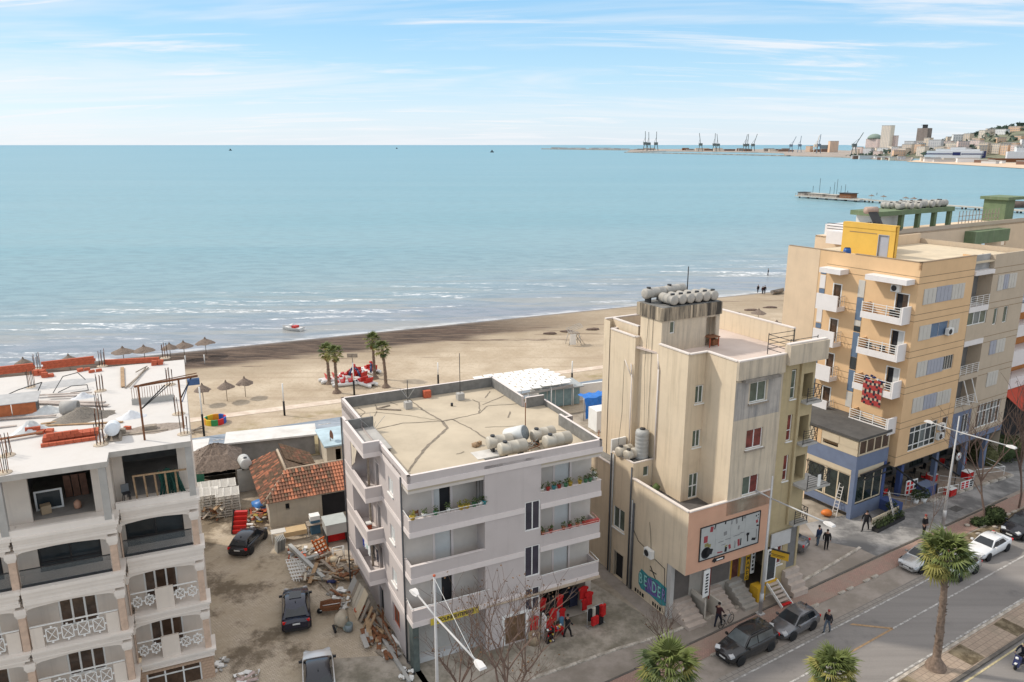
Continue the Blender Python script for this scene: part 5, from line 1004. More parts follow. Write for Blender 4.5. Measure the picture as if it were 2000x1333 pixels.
def acunit(loc, rz, lab, sc=1, grp=None):
    t = thing('air_conditioner', lab, 'air conditioner', loc, rz, grp)
    part('case', MB().box(-.42, .42, -.34, -.02, 0, .62), m_white, t); part('fan_grille', MB().lathe([(0, 0), (.24, 0), (.26, .02), (.2, .03)], (-.1, -.345, .31), 14, ax=Matrix.Rotation(R(90), 4, 'X')), m_dark, t)
    part('bracket', MB().box(-.35, -.3, -.34, 0, -.06, -.003).box(.3, .35, -.34, 0, -.06, -.003), m_steel, t); return t
acunit(KW(-.02, 3.7, 3.9), KR-R(90), 'white air conditioner with a cable on the graffiti wall')
part('cable', MB().path([(-.03, 6.3, 5.5), (-.03, 5.2, 4.4), (-.03, 3.9, 4.15), (-.03, 3.3, 3.9), (-.03, 2.1, 3.7), (-.03, 2.0, 1.4)], .022, 5).path([(-.03, 4.0, 6.5), (-.03, 3.8, 5.4), (-.03, 3.7, 4.5)], .015, 4), m_black, KB)
for v, m, z in ((8.82, m_drain, 10.1), (8.55, m_steel, 10.1), (6.25, m_drain, 9.9), (6.0, m_steel, 7.4), (5.8, m_drain, 7.2)): part('drainpipe', MB().path([(-.09, v, z), (-.09, v, .1)], .065, 7), m, KB)
part('drainpipe', MB().path([(1.9, 6.3, 18.3), (1.72, 5.95, 17.3), (1.72, 5.95, 10.3)], .06, 7), m_cope, KB); part('drainpipe', MB().path([(1.5, 8.9, 17.0), (1.5, 8.75, 16.2), (1.5, 8.75, 9.2)], .05, 7).path([(1.3, 9.4, 17.2), (1.5, 8.8, 16)], .04, 6), m_cope, KB)
part('cable', MB().path([(1.97, 7.6, 21.6), (1.85, 7.7, 17), (1.9, 7.4, 10)], .014, 4).path([(1.97, 7.1, 21.6), (1.95, 7.15, 15), (1.9, 7.1, 10)], .014, 4).path([(1.55, 9.8, 17), (1.2, 9.4, 13), (.3, 8.6, 10.2)], .014, 4), m_black, KB)
part('white_wall', MB().box(.2, 1.55, 9.2, 9.35, 8.72, 11.0), m_white, KB); solo('plant', MB().blob((0, 0, .5), (.3, .3, .4), 1, .4), m_leafg, 'small green potted plant on the dark terrace behind the pink parapet', 'plant', KW(.9, 4.6, 8.1))

# ================= BEIGE tower block with blue shop, right =================
m_beige = mat('peach beige render', (.70, .47, .265), .9, .06, .6, streak=.18, stain=(.46, .31, .18))
m_beigel = mat('pale beige render', (.68, .52, .36), .9, .06, .6, streak=.12)
m_beigeg = mat('grey beige render', (.50, .41, .31), .9, .07, .6, streak=.3, stain=(.33, .27, .21))
m_bwhite = mat('white balcony paint', (.74, .70, .68), .8, .05, 1, streak=.12, stain=(.5, .45, .4))
m_grv = mat('render groove', (.26, .18, .11), .95)
m_lav = mat('lavender grey shutter', (.36, .37, .42), .6, .06); m_wsh = mat('white louvre shutter', (.55, .52, .47), .6, .06); m_bluep = mat('slate blue panel', (.12, .175, .26), .6, .1)
m_ylw = mat('yellow render', (.68, .42, .085), .85, .06, .8, streak=.1)
m_blue = mat('shop blue paint', (.155, .19, .28), .7, .1, 1, dirt=.2, stain=(.10, .13, .18))
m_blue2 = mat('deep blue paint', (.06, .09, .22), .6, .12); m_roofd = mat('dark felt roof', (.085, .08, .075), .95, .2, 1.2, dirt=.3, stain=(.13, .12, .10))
m_panel = mat('cream cladding panel', (.60, .50, .36), .6, .05)
m_shopgl = mat('shop glass', (.02, .03, .028), .05, .6, .8, spec=.7)
EB = thing('apartment_tower', 'tall peach beige apartment tower with white balconies and a yellow roof house, on the right', 'building', (35.389, 65.957, 0), R(31.5))
ER = R(31.5); EW = lambda u, v, z=0: (lambda p: (p.x, p.y, z))(Vector((35.389, 65.957, 0))+Vector((cos(ER), sin(ER), 0))*u+Vector((-sin(ER), cos(ER), 0))*v)
F0 = PF('F', 0); S0 = PF('S', 0)
big = (1.75, 6.25, 5.15, 7.6); nar = (7.0, 8.0, 5.3, 7.6)
mb = MB(); wall(mb, F0, 0, 8.8, 4.1, 23.1, [big, nar, (5.7, 7.35, 12.5, 13.9), (2.85, 5.6, 16.0, 17.35)], .2)
hA = [(.75, 1.9, z+.1, z+2.35) for z in (17.8, 14.42, 10.97)]
wall(mb, S0, 0, 10.2, 4.1, 23.1, hA+[(7.5, 8.3, z+.1, z+2.3) for z in (17.7, 14.3, 10.85, 7.4)], .2)
mb.quad((0, 0, 4.1), (8.8, 0, 4.1), (8.8, 3, 4.1), (0, 3, 4.1)); mb.quad((8.8, 0, 4.1), (8.8, 1.3, 4.1), (8.8, 1.3, 23.1), (8.8, 0, 23.1)); wall(mb, PF('B', 14), 0, 18.6, 0, 22)
part('wall', mb, m_beige, EB)
mb = MB(); wall(mb, PF('S', -.02), 10.2, 14, 4.1, 23.1); part('wall', mb, m_beigel, EB)
mb = MB(); wall(mb, F0, 12.15, 18.6, 4.7, 22.95, [(13.2, 17.6, 5.2, 7.75), (13.4, 14.1, 15.95, 17.6), (15.2, 16.0, 15.95, 17.6)], .2); wall(mb, PF('E', 18.6), 0, 14, 0, 22.95); mb.quad((12.15, 0, 4.7), (12.15, 1.3, 4.7), (12.15, 1.3, 22.9), (12.15, 0, 22.9)); part('wall', mb, m_beigeg, EB)
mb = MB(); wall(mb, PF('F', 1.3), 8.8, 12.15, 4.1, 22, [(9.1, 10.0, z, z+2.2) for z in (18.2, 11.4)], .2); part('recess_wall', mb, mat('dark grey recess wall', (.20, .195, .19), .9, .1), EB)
part('roof', MB().prism([(.05, .05), (18.5, .05), (18.5, 13.9), (.05, 13.9)], 22.3, 22.42), mat('mottled cream roof', (.60, .50, .36), .95, .12, .6, dirt=.5, stain=(.44, .37, .27)), EB)
for pts in (((0, 0), (8.8, 0)), ((0, 6.4), (0, 0)), ((0, 13.9), (0, 7.6))):
    (a, b), (c, d) = pts; mb = MB()
    if b == d: mb.box(a, c, b+.002, b+.2, 22.43, 23.08)
    else: mb.box(a+.002, a+.2, d, b, 22.43, 23.08)
    part('parapet', mb, m_beige, EB)
    cp = MB(); cp.box(min(a, c)-.04, max(a, c)+(.0 if b == d else .24), min(b, d)-.04, max(b, d)+(.24 if b == d else 0), 23.102, 23.16); part('coping', cp, mat('brown coping', (.30, .22, .15), .9), EB)
part('parapet', MB().box(12.2, 18.55, .002, .2, 22.43, 22.94), m_beigeg, EB); part('parapet', MB().box(8.85, 12.1, .45, .6, 21.6, 23.0), mat('stained grey parapet', (.36, .35, .34), .9, .2, 1, streak=.8, stain=(.2, .2, .2)), EB)
for k in range(6):
    for z in (21.8-3.36*k, 21.2-3.36*k):
        if z < 4.6: continue
        part('groove', MB().box(-.006, 8.8, -.008, .004, z, z+.05), m_grv, EB); part('groove', MB().box(-.008, .003, .01, 9.3, z, z+.05), m_grv, EB); part('groove', MB().box(12.16, 18.6, -.008, .004, z-.2, z-.15), m_grv, EB)
def shutter(s0, s1, z0, z1, m, pf=F0, slats=True):
    mb = MB(); pbox(mb, pf, s0, s1, z0, z1, .003, .05)
    if slats and s1-s0 > .6:
        n = max(2, round((s1-s0)/.55))
        for k in range(n): pbox(mb, pf, s0+(s1-s0)*k/n+.03, s0+(s1-s0)*(k+1)/n-.03, z0+.05, z1-.05, .052, .07)
    return part('shutter', mb, m, EB)
for s0, s1, z0, z1, m in ((.95, 2.85, 19.28, 20.7, m_wsh), (2.9, 5.3, 19.3, 20.72, m_lav), (5.35, 7.4, 19.28, 20.7, m_wsh), (1.0, 2.8, 15.98, 17.35, m_wsh), (5.65, 7.35, 15.98, 17.35, m_wsh), (1.4, 3.0, 12.5, 13.95, m_wsh), (3.05, 5.6, 12.5, 13.9, m_lav), (1.5, 3.2, 9.05, 10.5, m_wsh), (3.25, 5.3, 9.05, 10.48, m_lav), (5.35, 6.2, 9.05, 10.45, m_wsh), (6.25, 7.7, 9.05, 10.45, m_wsh),
    (13.2, 14.2, 19.35, 20.85, m_wsh), (14.25, 15.1, 19.4, 20.85, m_lav), (15.15, 16.6, 19.4, 20.85, m_wsh), (13.6, 14.7, 12.9, 14.3, m_lav), (14.75, 16.4, 12.9, 14.3, m_wsh), (14.0, 16.0, 9.5, 11.0, m_wsh)): shutter(s0, s1, z0, z1, m)
window(EB, F0, 2.85, 5.6, 16.0, 17.35, n=2, gm=m_bluep, fm=m_lav, fw=.05); window(EB, F0, 5.7, 7.35, 12.5, 13.9, n=4, gm=m_dkgl, fm=m_wsh)
window(EB, F0, *big, n=5, gm=[m_dkgl, m_shopgl, mat('pale reflecting glass', (.16, .18, .18), .1, .4, .8)], fm=m_white, fw=.09, rows=(5.75, 7.0), name='shop_window'); window(EB, F0, *nar, n=1, gm=m_brown, rows=(6.6,), fw=.08)
window(EB, F0, 13.2, 17.6, 5.2, 7.75, n=7, gm=[m_brown, MATS['pale reflecting glass']], rows=(6.9,), fw=.08, name='shop_window'); window(EB, F0, 13.4, 14.1, 15.95, 17.6, n=1, gm=m_grngl); window(EB, F0, 15.2, 16.0, 15.95, 17.6, n=1, gm=m_grngl)
for v0, v1, rows in ((5.05, 5.7, ((19.2, 20.8, m_wsh), (17.0, 19.15, m_bluep), (15.9, 16.4, m_dkgl), (16.45, 16.95, m_wsh), (13.4, 15.8, m_bluep), (12.2, 13.35, m_dkgl), (10.0, 12.1, m_bluep), (8.4, 9.9, m_wsh))), (9.3, 9.9, ((20.8, 21.3, m_bluep), (19.4, 20.7, m_bwhite), (18.9, 19.35, m_bluep), (17.4, 18.8, m_bluep), (16.0, 17.3, m_bwhite), (15.4, 15.9, m_bluep), (12.2, 15.3, m_bwhite), (8.0, 12.1, m_bluep)))):
    for z0, z1, m in rows:
        mb = MB(); pbox(mb, S0, v0, v1, z0, z1, .003, .045); part('stair_window' if m is m_dkgl else 'facade_panel', mb, m, EB)
for h in hA: door(EB, S0, *h, m_white, m_leaf if h[2] < 17 else m_brown, split=.5, fw=.1)
for z in (17.7, 14.3, 10.85, 7.4): door(EB, S0, 7.5, 8.3, z+.1, z+2.3, m_white, m_brown, fw=.1)
X = -1.25
mb = MB().box(X, -.01, .35, 4.35, 21.15, 21.62); part('canopy', mb, m_bwhite, EB); part('canopy', MB().box(X, -.01, 6.9, 9.2, 21.15, 21.62), m_bwhite, EB)
m_tile = mat('terracotta floor', (.40, .17, .09), .8)
for i, z in enumerate((17.8, 14.42, 10.97, 7.5)):
    part('balcony_slab', MB().box(X, -.01, .35, 4.4, z-.18, z), m_bwhite, EB); part('balcony_floor', MB().box(X+.16, -.01, .52, 4.24, z+.002, z+.03), m_tile, EB)
    mb = MB().box(X, X+.12, .35, 4.4, z+.002, z+.42).box(X, -.01, .35, .5, z+.421, z+1.4).box(X, -.01, 4.28, 4.4, z+.421, z+.9) if 0 else MB().box(X, X+.12, .52, 4.4, z+.002, z+.42); part('balcony_parapet', mb, m_bwhite, EB)
    part('balcony_parapet', MB().box(X, -.01, .35, .5, z+.002, z+1.4), m_bwhite, EB); part('balcony_parapet', MB().box(X+.14, -.01, 4.28, 4.4, z+.002, z+1.2), m_beige, EB)
    rl = MB()
    for k in range(4): rl.box(X+.03, X+.08, .52, 4.38, z+.6+k*.22, z+.64+k*.22)
    for v in (.56, 1.9, 3.2, 4.3): rl.box(X+.02, X+.09, v, v+.06, z+.422, z+1.36)
    part('railing', rl, m_white, EB)
for i, z in enumerate((17.76, 14.27, 10.82, 7.36)):
    part('balcony_slab', MB().box(X, -.01, 6.9, 9.25, z-.16, z), m_bwhite, EB); part('balcony_parapet', MB().box(X, X+.12, 6.9, 9.25, z+.002, z+1.36), m_bwhite, EB); part('balcony_parapet', MB().box(X+.122, -.01, 6.9, 7.0, z+.002, z+.28), m_bwhite, EB)
    rl = MB().path([(X+.15, 6.95, z+1.25), (-.1, 6.95, z+1.3)], .025, 5).path([(X+.15, 6.95, z+.75), (-.1, 6.95, z+.75)], .02, 5)
    for k in range(4): rl.tube((X+.2+k*.32, 6.95, z+.28), (X+.2+k*.32, 6.95, z+1.28), .02, 5)
    part('railing', rl, m_steel, EB)
t = thing('blanket', 'red and black checked blanket hung over a balcony rail of the beige tower', 'blanket', EW(X-.06, 1.3, 9.9), ER)
mcols = (mat('red wool', (.36, .05, .045), .95, .2, 8), mat('black wool', (.03, .025, .035), .95, .2, 8), mat('cream wool', (.48, .36, .27), .95, .2, 8))
for j in range(10):
    for i in range(9): part('check', MB().box(-.02, .0, .02+i*.215, .232+i*.215, 2.2-j*.24-.24+.05*sin(i*.9), 2.2-j*.24+.05*sin(i*.9)), mcols[(1 if i % 2 else 2) if j % 3 == 1 else (0 if (i+j) % 4 else 1)], t)
r2 = random.Random(5)
for z, v, s in ((17.83, 1.6, 'top'), (14.45, 2.2, 'middle'), (14.45, 3.6, 'left end of the middle')):
    t = thing('garden_chair', f'dark garden chair on the {s} large balcony of the beige tower', 'chair', EW(-.7, v, z), ER+r2.uniform(0, 3))
    part('seat', MB().box(-.24, .24, -.24, .24, .42, .46), m_dark, t); part('backrest', MB().box(-.24, .24, .2, .24, .46, .95), m_dark, t)
    for a in (-.22, .2):
        for b in (-.22, .2): part('leg', MB().box(a, a+.03, b, b+.03, 0, .42), m_dark, t)
for z, v, s in ((17.83, 2.3, 'top'), (14.45, 2.9, 'middle')):
    t = thing('garden_table', f'small table beside the dark chair on the {s} large balcony', 'table', EW(-.65, v, z), ER); part('tabletop', MB().lathe([(0, .7), (.4, .7), (.4, .74), (0, .74)], n=12), m_greyw, t); part('leg', MB().tube((0, 0, 0), (0, 0, .7), .04, 6), m_dark, t)
mb = MB()
for k in range(14): mb.blob((r2.uniform(-.2, .2), r2.uniform(-.9, .9), r2.uniform(.9, 1.25)), (.12, .18, .12), 1, .4)
solo('folded_laundry', mb, mat('dark blue cloth', (.03, .035, .10), .95, .4, 3), 'dark blue heaped laundry above the checked blanket', 'laundry', EW(-1.0, 2.4, 11.1), ER)
acunit(EW(5.6, -.02, 16.05), ER, 'white air conditioner on a frame at the dark blue window'); acunit(EW(6.6, -.02, 6.55), ER, 'upper air conditioner beside the big grid window'); acunit(EW(6.55, -.02, 5.6), ER, 'lower air conditioner beside the big grid window'); acunit(EW(-.02, 1.9, 20.3), ER-R(90), 'air conditioner under the top canopy of the beige tower')
# recess loggias
for z, op in ((17.75, 1), (14.45, 0), (11.0, 1), (7.75, 1)):
    part('loggia_slab', MB().box(8.82, 12.13, -.05, 1.29, z-.1, z+.42), m_bwhite if z > 14 else m_beigeg, EB)
    if op:
        rl = MB()
        for k in range(5): rl.box(8.85, 12.1, -.03, .0, z+.6+k*.2, z+.63+k*.2)
        for k in range(4): rl.box(8.87+k*1.05, 8.92+k*1.05, -.035, .005, z+.43, z+1.44)
        part('railing', rl, m_white, EB)
    else:
        part('balcony_parapet', MB().box(8.82, 12.13, -.02, .12, z+.43, z+1.9), m_beigeg, EB); o = window(EB, F0, 8.85, 12.1, z+1.92, z+3.28, n=3, gm=[m_grngl, MATS['pale reflecting glass']], fw=.08)
part('canopy', MB().box(8.82, 12.13, -.15, 1.2, 21.2, 21.6), m_bwhite, EB)
for k in (0, 1): part('awning_pole', MB().bar((9.6+k*1.4, -.1, 10.9), (10.5+k*1.4, -.5, 8.4), .07).bar((9.6+k*1.4, -.1, 8.6), (10.6+k*1.4, -.5, 8.4), .05), m_white, EB)
mb = MB(); wall(mb, PF('F', .02), 8.82, 13.0, 4.2, 7.6, [(10.6, 11.8, 5.2, 7.2)], .15); part('blue_wall', mb, m_blue, EB); window(EB, PF('F', .02), 10.6, 11.8, 5.2, 7.2, n=2, gm=m_dkgl, fw=.08, sill=True)
# yellow roof house, barrel, solar heater frame
mb = MB(); wall(mb, PF('S', 4.8), 5.7, 11.4, 22.42, 25.4, [(6.35, 7.35, 22.45, 24.5)], .15); mb.box(5.0, 5.35, 5.7, 11.4, 22.42, 25.39); mb.box(4.8, 5.4, 5.7, 11.4, 25.41, 25.5)
wall(mb, PF('S', 4.75), 5.7, 11.4, 25.0, 25.45); part('roof_house_wall', mb, m_ylw, EB); door(EB, PF('S', 4.8), 6.35, 7.35, 22.45, 24.5, m_lav, m_lav, fw=.06)
part('groove', MB().box(4.78, 4.795, 7.6, 10.6, 24.55, 24.62), m_grv, EB)
part('roof_slab', MB().box(5.4, 10.4, 8.6, 11.4, 24.5, 24.65), m_roofd, EB); part('roof_house_wall', MB().box(5.38, 10.2, 9.6, 11.3, 22.43, 24.48), m_beigel, EB); part('parapet', MB().box(10.2, 18.5, 11.3, 11.5, 22.43, 23.5), m_beigel, EB)
t = thing('barrel', 'blue plastic barrel at the roof parapet beside the yellow roof house', 'barrel', EW(1.0, 8.0, 22.42)); part('drum', MB().lathe([(0, 0), (.3, 0), (.36, .3), (.36, .7), (.3, 1.0), (0, 1.0)], n=14), mat('blue plastic', (.02, .09, .30), .4), t); part('lid', MB().lathe([(.25, 1.0), (.25, 1.06), (0, 1.06)], n=12), m_dark, t)
# --- blue corner shop
SB = thing('shop', 'blue single storey shop with tall windows and a dark flat roof beside the beige tower', 'building', EW(-5.3, .4), ER)
mb = MB(); FS = PF('F', 0); SS = PF('S', 0)
wall(mb, FS, 0, 4.7, 4.75, 6.1); wall(mb, SS, 0, 9, 4.7, 6.1); wall(mb, FS, 0, 4.7, 0, 1.35); wall(mb, SS, 0, 5.0, .55, 1.3); part('wall', mb, m_blue, SB)
for a in (0, 4.25): part('column', MB().box(a-.004 if a == 0 else a, a+.42, -.01, .4, 0 if a == 0 else -.02, 4.74), m_blue if a == 0 else m_blue2, SB)
mb = MB(); wall(mb, SS, 0, 9, 6.11, 7.6, [(2.0, 3.6, 6.3, 6.7)], .1); part('cladding', mb, m_panel, SB)
for a, b in ((.05, 1.9), (1.95, 3.75), (4.6, 6.3), (6.35, 8.5)): mb = MB(); pbox(mb, SS, a, b, 6.75, 7.5, .003, .03); part('cladding_panel', mb, m_panel, SB)
part('orange_panel', MB().box(-.03, -.004, 3.8, 4.55, 6.15, 7.5), m_beige, SB)
window(SB, FS, .15, 4.6, 6.12, 7.6, n=4, depth=.05, gm=m_brown, fm=m_panel, fw=.14); window(SB, FS, .43, 4.24, 1.4, 4.1, n=3, gm=m_shopgl, fm=m_panel, fw=.1); window(SB, SS, .42, 3.0, 1.32, 4.2, n=2, gm=m_shopgl, fm=m_panel, fw=.12); window(SB, SS, 3.05, 5.0, 1.32, 4.2, n=1, gm=m_shopgl, fm=m_panel, fw=.12)
part('blind_box', MB().box(.0, .12, .42, 5.0, 4.21, 4.69), m_panel, SB); part('blind_box', MB().box(.43, 4.24, .02, .12, 4.11, 4.74), m_panel, SB)
part('roof', MB().prism([(-.15, -.15), (4.65, -.15), (5.25, 3), (5.25, 13), (-.15, 13)], 7.62, 7.85), m_roofd, SB)
part('wall', MB().quad((0, 5.0, 0), (0, 9, 0), (0, 9, 4.7), (0, 5.0, 4.7)), m_beigel, SB); part('awning_arm', MB().box(.43, 4.6, -.35, -.2, 4.3, 4.42).box(.43, 4.6, -.6, -.5, 3.95, 4.05), m_dark, SB)
part('plinth_panel', MB().box(4.3, 5.4, -1.6, .1, 0, 1.0), m_blue2, SB)
# street floor of the tower
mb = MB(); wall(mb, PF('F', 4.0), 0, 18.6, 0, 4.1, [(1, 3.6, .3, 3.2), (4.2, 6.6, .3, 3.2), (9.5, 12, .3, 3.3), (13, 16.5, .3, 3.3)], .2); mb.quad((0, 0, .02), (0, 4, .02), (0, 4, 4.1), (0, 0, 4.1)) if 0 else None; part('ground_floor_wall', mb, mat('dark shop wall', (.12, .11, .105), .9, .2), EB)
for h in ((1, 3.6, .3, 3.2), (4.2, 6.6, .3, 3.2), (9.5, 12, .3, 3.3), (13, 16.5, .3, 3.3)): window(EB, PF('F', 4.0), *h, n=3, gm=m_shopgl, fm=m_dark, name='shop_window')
for u, v in ((-.3, 1.0), (2.75, 1.0), (8.6, 1.0), (12.6, .4), (16.5, .4)): part('column', MB().box(u-.22, u+.22, v-.22, v+.22, 0, 4.09), m_blue2 if u < 3 else m_blue, EB)
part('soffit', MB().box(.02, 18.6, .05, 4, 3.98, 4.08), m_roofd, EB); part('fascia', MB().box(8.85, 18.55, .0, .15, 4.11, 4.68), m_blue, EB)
for i, (u, L) in enumerate(((0.2, 4.6), (5.6, 4.2))):
    part('awning_roll', MB().tube((u, -.05, 4.0), (u+L*.3, -2.4, 2.2+.3*i), .09, 6), m_black, EB)
part('awning_roll', MB().tube((-4.6, -.1, 4.3), (.6, .6, 4.35), .1, 6), m_black, EB)
m_terr = mat('terrace tiles', (.30, .24, .19), .85, .2, 2, dirt=.3)
struct('cafe_terrace', MB().add([EW(u, v, .16) for u, v in ((-.5, -.9), (17.5, -2.2), (17.5, 4), (-.5, 4))]+[EW(u, v, 0) for u, v in ((-.5, -.9), (17.5, -2.2), (17.5, 4), (-.5, 4))], [(0, 1, 2, 3), (0, 1, 5, 4), (1, 2, 6, 5), (3, 0, 4, 7)]), m_terr)
kerb('terrace_kerb', [(4.2, -1.3), (17.5, -2.35)], .3, .2, m_kerb, fr=lambda u, v: EW(u, v), step=1.3, gap=.25, z0=0, prob=.85)
def rail(lab, pts, z=.16, h=.95, m=None):
    t = thing('guard_rail', lab, 'railing', EW(*pts[0], z), ER); o = pts[0]; q_ = [(a-o[0], b-o[1]) for a, b in pts]
    part('rail', MB().path([(*p, h) for p in q_], .03, 5).path([(*p, h*.5) for p in q_], .02, 5), m or m_steel, t)
    for p in q_: part('post', MB().tube((*p, 0), (*p, h), .03, 5), m or m_steel, t)
rail('steel guard rail at the left terrace steps by the blue column', [(.2, 1.2), (1.6, -.6), (1.8, -1.0)]); rail('steel guard rail in the middle of the terrace', [(2.4, -.9), (4.3, -1.1), (4.8, .5)]); rail('white guard rail beside the blue counter', [(5.6, -1.3), (8.2, -1.8)], m=m_white); rail('steel guard rail at the red and white stand', [(8.6, .3), (9.8, -1.2), (11.4, -1.6)]); rail('long white guard rail at the right end of the terrace', [(13, -.8), (16.5, -1.9), (17.2, .5)], m=m_white)
t = thing('bar_counter', 'navy blue street counter with a black end on the cafe terrace', 'counter', EW(5.2, -.3, .16), ER); part('body', MB().box(-.9, .9, -.5, .5, 0, 1.1), m_blue2, t); part('top', MB().box(-.95, .95, -.55, .55, 1.1, 1.16), m_blue, t); part('end_panel', MB().box(.91, 1.3, -.5, .5, 0, 1.0), m_black, t)
m_poster = mat('red white poster print', (.52, .40, .38), .6, .5, 3)
for u, v, w_, h, s, z in ((3.6, .2, 1.6, 1.5, 'white menu board with red pictures beside the blue column', .4), (9.9, -1.7, 1.9, .8, 'red and white banner on the terrace rail', .25)):
    t = thing('poster_board', s, 'sign', EW(u, v, z), ER-.1); part('board', MB().box(-w_/2, w_/2, -.03, .03, 0, h), m_white, t)
    for k in range(9): part('print', MB().box(-w_/2+.1+k % 3*w_/3, -w_/2+.05+(k % 3+.75)*w_/3, -.04, -.031, h*(.08+.3*(k//3)), h*(.3+.3*(k//3))), [m_prd, m_redc, m_dark][k % 3] if (k*5) % 3 else m_redc, t)
for u, v, c, s in ((7.2, -1.6, m_redc, 'low red crate at the lamp post on the terrace'), (8.8, 1.2, m_redc, 'red covered stall table under the tower'), (12.6, -.3, m_redc, 'red box at the right shop column')):
    t = thing('crate', s, 'crate', EW(u, v, .16), ER); part('body', MB().box(-.5, .5, -.35, .35, 0, .7), c, t); part('lid', MB().box(-.52, .52, -.37, .37, .7, .76), m_white, t)
def cafe_chair(loc, rz, lab, m):
    t = thing('cafe_chair', lab, 'chair', loc, rz, 'cafe chairs under the tower'); part('seat', MB().box(-.22, .22, -.22, .22, .42, .46), m, t); part('backrest', MB().obox((0, .22, .7), (.44, .04, .5), 0, -.1), m, t)
    for a in (-.2, .17):
        for b in (-.2, .17): part('leg', MB().box(a, a+.03, b, b+.03, 0, .42), m_dark, t)
for k in range(14): cafe_chair(EW(1.6+k % 7*2.2+r2.uniform(-.4, .4), 1.6+k//7*1.2+r2.uniform(-.3, .3), .16), r2.uniform(0, 6), f"{'red' if k % 3 == 0 else 'dark'} cafe chair under the beige tower, {('first', 'second', 'third', 'fourth', 'fifth', 'sixth', 'last')[k % 7]} from the left in the {('outer', 'inner')[k//7]} row", m_redc if k % 3 == 0 else m_dark)
for k in range(5):
    t = thing('cafe_table', f"square cafe table, {('first', 'second', 'third', 'fourth', 'last')[k]} from the left in the shade of the beige tower", 'table', EW(2.2+k*3.2, 2.2, .16), ER, 'cafe tables under the tower'); part('tabletop', MB().box(-.4, .4, -.4, .4, .72, .76), m_greyw, t); part('leg', MB().tube((0, 0, 0), (0, 0, .72), .05, 6), m_dark, t)
def ladder(lab, loc, rz, L, lean, w_=.42, m=None):
    t = thing('ladder', lab, 'ladder', loc, rz); d = Vector((0, sin(lean), cos(lean))); n = int(L/.3)
    for s in (-1, 1): part('rail', MB().bar((s*w_/2, 0, 0), Vector((s*w_/2*.85, 0, 0))+d*L, .06, .05), m or m_white, t)
    me = MB().bar((-w_/2, 0, 0), (w_/2, 0, 0), .05, .035).mesh('rung', m or m_white)
    for k in range(1, n): link('rung', me, t, d*(k*L/n))
    return t
m_lad = mat('pale aluminium ladder', (.62, .58, .54), .5)
ladder('tall pale ladder leaning against the blue shop front', (29.42,64.10, 0), ER+R(-80), 5.6, .30, m=m_lad); ladder('short pale ladder at the corner of the blue shop', (31.33,64.60, 0), ER+R(-30), 2.6, .28, m=m_lad); ladder('leaning ladder standing by the planter on the forecourt', (34.48,62.83, 0), ER+R(20), 3.0, .3, m=m_lad)
ladder('small pale ladder behind the short one at the shop corner', (32.61,66.68, 0.3), ER+R(-20), 2.2, .2, m=m_lad)
def hedge(mb, x0, x1, y0, y1, z0, z1, n, s, rg):
    for k in range(n):
        c = Vector((rg.uniform(x0, x1), rg.uniform(y0, y1), rg.uniform(z0, z1))); e = Vector((rg.uniform(-1, 1), rg.uniform(-1, 1), rg.uniform(-.6, 1))).normalized(); w_ = e.cross(Vector((rg.uniform(-1, 1), rg.uniform(-1, 1), .3))).normalized()*s*.4; e = e*s
        mb.quad(c-e, c+w_, c+e, c-w_)
    return mb
m_bush = mat('dark bush foliage', (.045, .065, .022), .85, .5, 5); m_bush2 = mat('olive bush foliage', (.10, .10, .04), .85, .5, 5)
t = thing('planter', 'long dark planter with a clipped hedge and yellow flowers along the forecourt', 'planter', (33.69,62.54, 0), ER+.06)
part('box', MB().box(-2.2, 2.2, -.3, .3, 0, .35), m_dark, t); part('hedge', hedge(MB(), -2.2, 2.2, -.35, .35, .35, .95, 420, .13, r2), m_bush, t); part('rail', MB().box(-2.2, 2.2, .36, .4, .5, 1.1), m_panel, t)
for k, (x, y, s) in enumerate(((38.19,66.68, 'left bush in a white pot beside the lamp post'), (39.13,67.01, 'right bush in a white pot beside the lamp post'), (34.77,64.30, 'pot plant at the left end of the terrace steps'))):
    t = thing('potted_bush', s, 'plant pot', (x, y, 0)); part('pot', MB().lathe([(0, 0), (.22, 0), (.3, .5), (.25, .5)], n=12), m_white, t); b = MB()
    for i in range(200):
        a, e = r2.uniform(0, 6.28), r2.uniform(-1, 1); rr_ = .55*r2.uniform(.6, 1); hedge(b, *(2*[rr_*cos(a)*math.sqrt(1-e*e)]), *(2*[rr_*sin(a)*math.sqrt(1-e*e)]), *(2*[.95+rr_*e]), 1, .12, r2)
    part('foliage', b, m_bush, t)
solo('orange_bag', MB().blob((0, 0, .3), (.5, .4, .32), 2, .12), mat('orange plastic', (.62, .17, .03), .5, .1), 'bright orange plastic bag on the ground beside the blue shop', 'bag', (28.85,64.30, 0))
t = thing('round_sign', 'round white sign with a dark mark on a post by the red stall', 'sign', EW(9.8, -.6), ER); part('post', MB().tube((0, 0, 0), (0, 0, 2.9), .04, 6), m_dark, t); part('disc', MB().lathe([(0, -.03), (.42, -.03), (.42, .03), (0, .03)], (0, 0, 3.2), 18, ax=Matrix.Rotation(R(90), 4, 'X')), m_white, t); part('mark', MB().box(-.1, .1, -.045, -.032, 3.08, 3.32), m_prd, t)
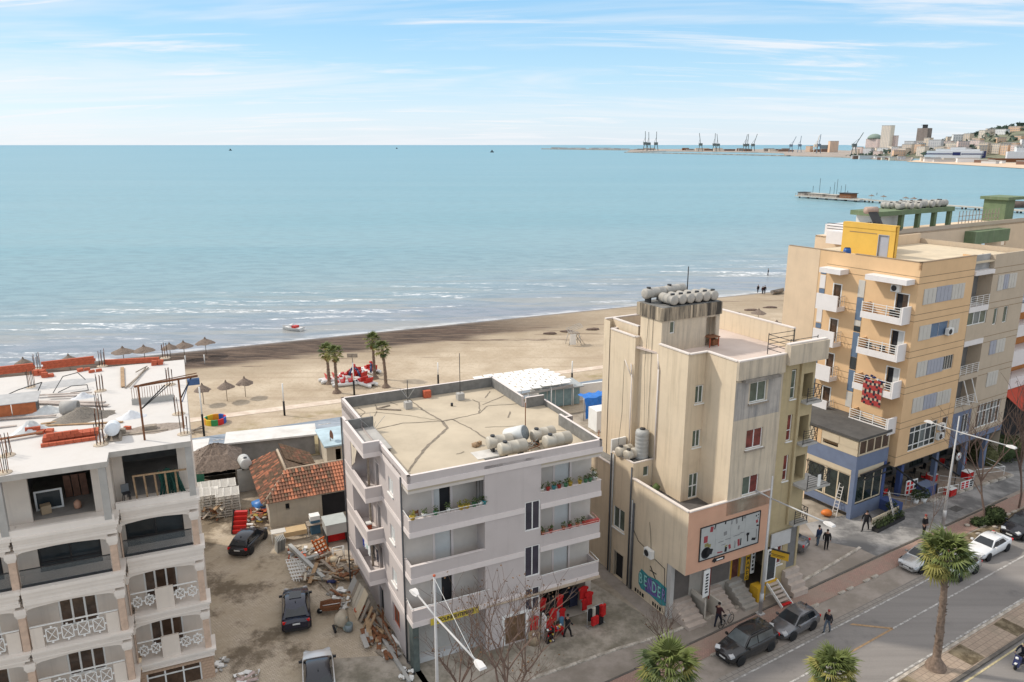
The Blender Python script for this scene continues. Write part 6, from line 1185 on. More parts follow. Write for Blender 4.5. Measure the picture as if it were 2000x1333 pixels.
# --- neighbour behind: green trimmed roofs
m_grn = mat('faded green paint', (.15, .20, .11), .85, .15, 1, streak=.6, stain=(.30, .28, .22))
GB = thing('green_block', 'flat roofed block with green concrete trim and a tank covered roof, behind the beige tower', 'building', EW(14, 17), ER)
mb = MB(); wall(mb, PF('F', 0), 0, 40, 0, 22.6, [(28.5, 29.7, 19.6, 21), (33.5, 34.7, 19.6, 21)], .2); wall(mb, PF('S', 0), 0, 4.5, 0, 22.6); mb.box(0, 40, 0, 4.5, 22.4, 22.6); part('wall', mb, m_beigel, GB)
part('parapet', MB().box(0, 40, .0, .2, 22.62, 23.1), m_beigeg, GB); part('white_balcony', MB().box(-1.4, .9, -.6, 2.0, 22.0, 23.4), m_bwhite, GB); part('roof_room', MB().box(.95, 6, .5, 4, 22.61, 23.9), m_bwhite, GB)
rl = MB()
for z in (23.7, 24.0, 24.3): rl.path([(-1.4, 2, z), (-1.4, -.6, z), (.9, -.6, z), (6, .4, z)], .04, 4)
for k in range(9): rl.tube((-1.4+k*.8, -.6 if k < 3 else -.2, 23.4), (-1.4+k*.8, -.6 if k < 3 else -.2, 24.3), .04, 4)
part('railing', rl, m_dark, GB)
part('pergola_slab', MB().box(6, 22, .6, 4.4, 24.75, 25.3), m_grn, GB)
for u in (6.3, 11.0, 14.5, 18, 21.4): part('column', MB().box(u, u+.5, .8, 1.3, 22.61, 24.74), m_grn, GB)
part('roof_room', MB().box(7, 13.5, 2, 4.2, 22.61, 24.7), m_white, GB); part('green_balcony', MB().box(24, 32.5, -1.4, -.01, 20.5, 22.1), m_grn, GB); part('green_tower', MB().box(35.3, 37.6, 1, 4, 22.61, 25.6), m_grn, GB); part('green_tower_slab', MB().box(34.9, 40, .6, 4.4, 25.61, 26.0), m_grn, GB)
rl = MB()
for k in range(13): rl.tube((24.0+k*.8, 1, 22.6), (24.0+k*.8, 1, 24.6), .05, 4)
for z in (23.3, 23.9): rl.box(23.9, 33.9, .95, 1.05, z, z+.06)
part('timber_clutter', rl, m_greyw, GB)
for k in range(14):
    x = 12.5+k % 7*1.5; htank('water_tank', f"dirty white roof tank, {('first', 'second', 'third', 'fourth', 'fifth', 'sixth', 'last')[k % 7]} from the left in the {('front', 'back')[k//7]} row on the green pergola", *EW(13+x, 17+1.5+k//7*1.7)[:2], 25.3, ER+r2.uniform(-.3, .3)+(R(90) if k % 3 else 0), r2.uniform(1.1, 1.7), r2.uniform(.32, .46), mat('dirty white tank', (.42, .40, .36), .7, .25, 2, dirt=.7, stain=(.30, .28, .25)), 'tanks on the green pergola', .06)
t = thing('solar_heater', 'tilted dark solar heater with a round tank at the left end of the green pergola', 'solar heater', EW(19, 17.0, 22.6), ER-.3); part('panel', MB().obox((0, 0, 1.6), (1.2, 3.4, .12), 0, .85), m_dark, t); part('tank', MB().lathe([(0, -.8), (.42, -.75), (.42, .75), (0, .8)], (0, 1.3, 2.9), 14, ax=Matrix.Rotation(R(90), 4, 'Y')), mat('reddish tank', (.42, .30, .24), .6), t)
# --- white and orange neighbour at the right frame edge
m_org = mat('orange render', (.55, .22, .07), .85, .1); m_awn = mat('red awning cloth', (.45, .06, .03), .8, .1)
WB = thing('white_block', 'white block with orange loggias and a red awning at the right edge', 'building', EW(24.6, 3), ER)
mb = MB(); wall(mb, PF('F', 1.6), 0, 14, 0, 16.5); wall(mb, PF('S', .05), 1.6, 12, 0, 16.5) if 0 else None; part('loggia_wall', mb, m_org, WB)
mb = MB(); wall(mb, PF('S', 0), -.02, 12, 0, 16.5); mb.box(0, .2, 0, 1.6, 6.5, 16.4); part('wall', mb, m_bwhite, WB)
for z0, z1 in ((6.5, 7.7), (9.1, 10.9), (12.5, 13.8), (15.3, 16.3)): part('balcony_parapet', MB().box(.21, 14, 0, 1.55, z0, z1), m_bwhite, WB)
part('roof', MB().box(.0, 14, 0, 12, 16.42, 16.7), mat('blue grey roof', (.30, .33, .40), .8), WB); part('roof_room', MB().box(-.6, 10, 2, 9, 16.72, 18.7), mat('lilac grey roof wall', (.32, .33, .45), .8), WB)
aw = MB().add([(-.6, -2.4, 4.9), (14, -2.4, 4.9), (14, 0, 6.45), (-.6, 0, 6.45)], [(0, 1, 2, 3)]); part('awning', aw, m_awn, WB); part('dark_front', MB().box(.3, 14, .6, .8, 0, 4.9), m_black, WB)

# ================= YARD between hotel and mauve block =================
m_oldw = mat('old cream wall', (.52, .46, .37), .95, .12, 1, streak=.5, stain=(.34, .29, .22), dirt=.4)
m_t1 = mat('weathered roof tile', (.20, .095, .06), .9, .35, 3); m_t2 = mat('orange roof tile', (.40, .155, .085), .85, .25, 3); m_t3 = mat('dark brown tile', (.13, .085, .055), .95, .35, 3)
HB = thing('tiled_house', 'low old house with a worn orange tiled hip roof in the yard behind the junk', 'house', (-21.4, 61.9, 0), R(25)); HR = R(25)
HW = lambda u, v, z=0: (lambda p: (p.x, p.y, z))(Vector((-21.4, 61.9, 0))+Vector((cos(HR), sin(HR), 0))*u+Vector((-sin(HR), cos(HR), 0))*v)
mb = MB(); wall(mb, PF('F', 0), 0, 8, 0, 2.7, [(1.4, 1.75, 1.5, 2.1), (4.6, 7.4, .1, 2.3)], .3); wall(mb, PF('S', 0), 0, 9, 0, 2.7); wall(mb, PF('B', 9), 0, 4, 0, 2.6); part('wall', mb, m_oldw, HB)
part('window_dark_panel', MB().box(1.38, 1.78, .31, .33, 1.48, 2.12), m_inshade, HB); part('dark_bay', MB().box(4.5, 7.5, .31, .34, 0, 2.4), m_inshade, HB)  # near-black panels stand in for the shade inside
A_, B_, C_, D_, E_, F_ = (-.5, -.4, 2.6), (8.4, -.4, 2.6), (8.4, 2.4, 4.3), (2.0, 2.4, 4.3), (2.0, 7.6, 4.3), (-.5, 9.4, 2.6)
mb = MB(); mb.quad(A_, B_, C_, D_).quad(A_, D_, E_, F_).quad(D_, (5.2, 5.2, 2.7), (5.2, 9.4, 2.7), E_).quad(F_, E_, (5.2, 9.4, 2.7)).quad(D_, C_, (8.4, 5.2, 2.7), (5.2, 5.2, 2.7)); part('roof', mb, m_t3, HB)
tm = MB(); n = 4
for j in (0, 1):
    for i in range(n+1): a = PI*i/n; tm.v.append((.13*cos(a)*(1 if j == 0 else .85), (-.27, .21)[j], .085*sin(a)*(1 if j == 0 else .85)+.02+(.035 if j == 0 else 0)))
for i in range(n): tm.f.append([i, i+1, n+2+i, n+1+i]); tm.m.append(0); tm.s.append(True)
tm.f.append([0, 1, 2, 3, 4]); tm.m.append(0); tm.s.append(False)
tmes = [tm.mesh('roof_tile', m) for m in (m_t1, m_t2, m_t3)]
def tile_slope(p0, ux, up, nx, ny, inside, dx=.27, dy=.40, pick=None, stuff=False):
    ux = Vector(ux).normalized(); up = Vector(up).normalized(); nz = ux.cross(up); M = Matrix((ux, up, nz)).transposed().to_euler(); rg = random.Random(nx); big = [MB(), MB(), MB()]
    for j in range(ny):
        for i in range(nx):
            p = Vector(p0)+ux*(i+.5)*dx+up*(j+.5)*dy
            if not inside(p.x, p.y): continue
            k = pick(p, rg); e = (M.x, M.y, M.z+rg.uniform(-.06, .06))
            if stuff:
                m_ = Matrix.Translation(p+nz*rg.uniform(0, .02)) @ Matrix((ux, up, nz)).transposed().to_4x4() @ Matrix.Rotation(rg.uniform(-.12, .12), 4, 'Z'); b = big[k]; o = len(b.v)
                b.v += [tuple(m_ @ Vector(v)) for v in tm.v]; b.f += [[q+o for q in f] for f in tm.f]; b.m += tm.m; b.s += tm.s
            else: o = link('roof_tile', tmes[k], HB, p+nz*rg.uniform(0, .012), e)
    if stuff:
        for b, m in zip(big, (m_t1, m_t2, m_t3)):
            if b.v: part('roof_tiles', b, m, HB, stuff=True)
up1 = Vector((0, 2.8, 1.7)); tile_slope((-.5, -.45, 2.62), (1, 0, 0), up1, 33, 8, lambda x, y: x > -.5+(y+.4)*.89+.05, pick=lambda p, r: 1 if (p.x > 6 or r.random() < .25) else (0 if r.random() < .8 else 2))
up2 = Vector((2.5, 0, 1.7)); tile_slope((-.55, 9.4, 2.62), (0, -1, 0), up2, 36, 7, lambda x, y: y > -.4+(x+.5)*1.12+.05 and y < 9.4-(x+.5)*.72, pick=lambda p, r: (0, 1, 2, 0, 2)[r.randrange(5)], stuff=True)
up3 = Vector((-3.2, 0, 1.6)); tile_slope((5.2, 5.2, 2.72), (0, 1, 0), up3, 16, 8, lambda x, y: y > 2.4+(x-2)*.87, pick=lambda p, r: 2 if r.random() < .8 else 0, stuff=True)  # right slope takes mostly the darkest tile
rd = MB().path([A_, D_], .11, 6).path([D_, C_], .12, 6).path([D_, E_], .12, 6); part('ridge', rd, mat('mortar ridge', (.44, .35, .26), .95, .3, 5), HB)
htank('water_tank', 'pale cylinder tank standing on the wall left of the tiled roof', -26.16,69.87, 2.3, HR+R(95), 1.5, .55, mat('white grey tank', (.50, .50, .48), .5, .06), None, .1)
solo('tank_pier', MB().box(-.8, .8, -.4, .4, 0, 2.35), m_conc, 'concrete block pier under the pale cylinder tank', 'pier', (-26.16,69.87, 0), HR)
# rear beach kiosks (flat roofs)
def kiosk(lab, p, rz, L, dp, h, rm, wm):
    t = thing('kiosk', lab, 'kiosk', p, rz); b = MB(); wall(b, PF('F', 0), 0, L, 0, h, [(L*.2, L*.32, .05, 2)] if h > 2.2 else [], .1); wall(b, PF('S', 0), 0, dp, 0, h); wall(b, PF('B', dp), 0, L, 0, h); wall(b, PF('E', L), 0, dp, 0, h); part('wall', b, wm, t)
    part('roof', MB().box(-.25, L+.25, -.3, dp+.2, h, h+.18), rm, t); return t
m_whr = mat('white painted roof', (.66, .64, .61), .85, .1, .8, dirt=.5, stain=(.40, .36, .31)); m_gryw = mat('grey block wall', (.24, .23, .22), .95, .2, 1)
kiosk('long low kiosk row with a peeling white roof behind the tiled house', (-30.28,76.35), R(17), 9.0, 3.0, 2.2, m_whr, m_gryw); kiosk('kiosk with a pale blue and white roof left of the mauve block', (-19.40,75.01), R(24), 4.6, 5.0, 2.4, mat('pale blue roof', (.42, .53, .58), .8, .2, .6), m_oldw)
kiosk('short white walled kiosk left of the thatched hut', (-33.32,73.71), R(17), 1.6, 3, 2.3, m_whr, m_white)
t = thing('satellite_dish', 'rusty satellite dish on a mast beside the blue roofed kiosk', 'satellite dish', (-19.28,76.35)); part('mast', MB().tube((0, 0, 0), (0, 0, 3.2), .04, 6), m_rust, t); part('dish', MB().lathe([(0, 0), (.25, .04), (.45, .14), (.5, .18)], (0, 0, 3.2), 14, ax=Matrix.Rotation(R(75), 4, 'Y')), m_rust, t)
# thatched hut
m_that = mat('grey brown thatch', (.20, .155, .125), 1, .35, 6, bump=1, bsc=18)
t = thing('thatched_hut', 'open hut with a two tier grey thatched roof and green tarpaulin side', 'hut', (-29.59,71.22), R(20))
for z0, r0, z1, r1 in ((2.5, 2.55, 3.55, 1.25), (3.35, 1.45, 4.3, .1)):
    b = MB(); rg = random.Random(int(z0*10)); n = 40
    P0 = [(r0*1.0*(1 if abs(cos(2*PI*i/n)) < .1 else 1)*max(-1, min(1, 1.35*cos(2*PI*i/n))), r0*1.1*max(-1, min(1, 1.35*sin(2*PI*i/n))), z0+rg.uniform(-.12, .06)) for i in range(n)]
    P1 = [(r1*max(-1, min(1, 1.35*cos(2*PI*i/n))), r1*1.1*max(-1, min(1, 1.35*sin(2*PI*i/n))), z1+rg.uniform(-.05, .05)) for i in range(n)]
    Pm = [((a[0]+c[0])/2*(1+rg.uniform(-.03, .03)), (a[1]+c[1])/2, (a[2]+c[2])/2+rg.uniform(-.03, .1)) for a, c in zip(P0, P1)]
    b.v = P0+Pm+P1+[(0, 0, z1+.1)]
    for j in (0, 1):
        for i in range(n): b.f.append([j*n+i, j*n+(i+1) % n, (j+1)*n+(i+1) % n, (j+1)*n+i]); b.m.append(0); b.s.append(False)
    for i in range(n): b.f.append([2*n+i, 2*n+(i+1) % n, 3*n]); b.m.append(0); b.s.append(False)
    for k in range(260):
        i = rg.randrange(n); f = rg.random(); a, c = Vector(P0[i]), Vector(P1[i]); q_ = a.lerp(c, f)+Vector((rg.uniform(-.1, .1), rg.uniform(-.1, .1), .03)); d_ = (a-c).normalized()*rg.uniform(.2, .4); s_ = Vector((-d_.y, d_.x, 0))*.12
        b.quad(q_, q_+d_*.5+s_+Vector((0, 0, .04)), q_+d_, q_+d_*.5-s_)
    part('thatch', b, m_that, t)
for a in (-1.9, 1.9):
    for b in (-2.2, 2.2): part('post', MB().tube((a, b, 0), (a, b, 2.7), .07, 6), m_greyw, t)
part('back_wall', MB().box(-2, 2, 2.25, 2.3, 0, 2.5), m_inshade, t); part('side_wall', MB().box(1.95, 2.0, -2, 2.2, 0, 2.4), mat('dark green boards', (.02, .04, .03), .9), t)  # near-black back panel stands in for the shade under the roof
b = MB(); rg = random.Random(2)
for i in range(13):
    for j in range(5): b.v.append((-2.05-.16*abs(sin(i*1.3))-.1*j/4, -2.4+4.4*i/12, 2.6-2.5*j/4+.06*sin(i+j)))
for i in range(12):
    for j in range(4): b.f.append([i*5+j, i*5+j+1, (i+1)*5+j+1, (i+1)*5+j]); b.m.append(0); b.s.append(True)
part('tarpaulin', b, mat('green tarpaulin', (.02, .12, .075), .4, .3, 2), t)
b = MB()
for i in range(9):
    for j in range(5): b.v.append((-2.2+1.2*i/8, -2.55-.15*abs(sin(i*1.4))-.1*j/4, 2.6-2.5*j/4))
for i in range(8):
    for j in range(4): b.f.append([i*5+j, i*5+j+1, (i+1)*5+j+1, (i+1)*5+j]); b.m.append(0); b.s.append(True)
part('tarpaulin', b, MATS['green tarpaulin'], t)
# stacked white sun loungers
m_pl = mat('dirty white plastic', (.58, .55, .50), .5, .1, 3)
lf = MB().box(-.95, .95, -.33, -.27, .16, .24).box(-.95, .95, .27, .33, .16, .24)
for k in range(9): lf.box(-.92+k*.22, -.80+k*.22, -.269, .269, .17, .21)
lf.box(-.9, -.84, -.32, -.26, 0, .159).box(.84, .9, -.32, -.26, 0, .159).box(-.9, -.84, .26, .32, 0, .159).box(.84, .9, .26, .32, 0, .159); lfm = lf.mesh('sun_lounger', m_pl)
r2 = random.Random(12)
for s, (x, y, n, nm) in enumerate(((-28.01,64.81, 9, 'left'), (-26.11,64.81, 9, 'right'), (-28.87,66.68, 8, 'back left'), (-27.07,66.68, 9, 'back right'))):
    for q_ in range(3):
        for k in range(n): tag(link('sun_lounger', lfm, None, (x+(q_-1)*.68*cos(R(20)), y+(q_-1)*.68*sin(R(20)), k*.245), R(110)+r2.uniform(-.04, .04)), f"{('lowest', 'second', 'third', 'fourth', 'fifth', 'sixth', 'seventh', 'eighth', 'ninth')[k]} white sun lounger upwards in the {('near', 'middle', 'far')[q_]} pile of the {nm} stack", 'sun lounger', 'stacked sun loungers')
# junk
JC = [m_greyw, m_wood, m_oldw, m_rust, m_white, mat('grey plastic sheet', (.28, .29, .29), .6), m_brick]
def junk(lab, x, y, w_, d, n, seed, size=(.5, 1.6), hmax=.8, cols=JC, rz=None, cat='junk', name='debris_pile'):
    rg = random.Random(seed); t = thing(name, lab, cat, (x, y, 0))
    for k in range(n):
        L = rg.uniform(*size); a = rg.uniform(0, PI) if rz is None else rz+rg.uniform(-.4, .4)
        part('plank' if L > .9 else 'board', MB().obox((0, 0, 0), (L, rg.uniform(.08, .35), rg.uniform(.03, .12))), rg.choice(cols), t, loc=(rg.uniform(-w_, w_), rg.uniform(-d, d), rg.uniform(.06, hmax*(1-k/n*.5))), rot=(rg.uniform(-.3, .3), rg.uniform(-.35, .35), a))
    return t
junk('pile of splintered timber beside the stacked loungers', -27.33,63.90, .9, .8, 34, 1, (.6, 1.8), 1.5, [m_greyw, m_wood, m_wood, m_rust, m_oldw])
junk('loose mixed scrap beside the red plastic stair', -23.17,63.31, 1.0, 1.3, 48, 2, (.3, 1.1), 1.3, JC+[m_dark, mat('yellow scrap', (.45, .34, .08), .7)])
junk('broken timber heap behind the white lattice', -14.74,54.95, 1.5, 1.8, 60, 3, (.5, 2.0), .6, [m_greyw, m_wood, m_greyw, m_rust, m_oldw])
junk('fine rubbish under the old tables', -17.05,57.56, 1.6, .9, 50, 4, (.2, .8), .3, JC)
junk('brown scrap timber beside the leaning boards', -13.22,53.97, .9, 1.2, 36, 5, (.3, 1.2), .8, [m_wood, m_rust, m_greyw]); junk('timber scraps above the concrete mixer', -12.57,50.88, .8, 1.0, 30, 6, (.4, 1.5), .5, [m_rust, m_greyw, m_wood, m_white])
junk('rusty scrap iron strip along the side wall of the mauve block', -9.55,47.37, .6, 2.0, 60, 7, (.4, 2.2), .5, [m_rust, m_rust, m_greyw, m_wood, m_conc], R(-65)); junk('scrap pieces at the end of the side wall', -8.13,45.10, .5, 1.1, 26, 8, (.3, 1.5), .4, [m_rust, m_greyw, m_conc, m_white], R(-65))
junk('small litter pile by the yard edge', -6.75,42.52, .4, .6, 30, 9, (.1, .3), .15, [m_white, m_dark, m_greyw]); junk('torn sacks and rubble at the lower left yard edge', -17.00,42.17, .7, .5, 22, 10, (.3, .9), .35, [m_white, m_white, mat('pinkish sack', (.5, .38, .35), .9), m_greyw])
junk('rubble at the corner of the hotel', -19.02,43.42, .3, .8, 16, 11, (.15, .5), .25, [m_white, m_conc]); junk('roof rubble right of the tiled house', -17.16,68.55, .9, 1.6, 36, 13, (.3, 1.4), 1.6, [m_oldw, m_wood, m_t2, m_t1, m_white])
solo('blue_tarp', MB().blob((0, 0, .7), (.9, .6, .7), 2, .2), mat('bright blue tarpaulin', (.05, .19, .50), .4, .2, 2), 'small bright blue tarpaulin over scrap beside the tiled house', 'tarpaulin', (-23.09,64.81, 0))
t = thing('red_stair', 'red plastic slide stair standing behind the dark hatchback', 'stairs', (-23.87,61.04, 0), R(5))
for k in range(5): part('step', MB().obox((0, .25*k, .2+.32*k), (1.1, .32, .3)), m_red, t)
part('side_panel', MB().bar((-.62, -.1, .0), (-.62, 1.2, 1.7), .06, .5), m_dark, t)
t = thing('folding_table', 'long tan topped folding table behind the white lattice', 'table', (-18.69,60.14, .0), R(24))
part('tabletop', MB().box(-1.0, .9, -.5, .5, .9, .96), mat('tan tabletop', (.50, .36, .20), .7, .1, 2), t); part('side_board', MB().box(-1.0, .9, -.55, -.5, .55, .96), MATS['tan tabletop'], t)
for a in (-.95, .8):
    for b in (-.45, .4): part('leg', MB().box(a, a+.05, b, b+.05, 0, .9), m_steel, t)
t = thing('folding_table', 'grey table frame right of the tan table in the junk yard', 'table', (-16.87,61.23, 0), R(24)); part('tabletop', MB().box(-1.1, 1.0, -.5, .5, 1.0, 1.05), m_greyw, t); part('board', MB().box(-.9, .8, .3, .34, .4, .95), MATS['tan tabletop'], t)
for a in (-1.05, .9):
    for b in (-.45, .4): part('leg', MB().box(a, a+.05, b, b+.05, 0, 1.0), m_white, t)
t = thing('folding_table', 'white narrow table end at the left of the tan table', 'table', (-20.00,59.61, 0), R(24)); part('tabletop', MB().box(-.6, .6, -.4, .4, .95, 1.0), m_pl, t); part('leg_frame', MB().box(-.55, -.5, -.35, .35, 0, .94).box(.5, .55, -.35, .35, 0, .94), m_pl, t)
t = thing('grey_sheets', 'bundle of dark grey corrugated sheets leaning at the white table end', 'sheets', (-19.37,57.90, 0), R(30))
for k in range(6): part('sheet', MB().obox((-.3+k*.13, .05*k, .65), (.05, .7, 1.35), .1, .25), m_gt, t)
t = thing('cabinet', 'old grey metal cabinet against the mauve block with a red open lower shelf', 'cabinet', (-14.95,59.26, 0), R(25)); part('body', MB().box(-.85, .95, -.2, 1.6, 1.0, 1.9), m_gt, t); part('top', MB().box(-.9, 1.0, -.25, 1.65, 1.9, 1.96), mat('pale grey lid', (.40, .42, .40), .7, .1), t); part('leg_panel', MB().box(-.85, -.75, -.2, 1.6, 0, .99).box(.85, .95, -.2, 1.6, 0, .99), m_dark, t); part('red_panel', MB().box(-.7, .8, .3, .36, .1, .9), m_redc, t)
t = thing('cabinet', 'blue and white crate tower left of the grey cabinet', 'cabinet', (-17.28,61.23, 0), R(25)); part('body', MB().box(-.4, .4, -.35, .35, 0, 1.3), mat('teal blue box', (.07, .16, .24), .6), t); part('crate', MB().box(-.42, .42, -.37, .37, 1.31, 1.7), m_white, t)
m_opal = mat('orange painted pallet', (.55, .14, .03), .7, .15, 3); t = thing('pallet', 'orange wooden frame leaning against the junk tables', 'pallet', (-15.80,57.32, 0), R(25)); M_ = Matrix.Rotation(R(38), 4, 'Y')
for k in range(4): part('rail', MB().obox((-.45+k*.3, 0, .85), (.12, .1, 1.7), 0, .25, -.35), m_opal, t)
for k in range(4): part('slat', MB().obox((.05-.1*k+.05, -.02-.1*k+.2, .25+.42*k), (1.1, .06, .14), 0, .25, -.35), m_opal, t)
t = thing('white_chair', 'white tube chair frame in front of the grey cabinet', 'chair', (-14.23,56.75, 0), R(25)); part('frame', MB().path([(-.45, 0, 0), (-.45, 0, 1.1), (.45, 0, 1.1), (.45, 0, 0)], .04, 6).path([(-.45, 0, .8), (.45, 0, .8)], .035, 6).path([(-.45, .5, 0), (-.45, .4, .8)], .035, 6).path([(.45, .5, 0), (.45, .4, .8)], .035, 6), m_white, t)
solo('drum_stump', MB().lathe([(0, 0), (.4, 0), (.42, .3), (.36, .38), (0, .4)], n=14), mat('cream drum', (.55, .47, .34), .8), 'short cream drum on the ground below the white chair frame', 'drum', (-14.63,56.27, 0))
t = thing('white_lattice', 'stack of white plastic lattice frames lying in the yard', 'lattice', (-16.81,54.72, .1), R(115))
for k in range(9): part('rail', MB().bar((-1.7, -.8+k*.2, .15+.05*(k % 3)), (1.7, -.75+k*.2, .2+.06*(k % 2)), .05), m_white, t)
for k in range(12): part('peg', MB().bar((-1.5+k*.27, -.95, .22), (-1.45+k*.27, .95, .3+.1*(k % 2)), .05), m_white, t)
for k in range(10): part('peg', MB().bar((-1.4+k*.3, -.6+.12*k, .2), (-1.35+k*.3, -.55+.12*k, .75), .045), m_white, t)
for k, (a, b, w_, s) in enumerate((((-18.49,57.67, .7), (-14.66,53.28, .35), .3, 'long grey steel girder lying across the white lattice'), ((-16.61,55.65, .6), (-15.75,56.21, .6), .28, 'short grey girder crossing the long one'), ((-15.41,55.76, .4), (-13.92,54.09, .3), .25, 'weathered square beam in the timber heap'), ((-15.05,53.22, .15), (-12.80,50.20, .12), .06, 'thin long pole pointing at the concrete mixer'), ((-14.07,52.47, .5), (-12.93,50.84, .3), .1, 'pale pole with a dark blue rag'), ((-11.06,49.24, .2), (-9.15,46.53, .15), .22, 'upper kerb beam along the scrap strip'), ((-9.15,46.53, .15), (-6.47,41.66, .12), .22, 'lower pale kerb beam along the yard edge'), ((-9.55,48.00, .4), (-8.18,45.51, .35), .22, 'pale square beam on top of the rusty scrap'), ((-9.04,48.00, .3), (-7.35,45.29, .3), .14, 'long pale pole along the mauve wall'))):
    solo('beam', MB().bar(a, b, w_), m_conc if k in (5, 6) else (MATS['grey plastic tank'] if k < 2 else m_greyw), s, 'beam')
solo('blue_rag', MB().blob((0, 0, .5), (.4, .3, .12), 1, .35), MATS['dark blue cloth'], 'dark blue rag hanging on the pale pole', 'rag', (-13.86,52.53, 0))
r2 = random.Random(31)
for k, (px, w_, h, s) in enumerate(((0, 1.2, 1.3, 'widest upper'), (1, .5, 1.5, 'second'), (2, .6, 1.7, 'third'), (3, .45, 1.9, 'tall middle'), (4, .9, 2.0, 'wide middle'), (5, .35, 1.7, 'narrow lower'), (6, .3, 1.6, 'brown lower'), (7, .3, 1.5, 'lowest brown'))):
    v = 9.3-px*.75; solo('leaning_board', MB().obox((0, 0, h/2), (.06, w_, h), 0, 0, .45), [m_conc, m_greyw, m_oldw, m_oldw, m_panel, m_greyw, m_wood, m_wood][k], f'{s} board leaning against the side of the mauve block', 'board', CW(-1.0-h*.2, v, 0), CR)
t = thing('guard_rail', 'rusty hand rail beside the side doorway of the mauve block', 'railing', CW(-.6, 3.6), CR+R(-90)); part('rail', MB().path([(0, 0, 0), (0, 0, 1.1), (2.9, 0, 1.1), (3.3, 0, .0)], .04, 6).path([(0, 0, .5), (3.1, 0, .5)], .03, 6), m_rust, t)
t = thing('concrete_mixer', 'beige concrete mixer with a wheel lying beside the scrap timber', 'concrete mixer', (-11.97,47.37, 0), R(20))
part('drum', MB().lathe([(0, -.55), (.35, -.5), (.5, -.15), (.5, .15), (.3, .6), (.27, .6), (.2, .3)], (0, 0, .75), 16, ax=Matrix.Rotation(R(-60), 4, 'X') @ Matrix.Rotation(R(25), 4, 'Y')), mat('beige mixer drum', (.40, .34, .26), .7, .2, 3, dirt=.3), t)
part('frame', MB().path([(-.5, -.3, .05), (-.2, 0, .75), (.45, .1, .9), (.55, -.4, .05)], .05, 6).path([(.45, .1, .9), (.3, -.5, 1.1)], .04, 6), mat('grey green frame', (.20, .24, .22), .7), t); part('wheel', MB().lathe([(.12, -.07), (.3, -.07), (.3, .07), (.12, .07)], (-.55, -.3, .3), 16, ax=Matrix.Rotation(R(75), 4, 'Y')), m_black, t); part('gear_ring', MB().lathe([(.3, -.06), (.34, -.06), (.34, .06), (.3, .06)], (.35, -.45, .35), 14, ax=Matrix.Rotation(R(70), 4, 'X')), MATS['grey green frame'], t); part('bucket', MB().lathe([(0, 0), (.27, 0), (.3, .5), (.26, .5), (.24, .05)], (.42, -.5, .1), 14), mat('grey blue bucket', (.22, .26, .28), .6), t)
t = thing('wheelbarrow', 'rusty brown wheelbarrow tipped behind the concrete mixer', 'wheelbarrow', (-13.13,49.32, 0), R(10)); part('tray', MB().add([(-.6, -.35, .35), (.5, -.35, .35), (.5, .35, .35), (-.6, .35, .35), (-.8, -.45, .7), (.7, -.45, .75), (.7, .45, .75), (-.8, .45, .7)], [(0, 1, 2, 3), (0, 1, 5, 4), (1, 2, 6, 5), (2, 3, 7, 6), (3, 0, 4, 7)]), m_rust, t); part('handle', MB().tube((-.8, -.3, .4), (1.3, -.35, .5), .03, 6), m_white, t); part('handle', MB().tube((-.8, .3, .4), (1.3, .35, .5), .03, 6), m_white, t); part('wheel', MB().lathe([(.08, -.05), (.2, -.05), (.2, .05), (.08, .05)], (-.85, 0, .2), 12, ax=Matrix.Rotation(R(90), 4, 'X')), m_black, t)
solo('fire_bucket', MB().lathe([(0, 0), (.4, .05), (.5, .35), (.45, .4), (.3, .2)], n=14), m_brick, 'orange rusty basin at the head of the scrap strip', 'basin', (-10.98,49.20, 0)); solo('flat_stone', MB().blob((0, 0, .05), (.5, .35, .08), 1, .15), m_conc, 'flat pale stone lying by the pole in the yard', 'stone', (-13.67,51.69, 0))

# ================= CARS =================
m_tyre = mat('tyre rubber', (.02, .02, .021), .85, .2); m_rim = mat('alloy rim', (.38, .38, .39), .35, .1, metal=.6); m_cgl = mat('car glass', (.018, .022, .026), .04, .3, .8, spec=.6); m_trimb = mat('black car trim', (.02, .02, .022), .5)
m_lens = mat('headlamp lens', (.55, .56, .57), .1, .05, spec=.6); m_tail = mat('red lamp lens', (.60, .012, .012), .15, .1); m_plate = mat('number plate', (.62, .62, .60), .5, .05)
def paint(name, c, metal=.0): return mat(name, c, .25, .04, .8, metal=metal, coat=.6, spec=.5)
KIND = {  # half lengths: L, W, H, belt, bonnet end, screen top, roof rear, rear glass base, tail height
 'hatch': (3.85, 1.70, 1.50, .95, .95, .22, -1.35, -1.80, .97), 'golf': (4.2, 1.78, 1.48, .96, 1.0, .3, -1.4, -1.98, 1.0),
 'sedan': (4.6, 1.79, 1.44, .93, 1.05, .35, -.95, -1.65, 1.02), 'suv': (4.55, 1.84, 1.70, 1.06, 1.15, .45, -1.75, -2.1, 1.12), 'coupe': (4.85, 1.98, 1.66, 1.08, 1.15, .35, -1.1, -2.2, 1.20)}
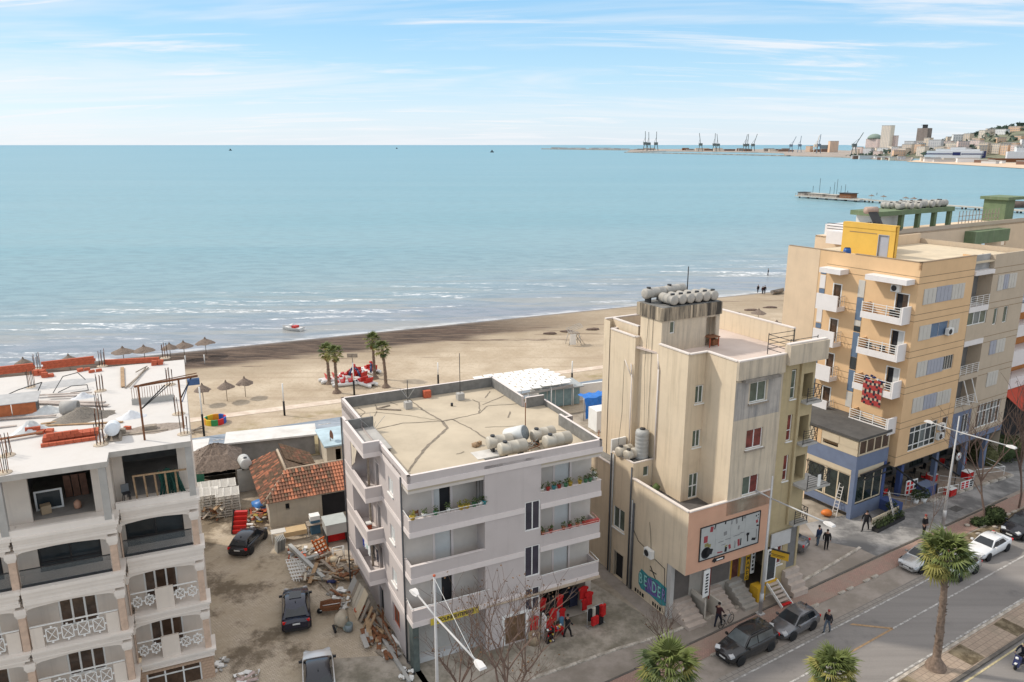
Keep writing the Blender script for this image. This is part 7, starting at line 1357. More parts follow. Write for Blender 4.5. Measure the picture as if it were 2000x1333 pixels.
def car(lab, loc, rz, kind, pm, grp='parked cars', glass=None, plate=True, rails=False, sunroof=False, roofm=None):
    L, W, H, belt, cb, st_, rr, rb, th = KIND[kind]; t = thing('car', lab, 'car', loc, rz, grp); h = L/2; w = W/2; gl = glass or m_cgl
    S = [(-h, .80, .45, th*.78), (-h+.05, .88, .30, th*.93), (-h+.25, .95, .22, th*.99), (rb, .985, .2, th), (rr+.1, 1, .19, belt+.03), (-.3, 1, .19, belt), (cb-.1, 1, .19, belt-.01), (cb, .99, .19, belt-.02), (h-.75, .96, .2, belt-.1), (h-.3, .90, .22, belt-.20), (h-.08, .80, .28, belt-.33), (h, .68, .40, belt-.45)]
    b = MB(); n = 13
    for x, k, zb, zt in S:
        ww = w*k; pr = [(.80, zb), (.93, zb+.06), (.99, zb+.2), (1.0, (zb+zt)/2+.05), (.97, zt-.09), (.90, zt-.015)]; m_ = [(ww*a, z) for a, z in pr]
        b.v += [(x, y, z) for y, z in m_]+[(x, 0, zt+.035)]+[(x, -y, z) for y, z in m_[::-1]]
    for j in range(len(S)-1):
        for i in range(n-1): b.f.append([j*n+i, j*n+i+1, (j+1)*n+i+1, (j+1)*n+i]); b.m.append(0); b.s.append(True)
        b.f.append([j*n+n-1, j*n, (j+1)*n, (j+1)*n+n-1]); b.m.append(0); b.s.append(False)
    b.f += [list(range(n)), [(len(S)-1)*n+i for i in range(n)][::-1]]; b.m += [0, 0]; b.s += [False, False]
    part('body', b, pm, t)
    wb, wt = w*.90, w*.70; zr = H
    C4 = [(cb+.02, belt-.04, wb*.98), (st_, zr-.05, wt), ((st_+rr)/2, zr, wt*1.0), (rr, zr-.06, wt*.98), (rb, th-.03, wb*.97)]
    b = MB()
    for x, z, yy in C4: b.v += [(x, yy, z), (x, yy*.82, z+.035 if 0 < C4.index((x, z, yy)) < 4 else z+.01), (x, 0, z+.05), (x, -yy*.82, z+.035 if 0 < C4.index((x, z, yy)) < 4 else z+.01), (x, -yy, z)]
    for j in range(4):
        for i in range(4): b.f.append([j*5+i, j*5+i+1, (j+1)*5+i+1, (j+1)*5+i]); b.m.append(0); b.s.append(True)
    for s in (1, -1):
        o = len(b.v); b.v += [(x, s*yy, z) for x, z, yy in C4]+[(rb, s*wb*.97, belt-.05), (cb, s*wb*.98, belt-.06)]; b.f.append(list(range(o, o+7))); b.m.append(0); b.s.append(False)
    part('roof', b, roofm or pm, t)
    def lift(p, q_, f): return tuple(a+(c-a)*f for a, c in zip(p, q_))
    def glassq(name, p, out, m=None):
        c = sum((Vector(x) for x in p), Vector())/len(p); o = Vector(out).normalized()*.02; g = MB().quad(*[tuple(c+(Vector(x)-c)+o) for x in p], sm=True); part(name, g, m or gl, t)
    a, e = C4[0], C4[1]; glassq('windscreen', [(a[0]-.08, a[2]*.90, a[1]+.1), (e[0]+.05, e[2]*.86, e[1]-.01), (e[0]+.05, -e[2]*.86, e[1]-.01), (a[0]-.08, -a[2]*.90, a[1]+.1)], (1, 0, 1.3))
    a, e = C4[4], C4[3]; glassq('rear_window', [(a[0]+.06, a[2]*.86, a[1]+.1), (e[0]-.02, e[2]*.84, e[1]-.02), (e[0]-.02, -e[2]*.84, e[1]-.02), (a[0]+.06, -a[2]*.86, a[1]+.1)], (-1, 0, 1))
    xm = -.15; fy = lambda z: wb+(wt-wb)*(z-belt)/(zr-.06-belt)
    zt_ = zr-.14; zb_ = belt+.03
    for s in (1, -1):
        xf = cb-.12; xt = st_-.02
        glassq('side_window', [(xf-.05, s*fy(zb_), zb_), (xm+.04, s*fy(zb_), zb_), (xm+.04, s*fy(zt_), zt_), (xt+.02, s*fy(zt_), zt_)], (0, s, .2))
        glassq('side_window', [(xm-.04, s*fy(zb_), zb_), (rb+.45, s*fy(zb_+.02), zb_+.04), (rr+.12, s*fy(zt_), zt_), (xm-.04, s*fy(zt_), zt_)], (0, s, .2))
        mi = MB().obox((cb-.28, s*(w+.07), belt+.06), (.14, .2, .13), s*.2); part('mirror', mi, pm if kind != 'coupe' else m_trimb, t)
        for x in (-h+.85, h-.8):
            wh = MB().lathe([(.19, -.1), (.29, -.1), (.325, -.06), (.325, .06), (.29, .1), (.19, .1)], n=18, ax=Matrix.Rotation(R(90), 4, 'X')); o = part('wheel', wh, m_tyre, t, loc=(x, s*(w-.08), .325))
            rm_ = MB().lathe([(0, .05), (.07, .07)], n=10, ax=Matrix.Rotation(R(90)*-s, 4, 'X'))
            for k in range(5): rm_.obox((.12*cos(k*1.257), s*.07, .12*sin(k*1.257)), (.2, .03, .055), 0, 0, -k*1.257)
            rm_.lathe([(.165, .04), (.21, .085), (.19, .04)], n=18, ax=Matrix.Rotation(R(90)*-s, 4, 'X')); part('rim', rm_, m_rim, o)
            ar = MB().lathe([(.33, .02), (.40, .02), (.40, .0)], (x, s*(w*.985), .34), 20, ax=Matrix.Rotation(R(90)*-s, 4, 'X')); part('wheel_arch', ar, m_trimb, t)
        hl = MB().obox((h-.20, s*w*.64, belt-.30), (.30, .36, .14), -s*.45, 0, .35); part('headlight', hl, m_lens, t)
        tl = MB().obox((-h+.10, s*w*.72, th*.84), (.14, .40, .17), s*.25); part('tail_light', tl, m_tail, t)
    part('grille', MB().obox((h-.03, 0, belt-.46), (.08, w*.8, .13)), m_trimb, t); part('bumper', MB().obox((h-.06, 0, .34), (.16, w*1.25, .16)), m_trimb if kind in ('suv', 'coupe') else pm, t); part('bumper', MB().obox((-h+.06, 0, .42), (.16, w*1.6, .2)), m_trimb if kind in ('suv', 'coupe') else pm, t)
    if plate: part('number_plate', MB().obox((h+.015, 0, .46), (.02, .5, .11)), m_plate, t); part('number_plate', MB().obox((-h-.01, 0, th*.70), (.03, .5, .11)), m_plate, t)
    if rails:
        for s in (1, -1): part('roof_rail', MB().path([(st_-.1, s*wt*.9, zr), (st_-.3, s*wt*.9, zr+.07), (rr+.3, s*wt*.9, zr+.07), (rr+.1, s*wt*.9, zr)], .02, 5), m_dark, t)
    if sunroof: part('sunroof', MB().obox(((st_+rr)/2+.25, 0, zr+.062), (.9, wt*1.2, .01)), m_cgl, t)
    part('aerial', MB().obox((rr+.12, 0, zr+.06), (.14, .05, .06)), m_trimb, t); return t
p_navy = paint('dark navy car paint', (.013, .016, .035), .3); p_blk = paint('black blue car paint', (.012, .013, .02), .3); p_char = paint('charcoal car paint', (.035, .035, .037), .4); p_gry = paint('mid grey car paint', (.17, .17, .18), .5); p_sil = paint('silver car paint', (.48, .48, .48), .5); p_wht = paint('white car paint', (.72, .72, .72)); 
car('dark navy coupe suv parked alone in the middle of the yard, seen from behind', (-15.6, 49.0, 0), R(106), 'coupe', p_navy, sunroof=True)
car('black blue hatchback parked in front of the red plastic stair', (-22.3, 58.9, 0), R(82), 'golf', p_blk)
car('white car with black roof cut off at the bottom edge of the yard', (-12.2, 41.7, 0), R(106), 'coupe', p_wht, roofm=p_blk)
car('charcoal suv with roof rails parked nearest on the street', st(-6.3, -2.05, -.02), SROT+PI, 'suv', p_char, rails=True, glass=mat('pale reflecting windscreen', (.10, .115, .12), .06, .4, .8, spec=.6))
car('mid grey hatchback parked behind the charcoal suv', st(-1.6, -2.15, -.02), SROT+PI+.03, 'hatch', p_gry)
car('silver sedan parked left of the tall street palm', st(14.5, -1.95, -.02), SROT+PI, 'sedan', p_sil)
car('silver hatchback half hidden behind the crown of the tall palm', st(15.6, -4.25, -.02), SROT+PI, 'hatch', p_sil, grp='cars on the lane')
car('white sedan parked right of the tall street palm', st(21.0, -3.75, -.02), SROT+PI, 'sedan', p_wht)
car('black suv with a chrome nose at the right edge beside the planting bed', st(27.0, -3.6, -.02), SROT+PI, 'suv', p_blk)
car('grey car parked in the shade behind the cream building', (*KW(15.3, 5.4)[:2], 0), SROT+R(110), 'sedan', p_gry)

# ================= PEOPLE =================
m_skin = mat('skin', (.42, .25, .18), .6, .1, 8); m_hair = mat('dark hair', (.02, .015, .012), .8); m_shoe = mat('dark shoes', (.025, .022, .02), .6)
def person(lab, loc, rz, top, trousers, stride=.0, arms=((.27, .02, .86), (-.27, .02, .86)), sc=1.0, hair=m_hair, lean=0, knees=None, feet=None, hip=.95, cap=None):
    """one continuous skinned body; +y is forward"""
    J = {'pelvis': (0, 0, hip), 'spine': (0, lean*.3, hip+.22), 'chest': (0, lean*.7, hip+.42), 'neck': (0, lean*.95, hip+.57), 'head0': (0, lean+.015, hip+.66), 'head': (0, lean+.03, hip+.76)}
    rad = {'pelvis': (.165, .12), 'spine': (.18, .14), 'chest': (.19, .14), 'neck': (.055, .055), 'head0': (.075, .09), 'head': (.078, .098)}
    E = [('pelvis', 'spine'), ('spine', 'chest'), ('chest', 'neck'), ('neck', 'head0'), ('head0', 'head')]
    tagm = {'pelvis': 1, 'spine': 0, 'chest': 0, 'neck': 2, 'head0': 2, 'head': 2}
    for i, s in enumerate((1, -1)):
        f = feet[i] if feet else (s*.1, s*stride*.5, .07); k = knees[i] if knees else (s*.105, s*stride*.3+.04, .5)
        for nm, p, r_, m in (('hip', (s*.09, 0, hip-.08), .11, 1), ('knee', k, .078, 1), ('ankle', f, .06, 1), ('ball', (f[0]+s*.015, f[1]+.13, f[2]-.03), .035, 3), ('toe', (f[0]+s*.02, f[1]+.2, f[2]-.04), .025, 3)): J[nm+str(i)] = p; rad[nm+str(i)] = (r_, r_); tagm[nm+str(i)] = m
        E += [('pelvis', f'hip{i}'), (f'hip{i}', f'knee{i}'), (f'knee{i}', f'ankle{i}'), (f'ankle{i}', f'ball{i}'), (f'ball{i}', f'toe{i}')]
        sh = Vector((s*.19, lean*.9, hip+.48)); ha = Vector(arms[i])+Vector((0, 0, hip-.95)); d = ha-sh; el = sh+d*.52+Vector((s*.05, -.05, 0))
        dn = (ha-el).normalized()
        for nm, p, r_, m in (('sho', sh, .088, 0), ('elb', el, .064, 0), ('wri', ha, .046, 0), ('palm', ha+dn*.07, .036, 2)): J[nm+str(i)] = tuple(p); rad[nm+str(i)] = (r_, r_); tagm[nm+str(i)] = m
        E += [('chest', f'sho{i}'), (f'sho{i}', f'elb{i}'), (f'elb{i}', f'wri{i}'), (f'wri{i}', f'palm{i}')]
        side = dn.cross(Vector((s, 0, 0))).normalized()
        for q_, (o, L) in enumerate(((-.03, .07), (-.01, .085), (.01, .08), (.03, .062), (.045, .03))):
            b0 = ha+dn*(.09 if q_ < 4 else .04)+side*o; b1 = b0+dn*L*.6+(side*.02 if q_ == 4 else Vector()); b2 = b1+dn*L*.4-Vector((s*.02, 0, 0))
            for z_, p in ((0, b0), (1, b1), (2, b2)): J[f'f{i}{q_}{z_}'] = tuple(p); rad[f'f{i}{q_}{z_}'] = (.010, .010); tagm[f'f{i}{q_}{z_}'] = 2
            E += [(f'palm{i}', f'f{i}{q_}0'), (f'f{i}{q_}0', f'f{i}{q_}1'), (f'f{i}{q_}1', f'f{i}{q_}2')]
    names = list(J); ix = {n_: i for i, n_ in enumerate(names)}; me = D.meshes.new('body'); me.from_pydata([J[n_] for n_ in names], [(ix[a], ix[b]) for a, b in E], [])
    o = D.objects.new('body', me); COL.objects.link(o); o.modifiers.new('skin', 'SKIN'); sk = me.skin_vertices[0].data
    for n_ in names: sk[ix[n_]].radius = rad[n_]
    sk[ix['pelvis']].use_root = True; o.modifiers.new('sub', 'SUBSURF').levels = 1; o.modifiers['skin'].use_smooth_shade = True
    dg = bpy.context.evaluated_depsgraph_get(); nm_ = D.meshes.new_from_object(o.evaluated_get(dg)); D.objects.remove(o)
    nm_.materials.clear()
    for m in (top, trousers, m_skin, m_shoe): nm_.materials.append(m)
    pts = [(Vector(J[a]).lerp(Vector(J[b]), f), tagm[b if f > .35 else a]) for a, b in E for f in (.15, .5, .9)]
    for p in nm_.polygons:
        c = p.center; p.material_index = min(pts, key=lambda q_: (q_[0]-c).length_squared)[1]
        if c.z > hip+.6: p.material_index = 2
    t = thing('person', lab, 'person', loc, rz); t.scale = (sc,)*3; b = link('body', nm_, t)
    hd = Vector(J['head'])
    hb = MB().lathe([(.0, .115), (.06, .105), (.095, .06), (.10, .0), (.085, -.04)], hd+Vector((0, -.018, 0)), 12); part('cap' if cap else 'hair', hb, cap or hair, t)
    fb = MB().obox(hd+Vector((0, .098, -.02)), (.025, .035, .04)); part('nose', fb, m_skin, t); ey = MB().obox(hd+Vector((.032, .092, .012)), (.022, .012, .012)).obox(hd+Vector((-.032, .092, .012)), (.022, .012, .012)); part('eyes', ey, m_hair, t)
    part('mouth', MB().obox(hd+Vector((0, .09, -.062)), (.045, .01, .01)), m_prd, t); part('ears', MB().obox(hd+Vector((.083, 0, -.01)), (.015, .035, .05)).obox(hd+Vector((-.083, 0, -.01)), (.015, .035, .05)), m_skin, t); return t
m_dkc = mat('dark navy cloth', (.018, .02, .032), .95, .2, 6); m_jean = mat('blue grey jeans', (.10, .125, .16), .95, .2, 6); m_maro = mat('dark maroon cloth', (.05, .018, .02), .95, .2, 6); m_redcap = mat('dull red cap', (.28, .06, .05), .9)
person('person in a dark red top and navy trousers pushing a bicycle along the pavement', (14.55,47.61, 0), SROT-R(90)+R(12), m_maro, m_dkc, .5, arms=((.22, .30, 1.02), (-.35, .42, 1.05)), sc=1.06)
person('person in a dark padded jacket and blue jeans walking behind the grey hatchback', (22.03,47.02, -.02), SROT+R(95), mat('black padded jacket', (.02, .02, .026), .7), m_jean, .45, sc=.97, cap=m_redcap)
person('person in black wearing a red cap standing on the edge of the grey forecourt', (35.89,60.77, 0), R(200), m_blkc, m_blkc, .12, arms=((.2, .12, 1.0), (-.2, .12, 1.0)), sc=1.08, cap=m_redcap)
person('person in black striding beside the dark hedge planter', (31.21,61.60, 0), SROT+R(100), m_blkc, m_blkc, .75, arms=((.3, .2, .95), (-.3, -.2, .95)), sc=1.05)
person('person in a dark blue jacket standing at the grey car', (25.97,58.91, 0), R(30), mat('dark blue jacket', (.025, .04, .09), .9), m_jean, .1, sc=1.05)
person('person in black standing right of the dark blue jacketed one', (26.43,58.32, 0), R(160), m_blkc, m_blkc, .15, sc=1.02)
person('person in black seen from the side among the red shop clothes', (3.82,46.38, 0), R(-60), m_blkc, m_blkc, .5, arms=((.3, .25, 1.1), (-.25, .1, .95)), sc=1.0)
person('dark figure wading in the shallows off the beach', (67.05,199.18, -.35), R(60), m_dkc, m_dkc, .2, sc=1.1)
person('left dark figure of the three at the waterline', (56.57,174.04, -.05), R(20), m_blkc, m_dkc, .2, sc=1.05); person('middle dark figure of the three at the waterline', (57.24,172.78, -.05), R(190), m_maro, m_dkc, .2, sc=1.0); person('right dark figure of the three at the waterline', (57.71,172.78, -.05), R(170), m_blkc, m_dkc, .2, sc=1.1)
person('dark seated figure beside the fishing huts on the long pier', (235.45,503.56, 1.3), R(90), m_blkc, m_dkc, .1, sc=1.0); person('dark figure standing at the end of the pier huts', (225.36,524.25, 1.3), R(90), m_blkc, m_dkc, .1, sc=1.1)
def wheel(mb, x, r, y=0, n=22):
    for k in range(n):
        a, b = 2*PI*k/n, 2*PI*(k+1)/n; mb.tube((x+r*cos(a), y, r+r*sin(a)), (x+r*cos(b), y, r+r*sin(b)), .022, 5, cap=False)
    for k in range(10): a = 2*PI*k/10; mb.tube((x, y, r), (x+r*cos(a), y, r+r*sin(a)), .004, 3, cap=False)
    return mb
t = thing('bicycle', 'dark bicycle being pushed along the pavement', 'bicycle', (15.16,47.72, 0), SROT+R(6))
part('wheel', wheel(MB(), -.52, .34), m_tyre, t); part('wheel', wheel(MB(), .52, .34), m_tyre, t)
part('frame', MB().path([(-.52, 0, .34), (-.12, 0, .30), (.38, 0, .78), (-.2, 0, .82), (-.12, 0, .30)], .022, 6).path([(-.52, 0, .34), (-.2, 0, .80)], .016, 5).path([(.38, 0, .78), (.52, 0, .34)], .02, 5), m_steel, t); part('saddle', MB().obox((-.22, 0, .90), (.26, .14, .06)), m_black, t); part('handlebar', MB().path([(.36, -.28, .98), (.42, -.1, .98), (.38, 0, .80), (.42, .1, .98), (.36, .28, .98)], .016, 5), m_dark, t); part('pedal', MB().bar((-.12, -.15, .2), (-.12, .15, .4), .03), m_dark, t)
t = thing('scooter', 'dark blue and white motor scooter at the right edge of the far carriageway', 'scooter', (33.16,43.32, -.02), SROT+PI)
for x in (-.55, .58): part('wheel', MB().lathe([(.12, -.05), (.22, -.05), (.24, 0), (.22, .05), (.12, .05)], (x, 0, .24), 16, ax=Matrix.Rotation(R(90), 4, 'X')), m_tyre, t)
m_scb = paint('navy scooter paint', (.02, .025, .10)); part('body', MB().add([(-.75, -.16, .45), (-.75, .16, .45), (.05, .16, .35), (.05, -.16, .35), (-.8, -.14, .75), (-.8, .14, .75), (-.05, .15, .72), (-.05, -.15, .72)], [(0, 1, 2, 3), (4, 5, 6, 7), (0, 1, 5, 4), (1, 2, 6, 5), (2, 3, 7, 6), (3, 0, 4, 7)]), m_scb, t); part('footboard', MB().box(-.1, .5, -.14, .14, .28, .34), m_dark, t); part('leg_shield', MB().obox((.52, 0, .62), (.08, .4, .75), 0, 0, -.3), m_scb, t); part('headlight', MB().blob((.62, 0, .88), (.1, .12, .1), 1, 0), m_white, t); part('saddle', MB().obox((-.4, 0, .79), (.7, .26, .1)), m_black, t); part('handlebar', MB().path([(.4, -.33, 1.0), (.46, 0, 1.02), (.4, .33, 1.0)], .02, 5), m_dark, t); part('mudguard', MB().obox((.58, 0, .5), (.4, .14, .05)), m_white, t)
person('person in dark clothes and a helmet riding the motor scooter', st(8.0, -12.6, -.05), SROT+R(90), m_dkc, m_dkc, 0, arms=((.28, .55, 1.12), (-.28, .55, 1.12)), hip=.88, feet=((.14, .38, .36), (-.14, .38, .36)), knees=((.18, .36, .80), (-.18, .36, .80)), lean=.12, cap=m_scb)

# ================= LAMPS, PALMS, TREES =================
m_pole = mat('pale lamp steel', (.50, .49, .48), .5, .08, 2); m_head = mat('lamp head', (.66, .64, .62), .45, .05)
def lamp(lab, u, v, H=10.7, za=9.2, back=2.7, fwd=4.9, wire=False):
    t = thing('street_lamp', lab, 'street lamp', st(u, v), SROT, 'double arm street lamps')
    part('pole', MB().tube((0, 0, 0), (0, 0, H), .13, 12, .05), m_pole, t); part('base', MB().box(-.25, .25, -.25, .25, 0, .08).tube((0, 0, .9), (0, 0, 1.7), .15, 12), m_pole, t)
    for s, L in ((1, back), (-1, fwd)):
        part('arm', MB().tube((0, 0, za-.05), (0, s*(L-.55), za+.05), .055, 8), m_pole, t)
        hd = MB().add([(-.12, s*(L-.6), za), (.12, s*(L-.6), za), (.2, s*(L-.25), za-.02), (.2, s*(L+.15), za), (-.2, s*(L+.15), za), (-.2, s*(L-.25), za-.02), (-.06, s*(L-.6), za+.1), (.06, s*(L-.6), za+.1), (.15, s*(L-.25), za+.17), (.17, s*(L+.1), za+.1), (-.17, s*(L+.1), za+.1), (-.15, s*(L-.25), za+.17)], [(0, 1, 2, 3, 4, 5), (6, 7, 8, 11), (8, 9, 10, 11), (0, 1, 7, 6), (1, 2, 8, 7), (2, 3, 9, 8), (3, 4, 10, 9), (4, 5, 11, 10), (5, 0, 6, 11)]); part('lamp_head', hd, m_head, t)
    if wire: part('stay_wire', MB().tube((0, 0, H-.1), (0, -fwd+.75, za+.05), .012, 4).tube((0, 0, H-.1), (0, .6, za), .01, 4), m_white, t); part('cap', MB().blob((0, 0, H+.05), .09, 1, 0), m_brick, t)
lamp('double arm street lamp with a stay wire in front of the mauve block', -28.1, .35, 11.4, 9.1, wire=True); lamp('double arm street lamp in front of the timber stair of the cream building', -2.15, .3, 10.8); lamp('double arm street lamp on the kerb before the beige tower', 21.9, .55, 10.5, 9.15, 2.7, 4.6)
m_fr = [mat('palm leaf green', (.11, .135, .035), .6, .35, 2.5), mat('palm leaf yellow green', (.23, .21, .055), .6, .35, 2.5), mat('palm leaf deep green', (.05, .075, .022), .6, .35, 2.5)]; m_dead = mat('dead palm leaf', (.26, .145, .065), .9, .3, 4); m_ptr = mat('palm trunk', (.20, .145, .11), .95, .4, 4, bump=.6)
def fan(rg, r=.75, stalk=.75, n=15, spread=2.3, droop=.25, curl=0):
    b = MB(); b.tube((0, 0, 0), (stalk, 0, .05), .018, 4, .012)
    for k in range(n):
        a = (k/(n-1)-.5)*spread*2*.72; L = r*(1-.25*abs(k/(n-1)-.5)*2)*rg.uniform(.85, 1.1); d = Vector((cos(a), sin(a), .12-abs(a)*.05)); s = Vector((-sin(a), cos(a), 0)); o = Vector((stalk, 0, .05)); w_ = r*.062
        m1 = o+d*L*.55; tip = o+d*L-Vector((0, 0, droop*L*rg.uniform(.5, 2.4)))
        b.add([o, m1+s*w_+Vector((0, 0, -.015)), m1+Vector((0, 0, .02)), m1-s*w_+Vector((0, 0, -.015)), tip], [(0, 1, 2), (0, 2, 3), (2, 1, 4), (3, 2, 4)])
    return b
frg = random.Random(77); FANS = [[fan(frg).mesh('palm_leaf', m) for m in m_fr] for _ in range(3)]; DEAD = [fan(frg, .6, .5, 11, 1.5, .5).mesh('dead_leaf', m_dead) for _ in range(3)]
def palm(lab, loc, h, r, n=34, ndead=14, lean=(0, 0), seed=0, tr=.2, grp='fan palms', skirt=False):
    rg = random.Random(seed); t = thing('palm_tree', lab, 'palm tree', loc, rg.uniform(0, 6), grp); b = MB(); k = 22; nr = 10
    for j in range(k+1):
        f = j/k; rr = (tr*1.6*(1-f*6) if f < .08 else 0)+tr*(1-.35*f)*(1.0 if j % 2 else 1.1)
        b.v += [(lean[0]*f*f+rr*cos(2*PI*i/nr)*rg.uniform(.93, 1.07), lean[1]*f*f+rr*sin(2*PI*i/nr)*rg.uniform(.93, 1.07), h*f) for i in range(nr)]
    for j in range(k):
        for i in range(nr): b.f.append([j*nr+i, j*nr+(i+1) % nr, (j+1)*nr+(i+1) % nr, (j+1)*nr+i]); b.m.append(0); b.s.append(True)
    for q_ in range(70):
        z = rg.uniform(.1, 1)*h; a = rg.uniform(0, 6.28); f = z/h; rr = tr*(1-.35*f)*1.02; c = Vector((lean[0]*f*f+rr*cos(a), lean[1]*f*f+rr*sin(a), z)); o_ = Vector((cos(a), sin(a), 1.2)).normalized()*.13; s = Vector((-sin(a), cos(a), 0))*.06; b.quad(c-s, c+s, c+o_+s*.5, c+o_-s*.5)
    part('trunk', b, m_ptr, t); top = Vector((lean[0], lean[1], h))
    for i in range(n):
        el = -.85+2.1*((i+.5)/n)**.85; az = i*2.39996; e = (rg.uniform(-.3, .3), -el, az+rg.uniform(-.2, .2))
        o = link('palm_leaf', FANS[i % 3][0 if el > .6 else (1 if rg.random() < .5 else (0 if rg.random() < .6 else 2))], t, top+Vector((0, 0, .1*el)), e); o.scale = (r/1.5*rg.uniform(.85, 1.1),)*3
    for i in range(ndead):
        az = i*2.39996; el = -1.0-.35*rg.random(); o = link('dead_leaf', DEAD[i % 3], t, top-Vector((0, 0, .12+.4*rg.random())), (rg.uniform(-.4, .4), -el, az)); o.scale = (r/1.6*rg.uniform(.7, 1.0),)*3
    return t
palm('tall fan palm on the median with a brown leaf skirt', (27.50,43.11, .09), 7.7, 2.05, 52, 26, (.3, .25), 3, .25)
palm('low bushy fan palm at the bottom edge, right of the suv', (18.93,38.99, .0), 2.8, 1.75, 54, 8, (0, 0), 5, .22); palm('low yellowish fan palm at the bottom edge below the bare sapling', (9.28,38.99, .0), 3.0, 2.2, 40, 8, (.1, 0), 6, .22)
m_bark = mat('bare twig bark', (.17, .115, .09), .95, .25, 5); m_dry = mat('dry brown leaves', (.17, .10, .055), .95, .3, 6)
def bare_tree(lab, loc, h, seed, spread=.5, depth=5, r0=.11, n0=4, leaves=40, split=.28, up=.55):
    rg = random.Random(seed); t = thing('bare_tree', lab, 'tree', loc, 0, 'bare street trees'); tips = []; tk = MB(); br = MB()
    def grow(p, d, L, r, k, mb):
        n = 3; q_ = p
        for i in range(n):
            d = (d+Vector((rg.uniform(-.16, .16), rg.uniform(-.16, .16), .06))).normalized(); e = q_+d*L/n; mb.tube(q_, e, r*(1-.25*i/n), 6 if r > .03 else 4, r*(1-.25*(i+1)/n), cap=False); q_ = e
            if k < depth-1 and i > 0 and rg.random() < .75: grow(q_, (d+Vector((rg.uniform(-1, 1), rg.uniform(-1, 1), rg.uniform(-.1, .7)))*spread*1.2).normalized(), L*rg.uniform(.5, .75), r*.5, k+1, br)
        if k < depth:
            for j in range(2 if k else n0):
                a = 2*PI*j/(2 if k else n0)+rg.uniform(-.5, .5); grow(q_, (d*up*2+Vector((cos(a), sin(a), .25))*spread*1.4).normalized(), L*rg.uniform(.62, .85), r*.62, k+1, br)
        else: tips.append(q_)
    grow(Vector((0, 0, 0)), Vector((0, 0, 1)), h*split, r0, 0, tk); part('trunk', tk, m_bark, t); part('branches', br, m_bark, t)
    if leaves:
        lf = MB()
        for k in range(leaves):
            c = rg.choice(tips)+Vector((rg.uniform(-.2, .2), rg.uniform(-.2, .2), rg.uniform(-.2, .1))); e = Vector((rg.uniform(-1, 1), rg.uniform(-1, 1), rg.uniform(-1, .5))).normalized()*.07; s = e.cross(Vector((rg.uniform(-1, 1), rg.uniform(-1, 1), .3))).normalized()*.045; lf.quad(c-e, c+s, c+e, c-s)
        part('dry_leaves', lf, m_dry, t, stuff=True)
    return t
bare_tree('large bare tree with dry brown leaves in front of the red shop', (0.28,34.90, 0), 11.0, 14, .55, 5, .12, 4, 240, .30, .8)
bare_tree('bare tree in front of the shutter of the mauve block', (-3.30,37.94, 0), 8.0, 5, .55, 4, .08, 4, 90, .3, .8)
bare_tree('slender bare sapling at the forecourt kerb behind the yellowish palm', (9.65,43.42, 0), 5.0, 7, .5, 4, .06, 4, 14, .34, .8)
bare_tree('bare tree in the planting bed at the right, left trunk', (42.50,62.92, 0), 8.6, 8, .5, 4, .10, 4, 20, .45, .8); bare_tree('bare tree in the planting bed at the far right edge', (47.56,65.94, 0), 9.0, 9, .5, 4, .10, 4, 20, .45, .8)
bare_tree('thin young bare tree on the kerb left of the planting bed', (35.97,60.14, 0), 4.2, 10, .3, 3, .035, 3, 6, .5, .9)
solo('bin', MB().box(-.2, .2, -.18, .18, .45, 1.05).tube((0, 0, 0), (0, 0, .45), .04, 6), m_dkc, 'dark blue litter bin behind the yellowish palm', 'bin', (9.96,44.72, 0), SROT)
def bush(lab, loc, r, n, m, h=1.0, seed=0):
    rg = random.Random(seed); t = thing('bush', lab, 'bush', loc); b = MB()
    for i in range(n):
        a = rg.uniform(0, 6.28); e = rg.uniform(-.6, 1); q_ = r*rg.uniform(.75, 1.05); c = (q_*cos(a)*math.sqrt(1-e*e), q_*sin(a)*math.sqrt(1-e*e), h*r*.65+q_*e*h); hedge(b, c[0], c[0], c[1], c[1], c[2], c[2], 1, .13, rg)
    b.blob((0, 0, h*r*.65), (r*.8, r*.8, r*.75*h), 2, .1); part('foliage', b, m, t); part('stem', MB().tube((0, 0, 0), (0, 0, r*.5), .06, 6), m_bark, t); return t
bush('large round clipped bush in the planting bed', (43.65,63.31, .03), .95, 700, m_bush, .85, 1); bush('small round bush touching the tree trunk in the planting bed', (42.61,62.73, .03), .5, 260, m_bush, .9, 2); bush('low bush at the left of the planting bed', (41.63,62.54, .03), .55, 260, m_bush, .75, 3)
for k, (x, y, s) in enumerate(((40.60,62.35, 'left pale kerb rock by the planting bed'), (41.39,62.92, 'second pale kerb rock by the planting bed'), (42.88,61.97, 'pale rock behind the white sedan'), (40.68,60.77, 'pale rock at the roof of the white sedan'), (45.79,63.90, 'pale rock beside the black suv'))): solo('rock', MB().blob((0, 0, .1), (.28, .2, .15), 1, .2, rg=random.Random(k)), m_kerb, s, 'rock', (x, y, 0))
for k, (x, y, r_, s) in enumerate(((50.38,76.35, 1.8, 'olive shrub mass at the right end of the cafe terrace'), (52.87,77.73, 2.0, 'dark shrub behind the far bare tree'), (54.71,78.44, 1.7, 'brownish shrub at the right frame edge'), (49.68,77.03, 1.2, 'small shrub at the corner of the beige tower'))): bush(s, (x, y, 0), r_, 900, m_bush2 if k % 2 == 0 else m_bush, .8, 20+k)

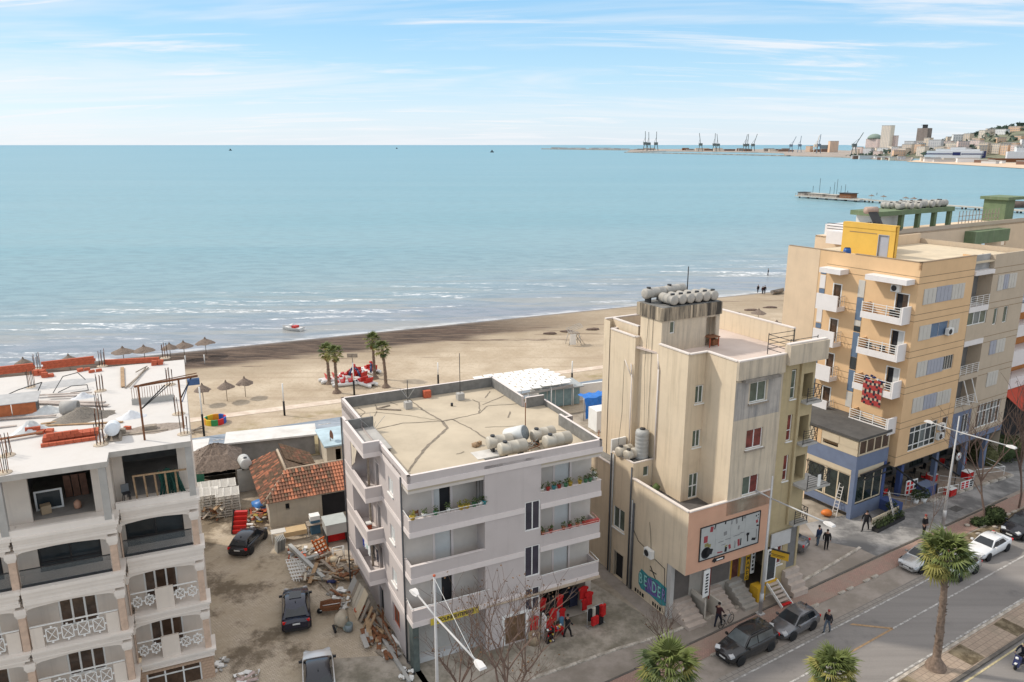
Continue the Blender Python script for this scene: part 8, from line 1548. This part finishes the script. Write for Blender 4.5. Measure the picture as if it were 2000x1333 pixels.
# ================= BEACH THINGS =================
for k, (x, y, h, s) in enumerate(((-26.04,104.49, 5.7, 'far left palm of the beach group'), (-24.02,100.30, 6.6, 'near left palm of the beach group'), (-19.97,106.96, 6.6, 'far right palm of the beach group'), (-17.68,102.82, 6.5, 'near right palm of the beach group'))): palm(s+' beside the red pedal boats', (x, y, 0), h-1.0, 1.5, 28, 16, (rnd.uniform(-.3, .3), .1), 60+k, .24, 'beach palms')
m_hull = mat('white hull', (.68, .67, .65), .4, .06, 2); m_sea = mat('red boat plastic', (.50, .03, .02), .4, .15, 3); m_bslide = mat('dark blue plastic', (.03, .05, .13), .5)
def pedalo(lab, loc, rz, slide=True):
    t = thing('pedal_boat', lab, 'pedal boat', loc, rz, 'pedal boats on the sand')
    for s in (-1, 1):
        b = MB(); pr = [(-1.9, .0), (-1.8, .22), (-1.2, .3), (1.0, .3), (1.7, .2), (2.0, .02)]
        for x, w_ in pr: b.v += [(x, s*.6-w_, .45), (x, s*.6-w_*.8, .12), (x, s*.6, .0), (x, s*.6+w_*.8, .12), (x, s*.6+w_, .45)]
        for j in range(5):
            for i in range(4): b.f.append([j*5+i, j*5+i+1, (j+1)*5+i+1, (j+1)*5+i]); b.m.append(0); b.s.append(True)
            b.f.append([j*5+4, j*5, (j+1)*5, (j+1)*5+4]); b.m.append(0); b.s.append(False)
        part('float', b, m_hull, t)
    part('deck', MB().prism([(-1.6, -.75), (1.3, -.75), (1.7, -.3), (1.7, .3), (1.3, .75), (-1.6, .75)], .43, .5), m_hull, t)
    for x in (-.6, .5):
        part('seat', MB().box(x-.3, x+.25, -.6, .6, .5, .72), m_sea, t); part('backrest', MB().obox((x-.32, 0, .95), (.12, 1.2, .5), 0, 0, -.25), m_sea, t)
    part('pedal_box', MB().box(1.0, 1.35, -.35, .35, .5, .75), m_sea, t)
    if slide:
        part('slide', MB().path([(-1.5, .35, .55), (-1.25, .35, 1.5), (-1.0, .35, 1.75), (-.6, .35, 1.75)], .2, 6), m_sea, t); part('slide_chute', MB().path([(-.9, .35, 1.7), (-1.5, .75, 1.4), (-2.0, 1.1, .6)], .16, 6), m_bslide, t)
    return t
for x, y, a, sl, s in ((-23.53,104.01, 200, 0, 'nearest pedal boat, red seated, beside the near left palm'), (-23.66,107.47, 170, 1, 'red slide pedal boat between the left palms and the sign post'), (-22.86,108.75, 100, 1, 'back pedal boat with red and dark slide'), (-22.14,106.96, 150, 0, 'pedal boat with red seats right behind the sign post'), (-20.77,104.01, 140, 0, 'pedal boat with red seats nearest the right palms'), (-21.17,110.34, 130, 1, 'pedal boat with red slide behind the far right palm'), (-25.80,105.71, 30, 0, 'pedal boat half hidden between the two left palms')): pedalo(s, (x, y, .0), R(a), bool(sl))
t = thing('motor_boat', 'small white boat with a red stripe floating close to the beach', 'boat', (-40.58,138.28, -.3), R(160))
b = MB()
for x, w_, z in ((-2.0, .85, .65), (-.5, .95, .65), (1.0, .75, .7), (2.2, .05, .85)): b.v += [(x, -w_, z), (x, -w_*.7, .05), (x, 0, -.1), (x, w_*.7, .05), (x, w_, z)]
for j in range(3):
    for i in range(4): b.f.append([j*5+i, j*5+i+1, (j+1)*5+i+1, (j+1)*5+i]); b.m.append(0); b.s.append(True)
b.f.append([0, 1, 2, 3, 4]); b.m.append(0); b.s.append(False); part('hull', b, m_hull, t); part('deck', MB().prism([(-1.9, -.75), (.9, -.65), (2.0, 0), (.9, .65), (-1.9, .75)], .5, .58), m_hull, t); part('seat', MB().box(-1.0, -.2, -.6, .6, .58, .95), m_sea, t); part('canopy', MB().box(.1, .5, -.5, .5, .58, 1.1), m_white, t); part('stripe', MB().box(-1.95, .6, -.97, -.92, .45, .58), m_sea, t)
t = thing('rowing_boat', 'dark beached rowing boat beside the three figures at the waterline', 'boat', (61.17,174.04, -.05), R(40)); b = MB()
for x, w_, z in ((-2.4, .5, .7), (-1, .95, .6), (1, .9, .6), (2.6, .05, .85)): b.v += [(x, -w_, z), (x, -w_*.7, .1), (x, 0, .0), (x, w_*.7, .1), (x, w_, z)]
for j in range(3):
    for i in range(4): b.f.append([j*5+i, j*5+i+1, (j+1)*5+i+1, (j+1)*5+i]); b.m.append(0); b.s.append(True)
part('hull', b, m_greyw, t); part('bench', MB().box(-.5, -.2, -.8, .8, .4, .46), m_dark, t)
def parasol(lab, loc, r=1.5, h=2.5, seed=0, grp='thatched beach parasols'):
    rg = random.Random(seed); t = thing('parasol', lab, 'parasol', loc, rg.uniform(0, 6), grp); part('pole', MB().tube((0, 0, 0), (0, 0, h), .05, 6), m_greyw, t); b = MB(); n = 16
    for j, (rr, z) in enumerate(((r, h-.55), (r*.6, h-.22), (r*.15, h+.12), (.05, h+.45))): b.v += [(rr*cos(2*PI*i/n)*(1+(rg.uniform(-.1, .1) if j == 0 else 0)), rr*sin(2*PI*i/n), z+(rg.uniform(-.12, .05) if j == 0 else 0)) for i in range(n)]
    for j in range(3):
        for i in range(n): b.f.append([j*n+i, j*n+(i+1) % n, (j+1)*n+(i+1) % n, (j+1)*n+i]); b.m.append(0); b.s.append(False)
    part('thatch', b, m_that, t); return t
for k, (x, y, r_, s) in enumerate(((-37.80,96.82, 1.15, 'left thatched parasol of the pair above the coloured ring'), (-35.93,98.53, 1.15, 'right thatched parasol of the pair above the coloured ring'), (-40.44,95.58, 1.1, 'thatched parasol at the end of the roof gantry'), (-60.10,114.49, 1.7, 'second thatched parasol along the weed line behind the hotel roof'), (-57.25,115.36, 1.7, 'third thatched parasol along the weed line behind the hotel roof'), (-53.88,116.83, 1.3, 'squat thatched parasol right of the hotel roof corner'), (-52.19,118.03, 1.5, 'thatched parasol second from the right along the weed line'), (-49.60,120.19, 1.6, 'rightmost thatched parasol along the weed line'), (-65.98,110.07, 1.2, 'first thatched parasol tip behind the brick wall'), (-71.59,108.23, 1.2, 'leftmost thatched parasol tip behind the brick wall'), (46.85,142.67, 1.5, 'tall thatched parasol behind the cream building roof'), (47.80,135.26, 1.9, 'low thatched parasol left of the beige tower'), (49.65,135.26, 1.9, 'low thatched parasol touching the beige tower edge'))): parasol(s, (x, y, 0), r_, 2.5 if k not in (11, 12) else 1.9, k)
for k, (x, y, s) in enumerate(((49.35,154.83, 'left'), (54.09,157.40, 'right'), (44.73,151.85, 'near'))): solo('sand_mound', MB().blob((0, 0, 0), (1.5, .8, .3), 2, .2), mat('dark sand mound', (.14, .10, .08), 1, .3, 3), f'{s} low dark seaweed mound on the beach beside the beige tower', 'mound', (x, y, 0))
for k, (x, y, s) in enumerate(((10.08,136.04, 'left'), (14.91,137.64, 'right'), (6.92,134.48, 'far left'))): solo('sand_mound', MB().blob((0, 0, 0), (1.3, .7, .3), 2, .2), MATS['dark sand mound'], f'{s} low dark seaweed mound near the lifeguard stand', 'mound', (x, y, 0))
t = thing('lifeguard_stand', 'grey steel lifeguard stand with a white board and tilted wire roof on the sand', 'lifeguard stand', (10.48,126.78, 0), R(15))
for a, b_ in ((-1, -.9), (-1, .9), (1, -.9), (1, .9)): part('leg', MB().tube((a*1.1, b_, 0), (a*.7, b_*.8, 2.0), .05, 6), m_steel, t)
part('board', MB().box(-.95, .1, -.95, -.85, .2, 2.0), m_white, t); part('platform', MB().box(-.9, .9, -.8, .8, 2.0, 2.08), m_greyw, t)
rf = MB()
for k in range(8): rf.bar((-1.1+k*.34, -.9, 2.3+k*.12), (-1.0+k*.34, 1.0, 2.6+k*.12), .04)
for k in range(4): rf.bar((-1.2, -.9+k*.6, 2.3+k*.1), (1.4, -.9+k*.6, 3.2+k*.1), .04)
part('wire_roof', rf, m_steel, t); part('brace', MB().bar((1.8, -.9, 0), (.4, -.5, 2.0), .05).bar((1.6, .9, 0), (.2, .5, 2.0), .05).bar((-1.1, -.9, .2), (1.1, -.9, 1.6), .04), m_dark, t)
def bollard_lamp(lab, loc, h, kind=0):
    t = thing('promenade_lamp', lab, 'lamp post', loc, 0, 'promenade posts'); part('post', MB().tube((0, 0, 0), (0, 0, h*.45), .13, 8), m_black, t); part('upper_post', MB().tube((0, 0, h*.45), (0, 0, h), .09, 8), m_white, t)
    if kind: part('sign', MB().box(-.7, .7, -.05, .05, h+.7, h+1.25).box(-.05, .05, -.04, .04, h, h+.7), m_greyw, t)
    return t
for x, y, h, k, s in ((-28.59,91.25, 4.2, 0, 'black and white post on the promenade left of the mauve block'), (-21.45,99.41, 4.6, 1, 'black and white post with a brown sign board beside the pedal boats'), (-10.48,104.25, 3.2, 0, 'black and white post behind the mauve roof'), (-35.98,84.24, 6.0, 0, 'black and white post behind the coloured ring'), (8.57,104.97, 3.2, 0, 'white post behind the white pergola')): bollard_lamp(s, (x, y, 0), h, k)
for x, y, s in ((-50.58,114.49, 'left'), (-47.86,115.07, 'right')): solo('marker_post', MB().tube((0, 0, 0), (0, 0, 1.4), .08, 6), m_white, f'{s} short white marker post on the beach right of the hotel roof', 'post', (x, y, 0))
t = thing('play_ring', 'round children ring of coloured foam segments lying on the sand', 'play ring', (-36.32,88.68, 0), .3)
RC = [mat('ring red', (.55, .03, .03), .6), mat('ring orange', (.65, .27, .02), .6), mat('ring green', (.03, .25, .08), .6), mat('ring blue', (.03, .10, .42), .6), mat('ring yellow', (.65, .45, .03), .6)]
for k in range(10):
    b = MB(); a0, a1 = 2*PI*k/10, 2*PI*(k+1)/10-.01
    for j in range(4):
        a = a0+(a1-a0)*j/3; b.v += [(1.12*cos(a), 1.12*sin(a), 0), (1.28*cos(a), 1.28*sin(a), 0), (1.28*cos(a), 1.28*sin(a), .72), (1.12*cos(a), 1.12*sin(a), .72)]
    for j in range(3):
        for i in range(4): b.f.append([j*4+i, j*4+(i+1) % 4, (j+1)*4+(i+1) % 4, (j+1)*4+i]); b.m.append(0); b.s.append(False)
    part('foam_segment', b, RC[(k*3+k//5) % 5], t)
solo('driftwood', MB().bar((-1.5, 0, .1), (1.2, .4, .5), .18).bar((-1.0, .6, .1), (1.3, -.3, .35), .15).bar((-.6, -.5, .1), (.8, .8, .6), .12).bar((-1.3, .3, .3), (.3, -.6, .2), .14), m_greyw, 'heap of grey driftwood left of the coloured ring', 'driftwood', (-37.63,85.23, 0))
# white slatted pergola cafe
PA = [Vector((*p, 3.3)) for p in ((-5.06,96.95), (4.36,101.26), (7.95,94.92), (-0.94,89.66))]
t = thing('pergola', 'white pergola cafe with rows of overlapping white roof panels behind the mauve block', 'pergola', (PA[0].x, PA[0].y, 0)); o = PA[0].copy(); o.z = 0; nx, ny = 7, 11
e1 = (PA[1]-PA[0]); e2 = (PA[3]-PA[0]); ang = math.atan2(e1.y, e1.x); pm_ = MB().obox((0, 0, 0), (e1.length/nx*.86, e2.length/ny*.94, .05)).mesh('roof_panel', m_white)
for i in range(nx):
    for j in range(ny):
        p = PA[0].lerp(PA[1], (i+.3+.4*(j % 2))/nx).lerp(PA[3].lerp(PA[2], (i+.3+.4*(j % 2))/nx), (j+.5)/ny)-o; link('roof_panel', pm_, t, p+Vector((0, 0, rnd.uniform(0, .1))), (.05+rnd.uniform(-.03, .03), rnd.uniform(-.03, .03), ang))
for f in (0, .33, .67, 1):
    for g_ in (0, 1):
        p = PA[0].lerp(PA[1], f).lerp(PA[3].lerp(PA[2], f), g_)-o; part('post', MB().tube((p.x, p.y, 0), (p.x, p.y, 2.95), .07, 6), m_white, t)
p = PA[3]-o; q_ = PA[2]-o; part('fascia', MB().bar((p.x, p.y, 2.85), (q_.x, q_.y, 2.85), .08, .3), m_steel, t)
t = thing('glass_kiosk', 'grey roofed glass kiosk beside the white pergola', 'kiosk', (3.43,93.57, 0), R(20)); part('roof', MB().box(-.4, 6.2, -.4, 3.4, 2.5, 2.65), mat('grey sheet roof', (.36, .38, .38), .6, .1), t)
for k in range(5): part('glass_panel', MB().box(.02+k*1.16, 1.12+k*1.16, 0, .04, .1, 2.45), mat('pale glass', (.22, .32, .34), .1, .2), t); part('post', MB().box(-.04+k*1.16, .015+k*1.16, -.03, .07, 0, 2.5), m_white, t)
part('back_wall', MB().box(0, 5.8, 2.9, 3, 0, 2.5), m_steel, t); part('side_wall', MB().box(-.04, .0, .1, 3, 0, 2.5), m_white, t)
t = thing('blue_tent', 'kiosk draped in crumpled bright blue tarpaulin beside the cream building', 'tent', (8.85,89.40, 0), R(24)); b = MB(); rg = random.Random(4)
for i in range(10):
    for j in range(7): b.v.append((i*.42+rg.uniform(-.05, .05), (-.35 if j > 3 else -.1)+(1.8*(3-j)/3 if j < 3 else 0)+rg.uniform(-.1, .1), (2.9 if j < 4 else 2.9-(j-3)*.85)+rg.uniform(-.1, .1)))
for i in range(9):
    for j in range(6): b.f.append([i*7+j, i*7+j+1, (i+1)*7+j+1, (i+1)*7+j]); b.m.append(0); b.s.append(False)
part('tarpaulin', b, mat('bright blue tent cloth', (.025, .17, .55), .45, .2, 2), t)
for x in (0, 3.7): part('post', MB().tube((x, 0, 0), (x, 0, 2.9), .06, 6), m_steel, t)
solo('white_shed', MB().box(0, 2.4, 0, 2, 0, 2.6), m_white, 'small white shed right of the blue tarpaulin kiosk', 'shed', (10.00,85.40, 0), R(24))
junk('heap of rusty roofing sheets and timber between the mauve and cream buildings', 8.56,79.90, 2.0, 1.8, 60, 41, (.6, 2.2), 1.6, [m_rust, m_rust, m_t1, m_wood, m_greyw])
solo('white_wall', MB().box(-3.5, 3.5, -.15, .15, 0, 2.2), m_white, 'low white wall behind the kiosks on the promenade', 'wall', (8.87,97.25, 0), R(22))
# ================= PIER =================
pa, pb = Vector((187.83,508.36, 0)), Vector((254.17,391.33, 0)); dv = (pb-pa).normalized(); pn = Vector((-dv.y, dv.x, 0)); PL = (pb-pa).length; prz = math.atan2(dv.y, dv.x)
t = thing('pier', 'long concrete fishing pier reaching out from the right with a cluttered end platform', 'pier', (pa.x, pa.y, 0), prz)
m_pier = mat('pale pier concrete', (.46, .43, .38), .9, .15, .3); part('deck', MB().box(48, PL+40, -2.2, 2.2, .7, 1.3), m_pier, t); part('end_platform', MB().box(0, 47.9, -5, 5, .6, 1.35), m_pier, t)
me = MB().tube((0, 0, -1), (0, 0, .69), .5, 8).mesh('pile', m_dark)
for k in range(int((PL+40)/7)):
    for s in (-1, 1): link('pile', me, t, (k*7+3, s*(4 if k < 7 else 1.7), 0), 0)
rl = MB()
for k in range(24): rl.tube((k*2, -4.8, 1.35), (k*2, -4.8, 2.6), .08, 4)
rl.bar((0, -4.8, 2.5), (47, -4.8, 2.5), .1); part('railing', rl, m_greyw, t)
m_net = mat('grey fishing hut boards', (.35, .31, .28), .9, .3, 1)
for k, (x, w_, h, s) in enumerate(((3, 5, 2.6, 'dark hut at the tip'), (14, 11, 2.2, 'long pale hut'), (26, 8, 2.0, 'pale hut in the middle'), (36, 8, 4.0, 'brown roofed hut'))): tt = thing('fishing_hut', s+' of the pier platform', 'hut', tuple(pa+dv*x+Vector((0, 0, 1.35))), prz, 'huts on the pier'); part('wall', MB().box(-w_/2, w_/2, -3, 3, 0, h*.7), m_net if k != 3 else m_rust, tt); part('roof', MB().box(-w_/2-.5, w_/2+.5, -3.5, 3.5, h*.7, h*.78), m_dark if k in (0, 3) else m_pier, tt)
for k, (x, h) in enumerate(((8, 6), (13, 11), (21, 6), (24, 9), (26, 11), (29, 7), (32, 8))): solo('mast', MB().tube((0, 0, 0), (0, 0, h), .12, 5), m_dark, f'thin dark pole, {("first", "second", "third", "fourth", "fifth", "sixth", "last")[k]} from the left on the pier platform', 'pole', tuple(pa+dv*x+pn*2+Vector((0, 0, 1.35))))
for k, x in enumerate((52, 60, 74, 79, 93)): parasol(f'dark thatched parasol, {("first", "second", "third", "fourth", "last")[k]} from the left along the pier', tuple(pa+dv*x+Vector((0, 0, 1.3))), 2.0, 2.7, 90+k, 'parasols on the pier')
solo('rock_heap', MB().blob((0, 0, 0), (14, 6, 3.0), 2, .25), mat('dark rocks', (.10, .075, .06), .95, .4, .4), 'dark rock heap where the pier meets the right frame edge', 'rocks', (272.49,427.39, 0))

# ================= HARBOUR, TOWN AND HILL ACROSS THE BAY =================
def far(x, y): return Vector((x, y, 0))
m_quay = mat('harbour quay', (.34, .29, .25), .95, .3, .02); m_mole = mat('mole rocks', (.30, .27, .24), .95, .4, .05)
FQ = [(497.48,3461.01), (820.57,2388.64), (871.97,2100.99), (817.48,1614.20), (1582.86,3093.66), (1895.59,4577.27), (1792.71,5542.68), (928.95,5984.24)]
struct('harbour_quay', MB().prism(FQ[:1]+[(768.30,3956.64), (1048.04,3372.05), (1049.57,3057.59)]+[(820.85,2367.04)]+FQ[2:], -1, 2.0), m_quay)
struct('breakwater', MB().bar((*(491.02,3415.95), .5), (*(813.86,2325.00), .5), 14, 5), m_mole); struct('breakwater', MB().bar((*(243.85,5984.24), 1), (*(738.50,4658.43), 1), 50, 9), m_mole)
struct('far_beach', MB().add([(*(789.98,1579.98), .3), (*(723.81,1090.22), .3), (*(914.28,1379.34), .6), (*(928.95,1589.61), .6), (*(882.25,1720.60), .6)], [(0, 1, 2, 3, 4)]), mat('pale far sand', (.62, .47, .34), .95, .1, .05))
HC = far(2176.15,2921.32).normalized()*2600
def hh(x, y): return 128*math.exp(-((x-HC.x)**2+(y-HC.y)**2)/(430**2))-24
b = MB(); n = 46; rg = random.Random(6)
for j in range(n):
    for i in range(n): x = HC.x-1100+2200*i/(n-1); y = HC.y-1100+2200*j/(n-1); b.v.append((x, y, hh(x, y)+rg.uniform(-2, 2)))
for j in range(n-1):
    for i in range(n-1): b.f.append([j*n+i, j*n+i+1, (j+1)*n+i+1, (j+1)*n+i]); b.m.append(0); b.s.append(True)
struct('hill', b, mat('wooded hill', (.16, .165, .115), 1, .5, .03))
b = MB(); T0 = HC.normalized(); Tx = Vector((T0.y, -T0.x, 0))
for k in range(2600):
    a = rg.uniform(-620, 620); c = rg.uniform(-420, 60); p = HC+Tx*a+T0*c
    if rg.random() > (.9 if c > -160 else .35): continue
    s = rg.uniform(5, 11); z = hh(p.x, p.y); v = [Vector((rg.uniform(-1, 1), rg.uniform(-1, 1), rg.uniform(0, 1.5)))*s for _ in range(4)]; b.add([p+Vector((0, 0, z))+q_ for q_ in v], [(0, 1, 2), (0, 2, 3), (0, 1, 3), (1, 2, 3)])
struct('hillside_trees', b, mat('far dark trees', (.06, .09, .07), 1, .4, .05), kind='stuff')
FC_HAZE = {'cream': (.72, .63, .52), 'pink': (.70, .55, .49), 'white': (.74, .73, .72), 'tan': (.62, .51, .40), 'grey': (.56, .55, .55), 'orange': (.68, .47, .32), 'sand': (.68, .59, .48)}  # facades paled: distance haze is put into their colour
FM = {k: mat('far '+k+' facade', c, .9, .08, .02) for k, c in FC_HAZE.items()}; m_fwin = mat('far window bands', (.30, .32, .35), .4, .3, .05)
def fbuild(lab, p, w_, d, h, m, z=0, rz=None, grp=None, win=True, name='building', roof=None):
    rz = math.atan2(p[1], p[0])-PI/2+random.Random(int(p[0])).choice((-.75, -.5, .3)) if rz is None else rz; t = thing(name, lab, 'building', (p[0], p[1], z), rz, grp)
    part('wall', MB().box(-w_/2, w_/2, 0, d, -8, h), m, t); part('roof', MB().box(-w_/2-.4, w_/2+.4, -.4, d+.4, h+.01, h+1.0), roof or m_conc, t)
    if win:
        b = MB(); nf = max(2, int(h/3.4)); nc = max(2, int(w_/5))
        for f in range(nf):
            for c in range(nc): x = -w_/2+w_*(c+.5)/nc; b.quad((x-w_/nc*.3, -.12, f*h/nf+1.2), (x+w_/nc*.3, -.12, f*h/nf+1.2), (x+w_/nc*.3, -.12, f*h/nf+2.7), (x-w_/nc*.3, -.12, f*h/nf+2.7))
        part('windows', b, m_fwin, t, stuff=True)
    return t
ks = list(FC_HAZE); cnt = 0
for k in range(95):
    for tr in range(30):
        a = rg.uniform(-640, 130); c = -rg.uniform(130, 560); p = HC+Tx*a+T0*c
        if hh(p.x, p.y) > 0: break
    q_ = ks[rg.randrange(7)]; z = hh(p.x, p.y); up_ = 'high' if z > 45 else ('halfway up' if z > 18 else 'low')
    fbuild(f'{q_} apartment house {up_} on the distant hillside', p, rg.uniform(16, 34), 14, rg.uniform(11, 26)*(1.1 if z < 25 else .8), FM[q_], z, None, 'apartment houses on the distant hillside')
for k in range(60):
    px = rg.random(); p = far(1096.61,2564.03).lerp(far(1082.67,1874.98), px)*rg.uniform(1.0, 1.25); q_ = ks[rg.randrange(7)]
    fbuild(f'low {q_} town building on the flat shore across the bay', p, rg.uniform(14, 40), 14, rg.uniform(8, 24)+10*(px > .7), FM[q_], 1, None, 'low town buildings across the bay')
def tower(lab, x, y, w_, h, m, **k): return fbuild(lab, (x, y), w_, w_*.8, h, m, 1, **k)
tower('tallest pale tower on the far shore with a stepped crown', 1299.71,2767.12, 33, 96, FM['cream']); tower('lower pinkish tower touching the tallest far tower', 1326.60,2767.12, 22, 62, FM['pink'])
t = tower('round shouldered far tower with a green domed roof', 1324.61,2921.32, 46, 52, FM['pink']); part('dome', MB().lathe([(25, 53), (25, 58), (18, 66), (9, 70), (0, 71)], (0, 18, 0), 20), mat('far green dome', (.22, .28, .24), .8), t)
t = tower('far tower with a dark unfinished upper half and a crane stub', 1177.34,2284.41, 31, 42, FM['cream']); part('upper_half', MB().box(-15.4, 15.4, .2, 24, 43.1, 78), mat('far raw concrete floors', (.24, .20, .18), .95, .2, .1), t); part('core', MB().box(-5, 5, 8, 18, 78.1, 88).box(-9, 9, 7, 9, 86, 87), m_dark, t)
t = tower('tan slab block at the harbour edge with vertical stripes', 1336.91,3287.54, 34, 46, FM['orange']); tower('dark domed silo block beside the tan slab block', 1378.35,3507.27, 38, 30, mat('far dark slate', (.10, .13, .15), .7), win=False); tower('peach low block left of the dark silo', 1310.23,3507.27, 24, 26, FM['orange'])
tower('long cream terminal building in front of the hill', 1240.81,2502.78, 70, 26, FM['cream']); tower('broad cream apartment slab behind the ferry', 1308.27,2388.64, 70, 40, FM['sand']); tower('pink cream apartment slab behind the ferry stern', 1340.24,2284.41, 50, 38, FM['cream']); tower('large sand coloured block right of the ferry', 1273.90,2100.99, 60, 40, FM['sand'])
for k in range(34):
    f = rg.random(); p = far(782.15,4874.49).lerp(far(1406.41,3393.86), f)+Vector((rg.uniform(-30, 30), rg.uniform(-60, 60), 0)); fbuild(f"{('rusty', 'brown', 'pale', 'dark')[k % 4]} shed on the distant harbour quay", p, rg.uniform(25, 75), 12, rg.uniform(5, 13), (m_rust, mat('far brown sheds', (.20, .12, .09), .9), FM['sand'], m_quay)[k % 4], 2, 0, 'sheds on the distant quay', False, 'shed')
for k in range(14):
    f = k/14; p = far(321.69,5851.07).lerp(far(727.68,4785.71), f)+Vector((rg.uniform(-10, 10), 0, 0)); fbuild(f"low {('grey', 'white')[k % 2]} hut on the long harbour mole", p, rg.uniform(25, 70), 12, rg.uniform(4, 9), (FM['grey'], FM['white'])[k % 2], 4, 0, 'huts on the harbour mole', False, 'hut')
m_crane = mat('far grey green crane', (.13, .16, .16), .7); m_craneb = mat('far blue grey crane', (.15, .21, .27), .7)
def crane(lab, p, h, jx, m, base=.45):
    t = thing('harbour_crane', lab, 'crane', (*p, 2), 0, 'cranes along the harbour'); w_ = h*.12
    for a in (-1, 1): part('leg', MB().bar((a*w_, 0, 0), (a*w_*.5, 0, h*base), h*.03), m, t)
    part('cabin', MB().box(-w_*.9, w_*.7, -w_*.6, w_*.6, h*base, h*(base+.14)), m, t); part('jib', MB().bar((0, 0, h*base), (jx*h, 0, h), h*.026), m, t); part('stay', MB().bar((-w_, 0, h*(base+.1)), (jx*h*.5, 0, h*.72), h*.012), m, t); return t
for k, (x, y, h, jx, m, s) in enumerate(((708.48,4210.41, 100, -.03, m_crane, 'leftmost of the tall trio'), (727.55,4210.41, 96, -.04, m_crane, 'middle of the tall trio'), (765.70,4210.41, 98, .0, m_crane, 'rightmost of the tall trio'), (928.49,3897.90, 86, -.12, m_crane, 'lone left leaning one'), (974.95,3812.98, 84, .0, m_crane, 'upright one of the left pair'), (1014.27,3897.90, 82, -.12, m_crane, 'leaning one of the left pair'), (1104.56,3758.39, 78, .1, m_crane, 'first of the right trio'), (1116.73,3758.39, 80, .02, m_crane, 'second of the right trio'), (1143.49,3758.39, 80, .2, m_crane, 'right leaning one of the right trio'), (1158.09,3287.54, 64, .28, m_craneb, 'blue left one of the blue pair'), (1194.28,3287.54, 66, .04, m_craneb, 'blue upright one of the blue pair'), (1120.24,2921.32, 64, .16, FM['sand'], 'pale one beside the dark silo'), (1131.60,2921.32, 68, .05, m_craneb, 'tower crane beside the dark silo'), (1081.86,2502.78, 68, .35, m_crane, 'long jib one left of the domed tower'))): crane('harbour crane, '+s+', on the distant quay', (x, y), h, jx, m, .3 if k < 9 else .36)
fp = far(1031.40,1841.93); t = thing('ferry', 'large white ferry with a dark blue stripe moored in front of the hill', 'ship', (fp.x, fp.y, 0), math.atan2(fp.y, fp.x)-PI/2)
part('hull', MB().prism([(-62, -7), (52, -7), (62, 2), (52, 11), (-62, 11)], -1, 9), mat('ferry white', (.70, .71, .73), .5), t); part('superstructure', MB().box(-58, 58, -6, 10, 9.01, 19).box(-40, 50, -5, 9, 19.01, 23).box(-10, 20, -4, 8, 23.01, 27), MATS['ferry white'], t); part('stripe', MB().box(-60, -4, -7.3, -7.05, 11, 13.2).box(14, 60, -7.3, -7.05, 11, 13.2), mat('ferry navy', (.02, .03, .12), .5), t); part('funnel', MB().box(-4, 12, -7.25, -7.02, 9, 16), MATS['ferry navy'], t); part('bow', MB().prism([(56, -7.2), (63, 2), (56, 11.2)], 2, 19), MATS['ferry navy'], t)
for x, y, s in ((976.76,1542.61, 'white ship superstructure at the right frame edge'),): tt = thing('ship', s, 'ship', (x, y, 0), -.3); part('hull', MB().box(-40, 40, -6, 6, 0, 7), m_rust, tt); part('superstructure', MB().box(-10, 40, -5, 5, 7.01, 20).box(5, 30, -4, 4, 20.01, 26), MATS['ferry white'], tt)
for k in range(26): f = rg.random(); p = far(820.00,1944.73).lerp(far(839.07,1277.80), f); fbuild(f"{('red brown', 'grey', 'white', 'sand')[k % 4]} shore shed behind the far beach", p*rg.uniform(1.0, 1.05), rg.uniform(15, 45), 8, rg.uniform(3, 7), (MATS['far brown sheds'], FM['grey'], FM['white'], FM['sand'])[k % 4], 1, None, 'shore sheds behind the far beach', False, 'shed')
for x, y, s in ((-1629.03,4577.27, 'left'), (-957.98,6583.51, 'right'), (-88.56,3507.27, 'near')): solo('far_boat', MB().box(-8, 8, -3, 3, 0, 4).box(-3, 3, -2, 2, 4, 10), m_dark, f'{s} tiny dark boat far out at sea', 'boat', (x, y, -.3))
